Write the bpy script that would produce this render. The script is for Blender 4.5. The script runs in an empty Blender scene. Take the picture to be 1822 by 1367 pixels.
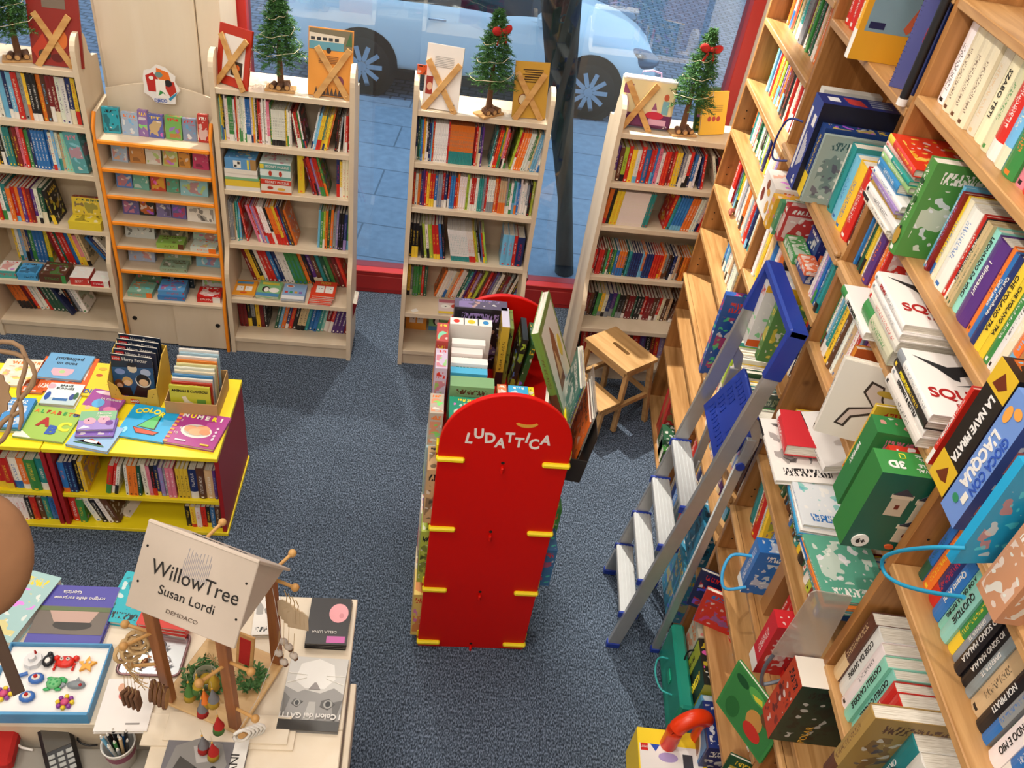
import bpy, bmesh, math, random
from mathutils import Matrix, Vector
sc = bpy.context.scene
COL = sc.collection
R = math.radians

# ---------------------------------------------------------------- camera, world, exposure
cam = bpy.data.cameras.new('camera'); camo = bpy.data.objects.new('camera', cam); COL.objects.link(camo)
cam.sensor_width = 36.0; cam.lens = 36.0 * 1490.89 / 1822.0; cam.clip_start = 0.05; cam.clip_end = 100
camo.matrix_world = Matrix.Translation((0, 0, 3.4)) @ Matrix.Rotation(R(-2.94133676), 4, 'Z') @ Matrix.Rotation(R(50.98617384), 4, 'X') @ Matrix.Rotation(R(9.77940712), 4, 'Z')
sc.camera = camo
sc.view_settings.view_transform = 'Standard'; sc.view_settings.look = 'None'; sc.view_settings.gamma = 1.0
sc.view_settings.use_curve_mapping = False; sc.view_settings.exposure = 0.0
w = bpy.data.worlds.new('world'); sc.world = w; w.use_nodes = True
wn = w.node_tree.nodes; wl = w.node_tree.links
bgn = wn['Background']; bgn.inputs[0].default_value = (0.50, 0.72, 1.0, 1); bgn.inputs[1].default_value = 1.55
TH = R(5.9108946)
WF = Matrix.Rotation(TH, 4, 'Z')          # frame of the window wall, the bookcases and the tables
def light(name, kind, loc, energy, color=(1, 1, 1), size=0.3, target=None, sizey=None, spot=None, blend=0.3):
    l = bpy.data.lights.new(name, kind); l.energy = energy; l.color = color
    if kind == 'AREA':
        l.shape = 'RECTANGLE'; l.size = size; l.size_y = sizey or size
    elif kind == 'SPOT':
        l.shadow_soft_size = size; l.spot_size = R(spot or 60); l.spot_blend = blend
    else: l.shadow_soft_size = size
    o = bpy.data.objects.new(name, l); COL.objects.link(o); o.location = loc
    d = (Vector(target) - Vector(loc)) if target else Vector((0, 0, -1))
    o.rotation_euler = d.to_track_quat('-Z', 'Y').to_euler()
    return o
WARM = (1.0, 0.92, 0.83)
for lx, ly, le in ((-2.6, 1.2, 13), (-1.0, 1.2, 12), (0.4, 0.9, 8), (-2.6, 3.2, 20), (-1.0, 3.3, 22), (0.35, 2.9, 20), (-2.4, -0.7, 26), (-0.9, -0.7, 27), (0.5, -0.7, 14)):  # the row behind the camera is added fill to brighten upright faces
    light('ceiling_and_fill_light', 'AREA', (lx, ly, 4.50), le, WARM, 0.5)
for lx, ly, tx, ty, tz, e in ((-0.75, 1.3, 1.1, 1.9, 1.9, 30), (-0.2, 0.3, 1.2, 1.1, 1.7, 12)):
    light('ceiling_spot_light', 'SPOT', (lx, ly, 4.42), e * 4, WARM, 0.03, (tx, ty, tz), spot=62, blend=0.5)
for lu, lv, tu, tv, tz, e in ((0.62, 4.93, 1.75, 3.65, 0.95, 190), (-0.7, 4.95, -0.8, 4.35, 1.2, 60), (-1.9, 4.95, -2.1, 4.3, 1.5, 45), (-0.24, 4.9, -0.26, 4.55, 0.0, 60)):
    p = WF @ Vector((lu, lv, 3.35)); q = WF @ Vector((tu, tv, tz))
    light('window_spot_light', 'SPOT', p, e * 3.0, (1.0, 0.93, 0.80), 0.02, q, spot=85 if lu < -0.5 else 52, blend=0.4)

# ---------------------------------------------------------------- materials
def lin(c):
    return tuple((x / 12.92 if x <= 0.04045 else ((x + 0.055) / 1.055) ** 2.4) for x in c)
def hexc(h): return lin(tuple(int(h[i:i + 2], 16) / 255 for i in (0, 2, 4)))
MATS = {}
def newmat(name):
    m = bpy.data.materials.new(name); m.use_nodes = True
    nt = m.node_tree; b = nt.nodes['Principled BSDF']
    MATS[name] = m
    return m, nt, b
def plain(name, col, rough=0.5, metal=0.0, spec=0.5, noise=0.0, nscale=20, **kw):
    m, nt, b = newmat(name)
    c = hexc(col) if isinstance(col, str) else col
    b.inputs['Base Color'].default_value = (*c, 1); b.inputs['Roughness'].default_value = rough
    b.inputs['Metallic'].default_value = metal; b.inputs['Specular IOR Level'].default_value = spec
    if noise:
        t = nt.nodes.new('ShaderNodeTexCoord'); n = nt.nodes.new('ShaderNodeTexNoise'); n.inputs['Scale'].default_value = nscale
        n.inputs['Detail'].default_value = 4
        mx = nt.nodes.new('ShaderNodeMix'); mx.data_type = 'RGBA'; mx.inputs[6].default_value = (*[x * (1 - noise) for x in c], 1)
        mx.inputs[7].default_value = (*[min(1, x * (1 + noise)) for x in c], 1)
        nt.links.new(t.outputs['Object'], n.inputs['Vector']); nt.links.new(n.outputs[0], mx.inputs[0]); nt.links.new(mx.outputs[2], b.inputs['Base Color'])
    for k, v in kw.items(): b.inputs[k].default_value = v
    return m
def wood(name, c1, c2, scale=(3, 3, 30), rough=0.45, knots=False, axis=2, grain=0.6):
    m, nt, b = newmat(name); N = nt.nodes; L = nt.links
    t = N.new('ShaderNodeTexCoord'); mp = N.new('ShaderNodeMapping'); mp.inputs['Scale'].default_value = scale
    L.new(t.outputs['Object'], mp.inputs['Vector'])
    n = N.new('ShaderNodeTexNoise'); n.inputs['Scale'].default_value = 1.0; n.inputs['Detail'].default_value = 5; n.inputs['Distortion'].default_value = 0.6
    L.new(mp.outputs[0], n.inputs['Vector'])
    r = N.new('ShaderNodeValToRGB'); r.color_ramp.elements[0].position = 0.5 - 0.25 * grain; r.color_ramp.elements[1].position = 0.5 + 0.25 * grain
    r.color_ramp.elements[0].color = (*hexc(c1), 1); r.color_ramp.elements[1].color = (*hexc(c2), 1)
    L.new(n.outputs[0], r.inputs[0])
    out = r.outputs[0]
    if knots:
        v = N.new('ShaderNodeTexVoronoi'); v.inputs['Scale'].default_value = 3.2
        L.new(t.outputs['Object'], v.inputs['Vector'])
        r2 = N.new('ShaderNodeValToRGB'); r2.color_ramp.elements[0].position = 0.03; r2.color_ramp.elements[1].position = 0.07
        r2.color_ramp.elements[0].color = (0.35, 0.25, 0.2, 1); r2.color_ramp.elements[1].color = (1, 1, 1, 1)
        L.new(v.outputs['Distance'], r2.inputs[0])
        mu = N.new('ShaderNodeMix'); mu.data_type = 'RGBA'; mu.blend_type = 'MULTIPLY'; mu.inputs[0].default_value = 1.0
        L.new(out, mu.inputs[6]); L.new(r2.outputs[0], mu.inputs[7]); out = mu.outputs[2]
    L.new(out, b.inputs['Base Color']); b.inputs['Roughness'].default_value = rough
    return m
birch = wood('birch', 'D6C2A6', 'E2D1B8', (6, 6, 1.2), 0.45, grain=1.0)
birch_pale = wood('birch_pale', 'E3D3BB', 'ECDFCB', (9, 9, 1.0), 0.5, grain=1.0)
pine = wood('pine', 'A27442', 'C89A64', (30, 2.0, 30), 0.4, knots=True)
pine_v = wood('pine_upright', '93602F', 'B67F48', (30, 30, 1.6), 0.4, knots=True)
beech = wood('beech', 'C9A06A', 'DDB983', (4, 25, 25), 0.45)
oakstool = wood('stool_wood', 'AC8450', 'C49C68', (3, 20, 20), 0.5)
stand_wood = wood('stand_wood', 'C28F50', 'D6A766', (4, 4, 25), 0.45)
rust_wood = wood('post_wood', '8A4F28', 'A86A3C', (25, 25, 3), 0.5)
red_lam = plain('red_laminate', 'CC0E04', 0.38, spec=0.25)
dred = plain('dark_red_laminate', 'A01A20', 0.4)
yel_lam = plain('yellow_laminate', 'F2DA1E', 0.35)
orange_edge = plain('orange_edge', 'F2901C', 0.4)
white_wall = plain('white_wall', 'EDE8DF', 0.8, noise=0.03)
ceil_m = plain('ceiling_white', 'F2EEE6', 0.85, noise=0.02)
black_m = plain('black_plastic', '15151A', 0.35)
dark_m = plain('dark_hole', '120C08', 0.8)
alu = plain('aluminium', 'C0BFBD', 0.32, metal=0.7, noise=0.08, nscale=30)
alu_w = plain('tread_aluminium', 'B8BABC', 0.45, metal=0.5, noise=0.05, nscale=40)
blue_pl = plain('blue_plastic', '1C3694', 0.4)
sign_cream = plain('sign_cream', 'CFC0B2', 0.6, noise=0.04)
ink = plain('ink', '1E1A18', 0.6)
ink_red = plain('ink_red', 'A81E1E', 0.5)
ink_white = plain('ink_white', 'E6E2DE', 0.5)
ink_gold = plain('ink_gold', 'D9A23C', 0.5)
ink_yellow = plain('ink_yellow', 'F0DC30', 0.5)
ink_blue = plain('ink_blue', '2C54B0', 0.5)
ink_green = plain('ink_green', '2E9A50', 0.5)
ink_orange = plain('ink_orange', 'E87828', 0.5)
frame_red = plain('frame_red', 'C42E28', 0.4)
rope_m = plain('raffia', 'C9A878', 0.8, noise=0.25, nscale=120)
bark_m = plain('bark', '6E4B34', 0.9, noise=0.4, nscale=60)
bark_end = plain('bark_end', 'C89A62', 0.8, noise=0.2, nscale=90)
sack = plain('kraft', '8C6F52', 0.8, noise=0.15, nscale=25)
kraft_dark = plain('kraft_dark', '3E2A1C', 0.8, noise=0.15, nscale=25)
card_m = plain('cardboard', 'C09A66', 0.7, noise=0.06, nscale=40)
felt_red = plain('felt_red', 'B3201C', 0.9, noise=0.1, nscale=80)
felt_gray = plain('felt_gray', '77777C', 0.9, noise=0.1, nscale=80)
felt_green = plain('felt_green', '4E7A38', 0.9, noise=0.1, nscale=80)
felt_mustard = plain('felt_mustard', 'B8962A', 0.9, noise=0.1, nscale=80)
skinm = plain('doll_face', 'D8A888', 0.7)
garland_m = plain('garland', 'D8CBA8', 0.5)
leaf_m = plain('fir_needles', '3A6A30', 0.7, noise=0.45, nscale=35)
leaf2_m = plain('leaf_green', '4F7A44', 0.6, noise=0.35, nscale=60)
tireM = plain('tyre', '101114', 0.8)
carp = plain('car_paint', 'D8E4EA', 0.22, spec=0.7)
carg = plain('car_glass', '1A2530', 0.08)
carlamp = plain('headlamp_glass', '7C8EA0', 0.1, metal=0.6)
chrome = plain('chrome', 'D8DCE0', 0.12, metal=1.0)
gray_metal = plain('gray_wire', '7C828C', 0.4, metal=0.6)
steel = plain('tray_steel', 'C8CCD0', 0.25, metal=0.8)
cup_m = plain('cup_white', 'E6E2DC', 0.4)
clay_m = plain('tray_foam', 'EDEBE8', 0.7)
lampm, nt_, b_ = newmat('lamp_diffuser'); b_.inputs['Emission Color'].default_value = (1, .93, .82, 1); b_.inputs['Emission Strength'].default_value = 2.0

# clear glass: see-through with a real surface reflection
glass, nt, b = newmat('window_glass'); N = nt.nodes; L = nt.links; N.remove(b)
tr = N.new('ShaderNodeBsdfTransparent'); tr.inputs[0].default_value = (0.93, 0.97, 0.98, 1)
gl = N.new('ShaderNodeBsdfGlossy'); gl.inputs['Roughness'].default_value = 0.0
fr = N.new('ShaderNodeFresnel'); fr.inputs[0].default_value = 1.5
mu = N.new('ShaderNodeMath'); mu.operation = 'MULTIPLY'; mu.inputs[1].default_value = 1.6; mu.use_clamp = True
mx = N.new('ShaderNodeMixShader'); L.new(fr.outputs[0], mu.inputs[0]); L.new(mu.outputs[0], mx.inputs[0]); L.new(tr.outputs[0], mx.inputs[1]); L.new(gl.outputs[0], mx.inputs[2])
L.new(mx.outputs[0], N['Material Output'].inputs[0])
# clear plastic
plastic, nt, b = newmat('clear_plastic'); N = nt.nodes; L = nt.links
b.inputs['Base Color'].default_value = (*hexc('B8ACA0'), 1); b.inputs['Roughness'].default_value = 0.15; b.inputs['Alpha'].default_value = 0.55

# carpet
carpet, nt, b = newmat('carpet'); N = nt.nodes; L = nt.links
t = N.new('ShaderNodeTexCoord'); mp = N.new('ShaderNodeMapping'); mp.inputs['Scale'].default_value = (1.0, 0.45, 1); L.new(t.outputs['Object'], mp.inputs['Vector'])
n = N.new('ShaderNodeTexNoise'); n.inputs['Scale'].default_value = 190; n.inputs['Detail'].default_value = 2; L.new(mp.outputs[0], n.inputs['Vector'])
r = N.new('ShaderNodeValToRGB'); e = r.color_ramp.elements; e[0].position = 0.36; e[1].position = 0.66
e[0].color = (*hexc('28303B'), 1); e[1].color = (*hexc('76849A'), 1); e2 = r.color_ramp.elements.new(0.5); e2.color = (*hexc('4A5666'), 1)
L.new(n.outputs[0], r.inputs[0])
n2 = N.new('ShaderNodeTexNoise'); n2.inputs['Scale'].default_value = 2.2; n2.inputs['Detail'].default_value = 3; L.new(t.outputs['Object'], n2.inputs['Vector'])
mm = N.new('ShaderNodeMapRange'); mm.inputs[3].default_value = 0.88; mm.inputs[4].default_value = 1.12; L.new(n2.outputs[0], mm.inputs[0])
br = N.new('ShaderNodeTexBrick'); br.offset = 0; br.inputs['Scale'].default_value = 1.0; br.inputs['Brick Width'].default_value = 0.6; br.inputs['Row Height'].default_value = 0.6
br.inputs['Mortar Size'].default_value = 0.002; br.inputs['Mortar Smooth'].default_value = 0.3; br.inputs['Color1'].default_value = (1, 1, 1, 1); br.inputs['Color2'].default_value = (.97, .97, .97, 1); br.inputs['Mortar'].default_value = (.62, .62, .62, 1)
mpb = N.new('ShaderNodeMapping'); mpb.inputs['Location'].default_value = (0.13, 0.2, 0); L.new(t.outputs['Object'], mpb.inputs['Vector']); L.new(mpb.outputs[0], br.inputs['Vector'])
m1 = N.new('ShaderNodeMix'); m1.data_type = 'RGBA'; m1.blend_type = 'MULTIPLY'; m1.inputs[0].default_value = 1; L.new(r.outputs[0], m1.inputs[6]); L.new(br.outputs[0], m1.inputs[7])
m2 = N.new('ShaderNodeVectorMath'); m2.operation = 'SCALE'; L.new(m1.outputs[2], m2.inputs[0]); L.new(mm.outputs[0], m2.inputs['Scale'])
L.new(m2.outputs[0], b.inputs['Base Color']); b.inputs['Roughness'].default_value = 0.95; b.inputs['Specular IOR Level'].default_value = 0.1
bp = N.new('ShaderNodeBump'); bp.inputs['Strength'].default_value = 0.4; bp.inputs['Distance'].default_value = 0.004; L.new(n.outputs[0], bp.inputs['Height']); L.new(bp.outputs[0], b.inputs['Normal'])

def stonemat(name, c1, c2, mortar, bw, bh, msize, offset=0.5, rough=0.6):
    m, nt, b = newmat(name); N = nt.nodes; L = nt.links
    t = N.new('ShaderNodeTexCoord'); br = N.new('ShaderNodeTexBrick'); br.offset = offset
    br.inputs['Scale'].default_value = 1; br.inputs['Brick Width'].default_value = bw; br.inputs['Row Height'].default_value = bh; br.inputs['Mortar Size'].default_value = msize
    br.inputs['Color1'].default_value = (*hexc(c1), 1); br.inputs['Color2'].default_value = (*hexc(c2), 1); br.inputs['Mortar'].default_value = (*hexc(mortar), 1)
    n = N.new('ShaderNodeTexNoise'); n.inputs['Scale'].default_value = 14; n.inputs['Detail'].default_value = 6
    mr = N.new('ShaderNodeMapRange'); mr.inputs[3].default_value = 0.7; mr.inputs[4].default_value = 1.3
    vm = N.new('ShaderNodeVectorMath'); vm.operation = 'SCALE'
    L.new(t.outputs['Object'], br.inputs['Vector']); L.new(t.outputs['Object'], n.inputs['Vector']); L.new(n.outputs[0], mr.inputs[0])
    L.new(br.outputs[0], vm.inputs[0]); L.new(mr.outputs[0], vm.inputs['Scale']); L.new(vm.outputs[0], b.inputs['Base Color']); b.inputs['Roughness'].default_value = rough
    return m
slabs = stonemat('pavement_slabs', '8C9CAC', '94A2B0', '66727E', 1.1, 0.5, 0.008)
cobbles = stonemat('cobbles', '7A8494', '646E80', '3C4450', 0.16, 0.1, 0.012)

# printed covers: every face carries its own base and accent colour, seed (base.a) and print type (accent.a)
cover, nt, b = newmat('printed_cover'); N = nt.nodes; L = nt.links
def math_(op, a=None, b_=None, clamp=False):
    n = N.new('ShaderNodeMath'); n.operation = op; n.use_clamp = clamp
    for i, v in enumerate((a, b_)):
        if v is None: continue
        if isinstance(v, (int, float)): n.inputs[i].default_value = v
        else: L.new(v, n.inputs[i])
    return n.outputs[0]
def mixc(f, a, b_):
    n = N.new('ShaderNodeMix'); n.data_type = 'RGBA'
    L.new(f, n.inputs[0])
    for i, v in ((6, a), (7, b_)):
        if isinstance(v, tuple): n.inputs[i].default_value = v
        else: L.new(v, n.inputs[i])
    return n.outputs[2]
ab = N.new('ShaderNodeAttribute'); ab.attribute_name = 'base'; aa = N.new('ShaderNodeAttribute'); aa.attribute_name = 'acc'
uvn = N.new('ShaderNodeUVMap'); uvn.uv_map = 'UVMap'; sx = N.new('ShaderNodeSeparateXYZ'); L.new(uvn.outputs[0], sx.inputs[0])
U, V = sx.outputs[0], sx.outputs[1]; seed = ab.outputs['Alpha']; kind = aa.outputs['Alpha']
ms = N.new('ShaderNodeUVMap'); ms.uv_map = 'Metric'; smx = N.new('ShaderNodeSeparateXYZ'); L.new(ms.outputs[0], smx.inputs[0])
MU, MV = smx.outputs[0], smx.outputs[1]
cx = N.new('ShaderNodeCombineXYZ'); L.new(math_('ADD', math_('MULTIPLY', MU, 110.0), math_('MULTIPLY', seed, 61.0)), cx.inputs[0]); L.new(math_('MULTIPLY', MV, 260.0), cx.inputs[1])
gn = N.new('ShaderNodeTexNoise'); gn.inputs['Scale'].default_value = 1.0; gn.inputs['Detail'].default_value = 1; L.new(cx.outputs[0], gn.inputs['Vector'])
glyph = math_('MULTIPLY', math_('GREATER_THAN', gn.outputs[0], 0.53), 0.8)
band_u = math_('MULTIPLY', math_('GREATER_THAN', U, 0.32), math_('LESS_THAN', U, 0.68))
lo = math_('ADD', math_('MULTIPLY', math_('FRACT', math_('MULTIPLY', seed, 7.0)), 0.3), 0.15)
hi = math_('SUBTRACT', 0.93, math_('MULTIPLY', math_('FRACT', math_('MULTIPLY', seed, 13.0)), 0.25))
band_v = math_('MULTIPLY', math_('GREATER_THAN', V, lo), math_('LESS_THAN', V, hi))
logo = math_('MULTIPLY', math_('GREATER_THAN', V, 0.03), math_('LESS_THAN', V, 0.075))
textm = math_('MULTIPLY', glyph, math_('MULTIPLY', band_u, band_v))
text_or_logo = math_('MAXIMUM', textm, math_('MULTIPLY', logo, band_u))
isspine = math_('MULTIPLY', math_('GREATER_THAN', kind, 0.3), math_('LESS_THAN', kind, 0.7))
isart = math_('GREATER_THAN', kind, 0.7)
bandacc = math_('MULTIPLY', math_('GREATER_THAN', math_('FRACT', math_('MULTIPLY', seed, 5.0)), 0.62), math_('LESS_THAN', V, math_('ADD', 0.12, math_('MULTIPLY', seed, 0.22))))
spine0 = mixc(bandacc, ab.outputs['Color'], aa.outputs['Color'])
hs = N.new('ShaderNodeHueSaturation'); hs.inputs['Saturation'].default_value = 0.9; L.new(aa.outputs['Color'], hs.inputs['Color'])
L.new(math_('FRACT', math_('ADD', math_('MULTIPLY', seed, 3.0), 0.35)), hs.inputs['Hue'])
spine1 = mixc(text_or_logo, spine0, aa.outputs['Color'])
# art
cx2 = N.new('ShaderNodeCombineXYZ'); L.new(math_('ADD', math_('MULTIPLY', MU, 13.0), math_('MULTIPLY', seed, 37.0)), cx2.inputs[0]); L.new(math_('MULTIPLY', MV, 13.0), cx2.inputs[1])
an = N.new('ShaderNodeTexNoise'); an.inputs['Scale'].default_value = 1.0; an.inputs['Detail'].default_value = 2; L.new(cx2.outputs[0], an.inputs['Vector'])
an2 = N.new('ShaderNodeTexNoise'); an2.inputs['Scale'].default_value = 2.1; an2.inputs['Detail'].default_value = 1; L.new(cx2.outputs[0], an2.inputs['Vector'])
inm = math_('MULTIPLY', math_('GREATER_THAN', V, 0.08), math_('MULTIPLY', math_('LESS_THAN', V, 0.74), math_('MULTIPLY', math_('GREATER_THAN', U, 0.08), math_('LESS_THAN', U, 0.92))))
a1 = mixc(math_('MULTIPLY', math_('MULTIPLY', inm, 0.55), math_('GREATER_THAN', an.outputs[0], 0.55)), ab.outputs['Color'], aa.outputs['Color'])
a2 = mixc(math_('MULTIPLY', math_('MULTIPLY', inm, 0.7), math_('GREATER_THAN', an2.outputs[0], 0.62)), a1, hs.outputs[0])
a3 = mixc(math_('MULTIPLY', math_('MULTIPLY', inm, 0.6), math_('LESS_THAN', an2.outputs[0], 0.36)), a2, (0.85, 0.82, 0.76, 1))
tb = math_('MULTIPLY', math_('MULTIPLY', math_('GREATER_THAN', V, 0.80), math_('LESS_THAN', V, 0.92)), math_('MULTIPLY', math_('GREATER_THAN', U, 0.15), math_('LESS_THAN', U, 0.85)))
cx3 = N.new('ShaderNodeCombineXYZ'); L.new(math_('MULTIPLY', MU, 150.0), cx3.inputs[0]); L.new(math_('ADD', math_('MULTIPLY', MV, 50.0), math_('MULTIPLY', seed, 61.0)), cx3.inputs[1])
gn3 = N.new('ShaderNodeTexNoise'); gn3.inputs['Scale'].default_value = 1.0; gn3.inputs['Detail'].default_value = 1; L.new(cx3.outputs[0], gn3.inputs['Vector'])
a4 = mixc(math_('MULTIPLY', tb, math_('GREATER_THAN', gn3.outputs[0], 0.5)), a3, aa.outputs['Color'])
o1 = mixc(isspine, ab.outputs['Color'], spine1); o2 = mixc(isart, o1, a4)
L.new(o2, b.inputs['Base Color']); b.inputs['Roughness'].default_value = 0.34; b.inputs['Specular IOR Level'].default_value = 0.45

pages, nt, b = newmat('pages'); N = nt.nodes; L = nt.links
t = N.new('ShaderNodeUVMap'); t.uv_map = 'Metric'; mp = N.new('ShaderNodeMapping'); mp.inputs['Scale'].default_value = (900, 900, 1); L.new(t.outputs[0], mp.inputs['Vector'])
n = N.new('ShaderNodeTexNoise'); n.inputs['Scale'].default_value = 1; n.inputs['Detail'].default_value = 1; L.new(mp.outputs[0], n.inputs['Vector'])
r = N.new('ShaderNodeValToRGB'); r.color_ramp.elements[0].position = .35; r.color_ramp.elements[1].position = .6
r.color_ramp.elements[0].color = (*hexc('C2B8A6'), 1); r.color_ramp.elements[1].color = (*hexc('EEE8DC'), 1)
L.new(n.outputs[0], r.inputs[0]); L.new(r.outputs[0], b.inputs['Base Color']); b.inputs['Roughness'].default_value = 0.85

# ---------------------------------------------------------------- mesh helper
I4 = Matrix.Identity(4)
def T(x=0, y=0, z=0): return Matrix.Translation((x, y, z))
def RZ(a): return Matrix.Rotation(R(a), 4, 'Z')
def RX(a): return Matrix.Rotation(R(a), 4, 'X')
def RY(a): return Matrix.Rotation(R(a), 4, 'Y')
def frame(o, x, y):
    x = Vector(x).normalized(); y = Vector(y).normalized(); z = x.cross(y)
    m = Matrix((x, y, z)).transposed().to_4x4(); m.translation = Vector(o); return m
class MB:
    def __init__(s): s.v = []; s.f = []; s.m = []; s.a = []; s.b = []; s.uv = []; s.mt = []; s.mats = []; s.sm = []
    def mi(s, mat):
        if mat not in s.mats: s.mats.append(mat)
        return s.mats.index(mat)
    def face(s, M, pts, mat, base=(.5, .5, .5, 0), acc=(.5, .5, .5, 0), uv=None, met=None, smooth=False):
        i = len(s.v); s.v += [tuple(M @ Vector(p)) for p in pts]; s.f.append(tuple(range(i, i + len(pts)))); s.m.append(s.mi(mat))
        s.a.append(base); s.b.append(acc); s.sm.append(smooth)
        if uv is None: uv = [(0, 0)] * len(pts)
        s.uv += uv; s.mt += (met or uv)
    def poly(s, M, verts, faces, mat, smooth=False, **k):
        i = len(s.v); s.v += [tuple(M @ Vector(p)) for p in verts]
        for f in faces:
            s.f.append(tuple(i + j for j in f)); s.m.append(s.mi(mat)); s.a.append(k.get('base', (.5, .5, .5, 0))); s.b.append(k.get('acc', (.5, .5, .5, 0)))
            s.uv += [(0, 0)] * len(f); s.mt += [(verts[j][0], verts[j][1] + verts[j][2]) for j in f]; s.sm.append(smooth)
    def box(s, M, x0, x1, y0, y1, z0, z1, mat, bev=0.0, **k):
        if bev <= 0:
            vs = [(x, y, z) for z in (z0, z1) for y in (y0, y1) for x in (x0, x1)]
            fs = [(0, 2, 3, 1), (4, 5, 7, 6), (0, 1, 5, 4), (2, 6, 7, 3), (0, 4, 6, 2), (1, 3, 7, 5)]
        else:
            e = min(bev, (x1 - x0) / 2.01, (y1 - y0) / 2.01, (z1 - z0) / 2.01); vs = []; idx = {}
            for ix, X in enumerate((x0, x1)):
                for iy, Y in enumerate((y0, y1)):
                    for iz, Z in enumerate((z0, z1)):
                        sx_, sy_, sz_ = (1, -1)[ix], (1, -1)[iy], (1, -1)[iz]
                        for ax in range(3):
                            p = [X, Y, Z]; d = (sx_, sy_, sz_)
                            for q in range(3):
                                if q != ax: p[q] += d[q] * e
                            idx[(ix, iy, iz, ax)] = len(vs); vs.append(tuple(p))
            fs = []
            g = lambda a, ax: idx[(*a, ax)]
            for ax in range(3):
                o = [q for q in range(3) if q != ax]
                for sd in (0, 1):
                    def c(p, q):
                        a = [0, 0, 0]; a[ax] = sd; a[o[0]] = p; a[o[1]] = q; return tuple(a)
                    fs.append(tuple(g(c(p, q), ax) for p, q in ((0, 0), (1, 0), (1, 1), (0, 1))))
                for p in (0, 1):
                    for q in (0, 1):
                        def c2(t_):
                            a = [0, 0, 0]; a[ax] = t_; a[o[0]] = p; a[o[1]] = q; return tuple(a)
                        fs.append((g(c2(0), o[0]), g(c2(1), o[0]), g(c2(1), o[1]), g(c2(0), o[1])))
            for a in [(i, j, l) for i in (0, 1) for j in (0, 1) for l in (0, 1)]: fs.append((g(a, 0), g(a, 1), g(a, 2)))
        s.poly(M, vs, fs, mat, **k)
    def prism(s, M, pts, z0, z1, mat, smooth=False, **k):       # outline in local XY, extruded along Z
        n = len(pts); vs = [(x, y, z0) for x, y in pts] + [(x, y, z1) for x, y in pts]
        fs = [tuple(range(n - 1, -1, -1)), tuple(range(n, 2 * n))] + [(i, (i + 1) % n, n + (i + 1) % n, n + i) for i in range(n)]
        s.poly(M, vs, fs, mat, smooth, **k)
    def cyl(s, M, r0, r1, z0, z1, mat, n=14, smooth=True, **k):
        vs = [(r0 * math.cos(2 * math.pi * i / n), r0 * math.sin(2 * math.pi * i / n), z0) for i in range(n)] + [(r1 * math.cos(2 * math.pi * i / n), r1 * math.sin(2 * math.pi * i / n), z1) for i in range(n)]
        s.poly(M, vs, [(i, (i + 1) % n, n + (i + 1) % n, n + i) for i in range(n)], mat, smooth, **k)
        s.poly(M, vs, [tuple(range(n - 1, -1, -1)), tuple(range(n, 2 * n))], mat, False, **k)
    def rod(s, a, b, r, mat, n=8, r2=None):
        a = Vector(a); b = Vector(b); d = b - a
        M = Matrix.Translation(a) @ d.to_track_quat('Z', 'Y').to_matrix().to_4x4()
        s.cyl(M, r, r2 if r2 is not None else r, 0, d.length, mat, n)
    def tube(s, pts, r, mat, n=8, closed=False):
        pts = [Vector(p) for p in pts]; m = len(pts); vs = []; up = Vector((0, 0, 1))
        for i, p in enumerate(pts):
            d = (pts[(i + 1) % m] - pts[i - 1]) if closed else (pts[min(i + 1, m - 1)] - pts[max(i - 1, 0)])
            d = d.normalized() if d.length > 1e-9 else Vector((0, 0, 1))
            u = d.cross(up if abs(d.z) < 0.95 else Vector((1, 0, 0))).normalized(); w_ = d.cross(u)
            rr = r[i] if isinstance(r, (list, tuple)) else r
            vs += [tuple(p + rr * (math.cos(2 * math.pi * k / n) * u + math.sin(2 * math.pi * k / n) * w_)) for k in range(n)]
        fs = []
        for i in range(m if closed else m - 1):
            for k in range(n):
                a, b = i * n, ((i + 1) % m) * n; fs.append((a + k, a + (k + 1) % n, b + (k + 1) % n, b + k))
        s.poly(I4, vs, fs, mat, True)
        if not closed: s.poly(I4, vs, [tuple(range(n - 1, -1, -1)), tuple(range((m - 1) * n, m * n))], mat)
    def ball(s, M, r, mat, n=10, sc_=(1, 1, 1)):
        vs = [(0, 0, -r * sc_[2])]; h = n // 2
        for j in range(1, h):
            t_ = -math.pi / 2 + math.pi * j / h
            vs += [(r * sc_[0] * math.cos(t_) * math.cos(2 * math.pi * i / n), r * sc_[1] * math.cos(t_) * math.sin(2 * math.pi * i / n), r * sc_[2] * math.sin(t_)) for i in range(n)]
        vs.append((0, 0, r * sc_[2])); fs = []
        for i in range(n):
            fs.append((0, 1 + (i + 1) % n, 1 + i)); fs.append((len(vs) - 1, len(vs) - 1 - n + i, len(vs) - 1 - n + (i + 1) % n))
            for j in range(h - 2): a = 1 + j * n; fs.append((a + i, a + (i + 1) % n, a + n + (i + 1) % n, a + n + i))
        s.poly(M, vs, fs, mat, True)
    def lathe(s, M, prof, mat, n=20):
        vs = [(r_ * math.cos(2 * math.pi * i / n), r_ * math.sin(2 * math.pi * i / n), z) for r_, z in prof for i in range(n)]; fs = []
        for j in range(len(prof) - 1):
            for i in range(n): fs.append((j * n + i, j * n + (i + 1) % n, (j + 1) * n + (i + 1) % n, (j + 1) * n + i))
        s.poly(M, vs, fs, mat, True)
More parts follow.
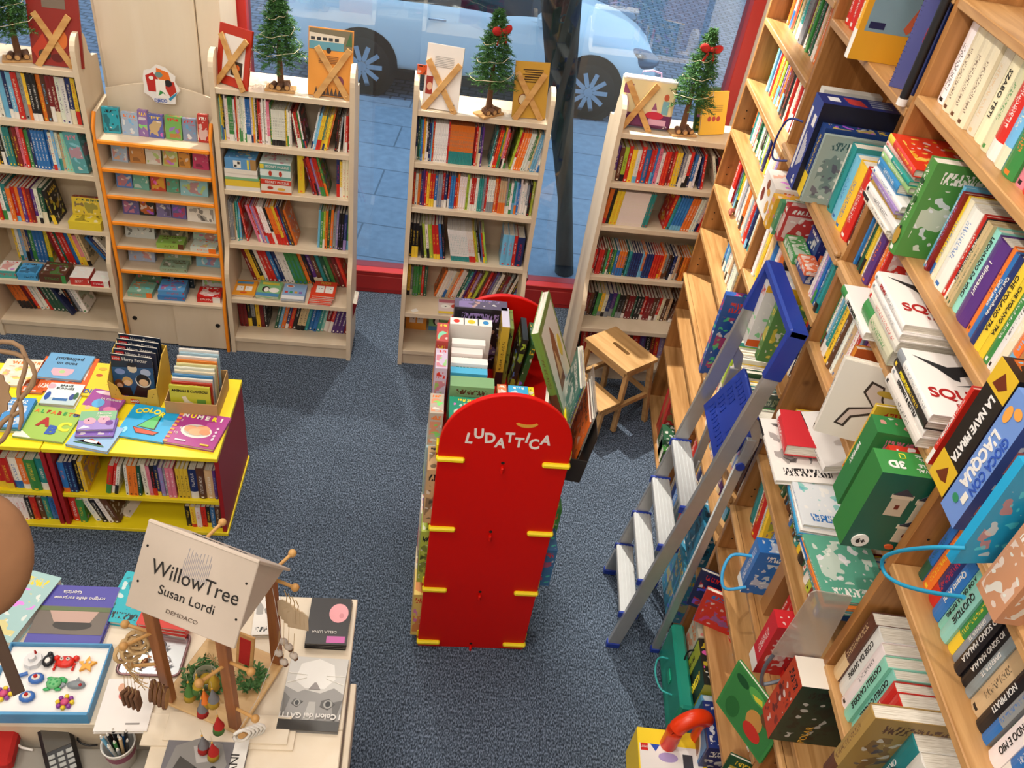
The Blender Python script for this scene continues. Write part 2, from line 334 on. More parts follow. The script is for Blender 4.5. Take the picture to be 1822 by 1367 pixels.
    def build(s, name, parent=None, M=None, recalc=True):
        me = bpy.data.meshes.new(name); me.from_pydata(s.v, [], s.f)
        for m in s.mats: me.materials.append(m)
        me.polygons.foreach_set('material_index', s.m); me.polygons.foreach_set('use_smooth', s.sm)
        A = me.attributes.new('base', 'FLOAT_COLOR', 'FACE'); A.data.foreach_set('color', [c for f in s.a for c in f])
        B = me.attributes.new('acc', 'FLOAT_COLOR', 'FACE'); B.data.foreach_set('color', [c for f in s.b for c in f])
        u = me.uv_layers.new(name='UVMap'); u.data.foreach_set('uv', [c for p in s.uv for c in p])
        u2 = me.uv_layers.new(name='Metric'); u2.data.foreach_set('uv', [c for p in s.mt for c in p])
        if recalc:
            bm = bmesh.new(); bm.from_mesh(me); bmesh.ops.recalc_face_normals(bm, faces=bm.faces); bm.to_mesh(me); bm.free()
        me.update()
        o = bpy.data.objects.new(name, me); COL.objects.link(o)
        if parent: o.parent = parent
        if M is not None: o.matrix_local = M
        return o
def smooth(P, n=5):
    P = [Vector(p) for p in P]; out = []
    for i in range(len(P) - 1):
        p0, p1, p2, p3 = P[max(i - 1, 0)], P[i], P[i + 1], P[min(i + 2, len(P) - 1)]
        for k in range(n):
            t = k / n; out.append(.5 * ((2 * p1) + (p2 - p0) * t + (2 * p0 - 5 * p1 + 4 * p2 - p3) * t * t + (3 * p1 - p0 - 3 * p2 + p3) * t ** 3))
    return out + [P[-1]]
def tag(o, label=None, cat=None, group=None, kind=None):
    if label: o['label'] = label
    if cat: o['category'] = cat
    if group: o['group'] = group
    if kind: o['kind'] = kind
    return o
def empty(name, M, label, cat, group=None):
    o = bpy.data.objects.new(name, None); COL.objects.link(o); o.empty_display_size = 0.05; o.matrix_world = M
    return tag(o, label, cat, group)
def struct(name, mb, label=None, M=None):
    o = mb.build(name, M=M); o['kind'] = 'structure'
    if label: o['label'] = label
    return o
_tc = {}
def text(body, size, M, mat, parent, name='lettering', align='CENTER', bold=0.0, xs=1.0, ext=0.0006):
    cu = bpy.data.curves.new(name, 'FONT'); cu.body = body; cu.size = size; cu.align_x = align; cu.align_y = 'CENTER'; cu.extrude = ext; cu.offset = bold; cu.resolution_u = 3
    tmp = bpy.data.objects.new('tmp', cu); COL.objects.link(tmp); bpy.context.view_layer.update()
    me = bpy.data.meshes.new_from_object(tmp.evaluated_get(bpy.context.evaluated_depsgraph_get()))
    bpy.data.objects.remove(tmp); bpy.data.curves.remove(cu)
    me.materials.clear(); me.materials.append(mat)
    o = bpy.data.objects.new(name, me); COL.objects.link(o); o.parent = parent; o.matrix_local = M @ Matrix.Diagonal((xs, 1, 1, 1))
    return o

# ---------------------------------------------------------------- colours
PAL = dict(w='EDE9E2', c='E6DCC0', r='CC2A22', d='7C1C22', o='E8772A', y='EFCB36', g='3E8C48', h='1F5640', l='A9C23E', t='2C8C8C', b='2B6FB8', n='1F2F66', s='6FB4DC',
           p='5B3480', v='9C86C4', k='1C1B1F', m='5E3A28', a='8C9298', i='E07F96', e='D8B98C', q='8CCFC0')
CNAME = dict(w='white', c='cream', r='red', d='dark red', o='orange', y='yellow', g='green', h='dark green', l='lime green', t='teal', b='blue', n='navy', s='sky blue',
             p='purple', v='lavender', k='black', m='brown', a='grey', i='pink', e='tan', q='mint green')
CL = {k: hexc(v) for k, v in PAL.items()}
rnd = random.Random(7)
def accent(c):
    if c in 'wceqy': return rnd.choice('krbgnot')
    return rnd.choice('wwwycsk') if c != 'k' else rnd.choice('wwryo')
def jitter(c, a=0.07):
    f = 1 + rnd.uniform(-a, a) * 2
    return tuple(max(0, min(1, x * f * (1 + rnd.uniform(-a, a)))) for x in c)

# a book standing on end: X = along the row (thickness), Y = into the shelf (spine at y=0), Z = up
def book_geo(mb, M, t, h, d, c, acc, seed, pg=None, hard=True, art=1.0, spine=0.5):
    pg = pg or mb
    cb = 0.0022 if hard else 0.0006; ins = 0.004 if hard else 0.0008
    B = (*c, seed); S = (*acc, spine); Ar = (*acc, art); P0 = (*acc, 0.0)
    cb = min(cb, t * 0.3)
    for x0, x1, sx_ in ((0, cb, 0), (t - cb, t, 1)):
        X = x0 if sx_ == 0 else x1; Xi = x1 if sx_ == 0 else x0
        q = [(X, 0, 0), (X, d, 0), (X, d, h), (X, 0, h)]; uv = [(0, 0), (1, 0), (1, 1), (0, 1)]; mt = [(0, 0), (d, 0), (d, h), (0, h)]
        if sx_ == 0: q = q[::-1]; uv = uv[::-1]; mt = mt[::-1]
        mb.face(M, q, cover, B, Ar, uv, mt)
        if hard:
            mb.face(M, [(Xi, 0, 0), (Xi, d, 0), (Xi, d, h), (Xi, 0, h)], cover, B, P0)
        mb.face(M, [(x0, 0, h), (x1, 0, h), (x1, d, h), (x0, d, h)], cover, B, P0)
        mb.face(M, [(x0, 0, 0), (x0, d, 0), (x1, d, 0), (x1, 0, 0)], cover, B, P0)
        mb.face(M, [(x0, d, 0), (x0, d, h), (x1, d, h), (x1, d, 0)], cover, B, P0)
    k = 4 if (t > 0.012 and hard) else 1; bul = 0.12 * t if k > 1 else 0
    pr = [(t * i / k, -bul * math.sin(math.pi * i / k)) for i in range(k + 1)]
    for i in range(k):
        (xa, ya), (xb, yb) = pr[i], pr[i + 1]
        mb.face(M, [(xa, ya, 0), (xb, yb, 0), (xb, yb, h), (xa, ya, h)], cover, B, S, [(xa / t, 0), (xb / t, 0), (xb / t, 1), (xa / t, 1)], [(xa, 0), (xb, 0), (xb, h), (xa, h)])
    if k > 1:
        mb.face(M, [(x, y, h) for x, y in pr], cover, B, P0); mb.face(M, [(x, y, 0) for x, y in pr][::-1], cover, B, P0)
    a, b_, z0, z1, y1 = cb, t - cb, ins, h - ins, d - ins
    ya = 0.001
    for q, m2 in (([(a, ya, z1), (b_, ya, z1), (b_, y1, z1), (a, y1, z1)], [(a, 0), (b_, 0), (b_, .003), (a, .003)]),
                  ([(a, y1, z0), (a, y1, z1), (b_, y1, z1), (b_, y1, z0)], [(a, 0), (a, .003), (b_, .003), (b_, 0)]),
                  ([(a, ya, z0), (a, y1, z0), (b_, y1, z0), (b_, ya, z0)], [(a, 0), (a, .003), (b_, .003), (b_, 0)])):
        pg.face(M, q, pages, uv=[(0, 0)] * 4, met=m2)

ORD = ['first', 'second', 'third', 'fourth', 'fifth', 'sixth', 'seventh', 'eighth', 'ninth', 'tenth', 'eleventh', 'twelfth', 'thirteenth', 'fourteenth', 'fifteenth', 'sixteenth', 'seventeenth', 'eighteenth', 'nineteenth']
TENS = {20: 'twent', 30: 'thirt', 40: 'fort', 50: 'fift'}
def ordw(n):
    if n <= 19: return ORD[n - 1]
    t_, u_ = n // 10 * 10, n % 10
    return TENS[t_] + 'ieth' if u_ == 0 else TENS[t_] + 'y-' + ORD[u_ - 1]
BOOKS = []
def row(F, where, x, x_end, spec, h=0.22, t=0.014, d=0.15, back=0.0, lean=0.0, first='left', jh=0.06, jt=0.25, hmax=9, hard=True, fit=True, grp=None):
    """F: frame with X along the row, Y into the shelf, Z up, origin on the shelf's front edge"""
    toks = []
    st = dict(h=h, t=t, lean=lean, back=back, d=d, hard=hard)
    for tk in spec.split():
        if tk[0] == '|': toks.append(('gap', int(tk[1:]) / 1000)); continue
        if tk[0] == '/': st['lean'] = float(tk[1:]); toks.append(('lean', st['lean'])); continue
        if tk[0] == 'H': st['h'] = float(tk[1:]) / 100; continue
        if tk[0] == 'T': st['t'] = float(tk[1:]) / 1000; continue
        if tk[0] == 'B': st['back'] = float(tk[1:]) / 1000; continue
        if tk[0] == 'D': st['d'] = float(tk[1:]) / 1000; continue
        if tk[0] == 'P': st['hard'] = tk[1] == '0'; continue
        ttl = None
        if '=' in tk: tk, ttl = tk.split('='); ttl = ttl.replace('_', ' ')
        c = tk[0]; rest = tk[1:]; ac = None
        if rest and rest[0] == ':': ac = rest[1]; rest = rest[2:]
        n = int(rest) if rest else 1
        b0 = jitter(CL[c]); ser = n > 1 and ac
        a_ = ac or accent(c); sd = rnd.random()
        if n > 15 and c == 'o': sd = .95
        for i in range(n):
            tt = st['t'] * (1 if ser else 1 + rnd.uniform(-jt, jt)); hh = min(hmax, st['h'] * (1 if ser else 1 + rnd.uniform(-jh, jh)))
            toks.append(('book', c, tt, hh, st['back'] + (0 if ser else rnd.uniform(0, 0.012)), st['lean'], b0 if ser else jitter(CL[c]), CL[a_], sd if ser else rnd.random(), st['d'], st['hard'], ttl))
    def width():
        X = 0.0; cur = 0.0; last = None
        for k in toks:
            if k[0] == 'gap': X += k[1]
            elif k[0] == 'lean':
                if last is not None and cur > 0: X += last * math.sin(R(cur)) * 0.8
                cur = k[1]
                if cur < 0: X += (last or 0.2) * math.sin(R(-cur)) * 0.8
            else: X += k[2] / math.cos(R(k[5])) + 0.0006; last = k[3]
        return X
    f = 1.0
    if fit:
        fixed = 0.0; tot = width(); bw = sum(k[2] / math.cos(R(k[5])) for k in toks if k[0] == 'book')
        f = max(0.35, ((x_end - x) - (tot - bw)) / bw)
    X = x; cur = lean; last = None; n = 0; lab = []
    if lean < 0: X += h * math.sin(R(-lean)) * 0.9
    for k in toks:
        if k[0] == 'gap': X += k[1]; continue
        if k[0] == 'lean':
            if cur > 0 and last: X += last * math.sin(R(cur)) * 0.8
            cur = k[1]
            if cur < 0: X += (last or 0.2) * math.sin(R(-cur)) * 0.8
            continue
        _, c, tt, hh, bk, ln, bc, ac, sd, dd, hd, ttl = k; tt *= f
        n += 1; last = hh
        wd = tt / math.cos(R(ln)) + 0.0006
        if ln > 0: M = F @ T(X + wd, bk, 0) @ RY(ln) @ T(-tt, 0, 0)
        elif ln < 0: M = F @ T(X, bk, 0) @ RY(ln)
        else: M = F @ T(X, bk, 0)
        M = M @ RZ(rnd.uniform(-1, 1) * 0.6)
        BOOKS.append(dict(M=M, t=tt, h=hh, d=dd, cc=bc, a=ac, seed=sd, hard=hd, n=n, code=c, where=where, first=first, lean=ln, title=ttl))
        X += wd
    return X

# ---------------------------------------------------------------- the room
def W2(u, v, z=0): return WF @ Vector((u, v, z))
WV = 5.09
fl = MB(); a, b_, c_, d_ = W2(-4.6, WV + 0.05), W2(1.87, WV + 0.05), (1.5, -1.6, 0), (-4.2, -1.6, 0)
fl.prism(I4, [(-4.2, -1.6), (1.5, -1.6), (1.5, 5.35), (b_.x, b_.y), (a.x, a.y)], -0.1, 0, carpet); struct('floor', fl)
m = MB(); m.prism(I4, [(-4.9, -1.8), (1.9, -1.8), (1.9, 5.35), (b_.x, b_.y + .2), (a.x, a.y + .2)], 4.6, 4.7, ceil_m); struct('ceiling', m)
m = MB(); m.box(I4, -4.3, -4.2, -1.6, 4.6, 0, 4.6, white_wall); struct('wall_left', m)
m = MB(); m.box(I4, -4.3, 1.6, -1.7, -1.6, 0, 4.6, white_wall); struct('wall_back', m)
m = MB(); m.box(I4, 1.5, 1.6, -1.6, 5.4, 0, 4.6, white_wall); struct('wall_right', m)
# window wall: red sill, glass, red posts, header
m = MB(); m.box(WF, -4.6, 1.87, WV - 0.02, WV + 0.10, 0.0, 0.165, frame_red); m.box(WF, -4.6, 1.87, WV - 0.032, WV + 0.11, 0.165, 0.18, frame_red, 0.004); m.box(WF, -4.6, 1.87, WV - 0.028, WV - 0.02, 0.03, 0.14, frame_red, 0.003); struct('trim_1', m)
m = MB(); m.box(WF, -4.6, 1.87, WV + 0.03, WV + 0.034, 0.18, 3.4, glass)
for u0 in (-3.1,): pass
struct('window_1', m)
def wpost(n, u0, u1, mat=frame_red):
    m = MB(); m.box(WF, u0, u1, WV - 0.04, WV + 0.10, 0.18, 3.4, mat, 0.004); struct('trim_%d' % n, m)
wpost(2, -1.155, -1.075); wpost(3, 1.80, 1.875); wpost(4, -2.9, -2.83)
m = MB(); m.box(WF, -4.6, 1.95, WV - 0.05, WV + 0.12, 3.4, 4.6, white_wall); struct('wall_window', m)
m = MB(); m.box(WF, 1.875, 2.6, WV - 0.02, WV + 0.12, 0, 4.6, white_wall); struct('wall_corner', m)
# birch clad column behind the card rack
m = MB()
m.box(WF, -1.745, -1.245, 4.62, 5.02, 0, 3.9, birch_pale, 0.003); m.box(WF, -1.2415, -1.12, 4.635, 5.02, 0, 3.9, birch_pale, 0.003); m.box(WF, -1.765, -1.748, 4.64, 5.02, 0, 3.9, birch_pale, 0.003)
struct('wall_column', m)

# ---------------------------------------------------------------- the street outside
m = MB(); m.box(WF, -9, 9, WV + 0.12, 8.75, -0.12, -0.02, slabs); struct('ground_pavement', m)
m = MB(); m.box(WF, -14, 14, 8.75, 30, -0.2, -0.08, cobbles); struct('ground_street', m)

def make_car():
    M0 = WF @ T(2.45, 8.95, -0.08) @ RZ(180)           # x runs from the nose towards the tail, y=0 the side facing the shop, +y towards the shop
    root = empty('parked_car', M0, 'pale silver blue hatchback parked in the street outside the shop window', 'car')
    # body sections: (x, z_low, z_waist, z_roof, half width)
    Lc, Wd = 4.0, 1.74
    xs = [0.0, 0.08, 0.3, 0.7, 1.05, 1.2, 1.6, 2.1, 2.8, 3.3, 3.7, 3.95, 4.0]
    top = [0.50, 0.66, 0.76, 0.86, 0.92, 0.95, 0.98, 1.0, 1.0, 1.0, 0.98, 0.9, 0.6]
    hw = [0.55, 0.70, 0.80, 0.85, 0.87, 0.87, 0.87, 0.87, 0.87, 0.87, 0.84, 0.78, 0.6]
    m = MB(); vs = []; n = 11
    for x, z, h_ in zip(xs, top, hw):
        lo = 0.24
        prof = [(h_ * 0.90, lo), (h_, lo + 0.12), (h_ * 1.0, (lo + z) * 0.55), (h_ * 0.97, z - 0.08), (h_ * 0.86, z), (h_ * 0.0, z + 0.05)]
        ring = [(x, y, zz) for y, zz in prof] + [(x, -y, zz) for y, zz in prof[-2::-1]]
        vs += ring
    fs = [(i * n + j, i * n + j + 1, (i + 1) * n + j + 1, (i + 1) * n + j) for i in range(len(xs) - 1) for j in range(n - 1)]
    fs += [tuple(range(n)), tuple(range((len(xs) - 1) * n, len(xs) * n)), ]
    m.poly(T(0, -0.87, 0), vs, fs, carp, True); m.build('body', root)
    cab = [(1.05, .93, .72), (1.75, 1.38, .62), (2.3, 1.48, .60), (3.1, 1.45, .60), (3.75, 1.02, .70)]
    m = MB(); vs = []
    for x, z, h_ in cab: vs += [(x, .80, .93), (x, h_ + 0.02, z - .04), (x, h_ - .12, z), (x, -h_ + .12, z), (x, -h_ - .02, z - .04), (x, -.80, .93)]
    fs = [(i * 6 + j, i * 6 + j + 1, i * 6 + 7 + j, i * 6 + 6 + j) for i in range(4) for j in range(5)]
    m.poly(T(0, -0.87, 0), vs, fs, carg, True); m.build('windows', root)
    m = MB(); vs = []
    for x, z, h_ in cab[1:4]: vs += [(x, h_ + .02, z - .03), (x, h_ - .1, z + .012), (x, -h_ + .1, z + .012), (x, -h_ - .02, z - .03)]
    m.poly(T(0, -0.87, 0), vs, [(i * 4 + j, i * 4 + j + 1, i * 4 + 5 + j, i * 4 + 4 + j) for i in range(2) for j in range(3)], carp, True); m.build('roof', root)
    for x in (0.78, 3.2):
        for yy in (-0.10, -1.63):
            m = MB(); Mw = T(x, yy, 0.30) @ RX(90); m.lathe(Mw, [(0.001, 0.11), (0.16, 0.11), (0.2, 0.09), (0.22, 0.125), (0.29, 0.13), (0.31, 0.10), (0.31, -0.08), (0.29, -0.11), (0.001, -0.11)], tireM, 24); w_ = m.build('wheel', root)
            m = MB(); m.cyl(Mw, 0.05, 0.05, -0.125, 0.125, chrome, 12); m.lathe(Mw, [(.2, .10), (.205, .128), (.222, .13), (.222, .10)], chrome, 24)
            for k in range(10): m.box(Mw @ RZ(k * 36), 0.03, 0.21, -0.024, 0.024, -0.118, 0.118, chrome)
            m.build('rim', w_)
            if yy > -1: m2 = MB(); m2.cyl(T(x, yy + 0.105, 0.32) @ RX(90), 0.37, 0.37, -0.004, 0.02, tireM, 26); m2.build('wheel_arch', root)
    for yy in (-0.16, -1.58):
        m = MB(); m.ball(T(0.27, yy, 0.66) @ RZ(-14 if yy > -1 else 14), 0.18, carlamp, 14, (1.25, .40, .6)); m.build('headlamp', root)
    m = MB(); m.box(T(1.35, 0.08, 0.98), -0.09, 0.09, -0.1, 0.08, -0.06, 0.07, carp, 0.03); m.build('door_mirror', root)
    m = MB(); m.box(T(2.45, 0.012, 0.86), -0.09, 0.09, -0.01, 0.02, -0.012, 0.012, chrome, 0.005); m.build('door_handle', root)
    m = MB(); m.box(I4, 1.2, 2.9, -0.09, 0.004, 0.2, 0.30, tireM, 0.01); m.build('side_skirt', root)
make_car()
m = MB(); tr_pts = [W2(1.13, 5.6, -0.02), W2(1.03, 5.6, 0.6), W2(0.90, 5.62, 1.2), W2(0.76, 5.6, 2.0), W2(0.66, 5.6, 2.7), W2(0.6, 5.6, 3.6)]  # dark leaning form outside the glass, given a trunk's shape, wider towards the top
mottle = wood('dark_green_mottle', '1A1D20', '4A5048', (14, 14, 4), 0.9, grain=1.0)
m.tube(tr_pts, [0.075, 0.055, 0.085, 0.135, 0.155, 0.17], mottle, 14); tag(m.build('dark_leaning_shape'), 'dark leaning trunk-like shape with mottled green grey surface outside the window', 'tree')

# ---------------------------------------------------------------- birch bookcases
LV = [1.63, 1.335, 1.06, 0.715, 0.375, 0.085]      # undersides of the shelves, top to bottom
def arc(cx_, cy_, r, a0, a1, n): return [(cx_ + r * math.cos(R(a0 + (a1 - a0) * i / n)), cy_ + r * math.sin(R(a0 + (a1 - a0) * i / n))) for i in range(n + 1)]
def bookcase(u0, u1, label, left_front=None):
    root = empty('bookcase', WF @ T((u0 + u1) / 2, 4.44, 0), label, 'bookcase', None)
    Mi = T(-(u0 + u1) / 2, -4.44, 0)
    vf, vl, vb = 4.33, 4.262, 4.61
    prof = [(vl, 0), (vl, 0.55)] + [(vl + (vf - vl) * (0.5 - 0.5 * math.cos(math.pi * i / 8)), 0.55 + 0.2 * i / 8) for i in range(1, 9)] + [(vf, 1.74)] + [(vf + 0.085 - 0.085 * math.cos(R(a_)), 1.74 + 0.095 * math.sin(R(a_))) for a_ in range(15, 180, 15)] + [(vf + 0.17, 1.72), (vf + 0.20, 1.68), (vb, 1.665), (vb, 0)]
    for x in (u0, u1 - 0.026):
        m = MB(); Mp = Mi @ Matrix(((0, 0, 1, x), (1, 0, 0, 0), (0, 1, 0, 0), (0, 0, 0, 1)))
        m.prism(Mp, prof, 0, 0.026, birch); m.build('side_panel', root)
    for i, z in enumerate(LV):
        fr_ = vl + 0.004 if i >= 4 else vf + 0.004
        m = MB(); m.box(Mi, u0 + 0.026, u1 - 0.026, fr_, vb - 0.008, z, z + 0.03, birch, 0.0015); m.build('shelf', root)
    m = MB(); m.box(Mi, u0 + 0.026, u1 - 0.026, vb - 0.008, vb, 0.02, 1.66, birch); m.build('back_panel', root)
    m = MB(); m.box(Mi, u0 + 0.026, u1 - 0.026, vl + 0.018, vl + 0.036, 0, 0.085, birch); m.build('plinth', root)
BC = dict(A=(-2.50, -1.765, 'birch bookcase at the far left with the red picture book on top'),
          B=(-1.130, -0.396, 'birch bookcase topped by a fir tree between the red book and bus book'),
          C=(-0.095, 0.650, 'birch bookcase behind the red stand topped by white and mustard books'),
          D=(1.010, 1.755, 'birch bookcase behind the wooden stool with the castle case on top'))
for k, (u0, u1, lb) in BC.items(): bookcase(u0, u1, lb)
CASE = dict(A='far-left birch bookcase', B='birch bookcase under bus book', C='birch bookcase behind red stand', D='birch bookcase behind wooden stool')
SH = ['', 'top row', 'second row', 'third row', 'fourth row', 'bottom row']
def brow(k, i, spec, u_off=0.0, u_end=0.0, **kw):
    u0, u1, _ = BC[k]
    F = WF @ T(u0 + 0.028, 4.345, LV[i] + 0.0305)
    kw.setdefault('back', 0.02); kw.setdefault('hmax', 0.245 if i < 3 else 0.29)
    row(F, (SH[i], CASE[k]), u_off, u1 - u0 - 0.056 - u_end, spec, **kw)
# far-left
brow('A', 1, 'o r w:y n w a H26 w T22 w:k s n s r a y k:w2 o m d d w:p w n y k', 0.14, t=.016, h=.225)
brow('A', 2, 'w r y k k w t:y2 m d i r g n b:w4 b w s w e q:o3 |95', 0.14, t=.017, h=.22)
brow('A', 3, 'w r:y w t:w o r o:y p:w r d:o p w h /-8 k |265', 0.08, t=.022, h=.215, hmax=.235)
brow('A', 4, 'y w s:o e n:y g b:w3 y /-12 d r h r:w2 b y i e /-32 b n w', 0.08, t=.014, h=.22, back=.14, hmax=.25)
brow('A', 5, '/-18 o:k3 d r:y w w k h:w4 w k a T26 w |215', 0.02, t=.016, h=.24, back=.05, jh=.03, hmax=.25)
# second
brow('B', 1, 'H24 T7 q y2 k w3 g:w4 T14 w T9 r c w5 b:w3 w y w k r2 w4 i:w2 g H20 w:k9 y w3 /-9 d w r:w2 g w k |18 /12 w s2 T13 y:r2 t y2 o /6 k m a /2 w r2', 0.0, t=.009, hmax=.25)
brow('B', 2, '|395 T40 y:o T12 /-14 d r2 v r:g2 g:o /0 |40 T14 n:r y:w T18 c:r2', 0.0, t=.012, h=.23, hmax=.245)
brow('B', 3, 'T7 a3 e h T11 t s /-8 r /-16 i:r r v:k T15 i r w:r2 k o:r2 y:r r n:s m T15 o:r |115 /3 s g:w l o:k h:y o a:k v k:v2 n:v g', 0.0, t=.013, h=.245, back=.025, hmax=.275)
brow('B', 4, '|40 /-18 d y:r T16 k:y w r:w2 b n:w T16 w:k2 g:b3 o:g k p m t:b h g m:r d r:o', 0.0, t=.013, h=.23, back=.14, hmax=.26)
brow('B', 5, '/-3 d:k2 k a:k |5 y:k d:k k |35 /13 h:w s o n:w r:y k:w e:k2 t:s b:w b t q:w d r:w p:w3 d', 0.0, t=.018, h=.255, back=.045, hmax=.262)
# third
brow('C', 1, 'n h t b o y w k:w n s r w:a8 T8 r T5 o:t22 T9 d r e n p |40 /7 t:w m r:y2 g y:g i r m:g /10 T12 l:k r o:w3 w:h2 g e s:w2 w2', 0.0, t=.008, h=.225, hmax=.25)
brow('C', 2, 'r w o n p:r r y:r r:y2 b a:b2 r n |4 r b:s2 r o:w w:e3 l w r:w2 w:i t:q2 a r w:a3 o r:y e:o3 a g w t s:o b w:s w2 a:w k:r l', 0.0, t=.009, h=.205, jh=.08, hmax=.24)
brow('C', 3, 'k:y T13 k:y2 /-7 k:m l w:k l r:y2 b:r k:i H21 /-11 T6 w:t12 w:r4 y l k |10 b:r r:y l |75 /0 T24 s:r2 T14 r:w T26 n:r |8', 0.0, t=.011, h=.23, back=.02, hmax=.26)
brow('C', 4, 'y:k a g:v2 g r:w h |45 /18 o w:e2 w e o w w:o h t p:v d v m:y l m r d p a w m d a k w k p d', 0.0, t=.010, h=.215, back=.12, hmax=.24)
# fourth
brow('D', 1, 'p m l r:w y w:s r T22 b:o T9 r r b:s i w r:o2 d r y:b2 n:w a w r:k n b:w w:n |10 /-7 n:w r:w |20 /-20 w k d', 0.0, u_end=.02, t=.013, h=.205, hmax=.24)
brow('D', 2, '/4 o:r k:h y:o2 T3 w:c26 T9 t:r2 |85 /8 r t b:s4 o:w3 w:s2 w r:o l:g d r:w2 r', 0.0, t=.012, h=.215, hmax=.24)
brow('D', 3, '/2 r d r:i2 m g r h g b o:b3 h t n:b4 s o n:b3 r:o3 r o a:m m k:n n e o m:o o:y2 o y y p v i', 0.0, t=.009, h=.17, jh=.04, back=.02)
brow('D', 4, '/3 d:a2 m:a k:a g:a y:a c:k n:a p:a g:a T14 k:a2 m:w d:w2 h:w k:w2 r:w d:w2 m:w m:w r:w c:k m:w e:k /9 m:w2 o:r2 r', 0.0, u_end=.0, t=.015, h=.175, jh=.03, back=.06)
brow('D', 5, '/-5 k r d:w2 p r k i:r r:w2 m r p k d r v b r', 0.0, t=.016, h=.2, back=.05)

# ---------------------------------------------------------------- pine wall shelving (runs along the right wall)
XF = 1.11; XB = 1.44
YU = [4.26, 3.345, 2.42, 1.445, 0.47]           # front centre lines of the uprights
BAYZ = [[2.69, 2.39, 2.10, 1.84, 1.53, 1.26, 0.965, 0.715, 0.43, 0.03],
        [2.95, 2.64, 2.15, 1.885, 1.555, 0.965, 0.715, 0.43, 0.03],
        [2.95, 2.69, 2.365, 2.145, 1.825, 1.275, 0.98, 0.715, 0.43, 0.03],
        [2.95, 2.50, 2.16, 1.83, 1.365, 1.05, 0.965, 0.715, 0.43, 0.03]]
BAYN = ['pine bay nearest the window with the empty sunlit shelf fronts', 'pine bay behind the aluminium ladder', 'pine bay holding the stacks of shark books', 'pine bay nearest the viewer with the pirate ship box']
BAYS = ['pine bay nearest window', 'pine bay behind ladder', 'pine bay with shark books', 'pine bay nearest viewer']
for bi in range(4):
    ya, yb = YU[bi], YU[bi + 1]
    root = empty('bookshelf_bay', T(XF + .15, (ya + yb) / 2, 0), BAYN[bi], 'bookshelf')
    Mi = T(-XF - .15, -(ya + yb) / 2, 0)
    ups = [(ya - 0.014, ya + 0.014)] if bi < 3 else [(ya - 0.014, ya + 0.014), (yb - 0.014, yb + 0.014)]
    for y0, y1 in ups:
        m = MB(); m.box(Mi, XF + 0.005, XB, y0, y1, 0, 3.0, pine_v, 0.002)
        for z in (BAYZ[bi][3:8]):
            for dz in (0.06, 0.10):
                m.cyl(Mi @ T(XF + 0.05, y0 - 0.0005, z + dz) @ RX(90), 0.004, 0.004, 0, 0.0006, dark_m, 8)
        m.build('upright', root)
    for z in BAYZ[bi]:
        thick = 0.026; mold = z in (0.965, 0.98, 2.145, 2.15, 2.16)
        m = MB(); x0 = XF
        m.box(Mi, x0, XB - 0.008, yb + 0.0145, ya - 0.0145, z - thick, z, pine, 0.003)
        if mold:
            m.box(Mi, x0 - 0.012, x0 + 0.012, yb + 0.0145, ya - 0.0145, z - 0.045, z - 0.019, pine, 0.006)
            m.box(Mi, x0 - 0.022, x0 + 0.004, yb + 0.0145, ya - 0.0145, z - 0.016, z + 0.006, pine, 0.008)
        m.build('shelf', root)
    m = MB(); m.box(Mi, XB - 0.008, XB, yb + 0.0145, ya - 0.0145, 0.0, 3.0, pine); m.build('back_panel', root)
    m = MB(); m.box(Mi, XF + 0.012, XF + 0.03, yb + 0.0145, ya - 0.0145, 0, 0.012, pine); m.build('plinth', root)
def prow(b, z, spec, y_off=0.0, y_end=0.0, **kw):
    ya, yb = YU[b], YU[b + 1]
    F = frame((XF, ya - 0.016, z + 0.0005), (0, -1, 0), (1, 0, 0))
    zs = sorted([q for q in BAYZ[b] if q > z + .01]); ht = (zs[0] - 0.03 - z) if zs else 0.3
    idx = BAYZ[b].index(z)
    kw.setdefault('back', 0.07); kw['hmax'] = min(kw.get('hmax', 9), ht)
    kw.setdefault('h', min(0.24, ht - 0.02))
    row(F, (ordw(idx + 1) + ' shelf', BAYS[b]), y_off, ya - yb - 0.03 - y_end, spec, first='window end', **kw)
PR = dict(hard=True)
prow(0, 2.39, 'r o w c r:k o h e:w T22 t a T9 d l k g k h o w e:w T16 o:w r:w a m y k', .03, .02, t=.011, d=.17, back=.085)
prow(0, 2.69, 'r w b o:w g y d t s', .03, .02, t=.02, d=.17, back=.08)
prow(0, 2.10, 'g s:w s r y:g o l p o T14 d m:k k T9 a r w n w T11 r w v i o:w r:i v w', .10, .02, t=.011, d=.17, back=.07)
prow(0, 1.84, '|30 T20 t w w r:b h g w:k k g:w w l n d /6 w:r w e:w v:w w o w', .08, .10, t=.011, d=.16, back=.07)
prow(0, 1.53, 'T18 r:w n:a T9 g:s q y:k w w a:w T14 w:m o:k w a r n T9 w r n k m', .14, .05, t=.012, d=.16, back=.055)
prow(0, 1.26, '|350 t b s w i:w w e:w a T20 w:a m a:w e', .0, .02, t=.011, d=.16, back=.06)
prow(0, 0.965, 't:w b:w |160 r b w r:w b r:w r i:w b m w r:w o r:w d w r:b r r d:w r', .12, .02, t=.012, d=.12, back=.17, h=.13)
prow(0, 0.715, 'p r:w v:w b r b n:w r:w b:w m i r:w p b:w k w b:r n:w k r:w a b:w k n', .03, .02, t=.015, d=.13, back=.15, h=.17)
prow(0, 0.43, 'r:g b n:w r w k a b:w r m w n k:w b r m:w a n:w k w:r', .05, .03, t=.02, d=.14, back=.13, h=.17)
prow(1, 2.64, 'T26 r:w2 T10 v:n b s g:w T14 h:w g:q |6 w:i T12 w:o |245 T18 i:v r:o b:r r:w n:k |120', .02, .0, t=.012, d=.19, back=.045, h=.27)
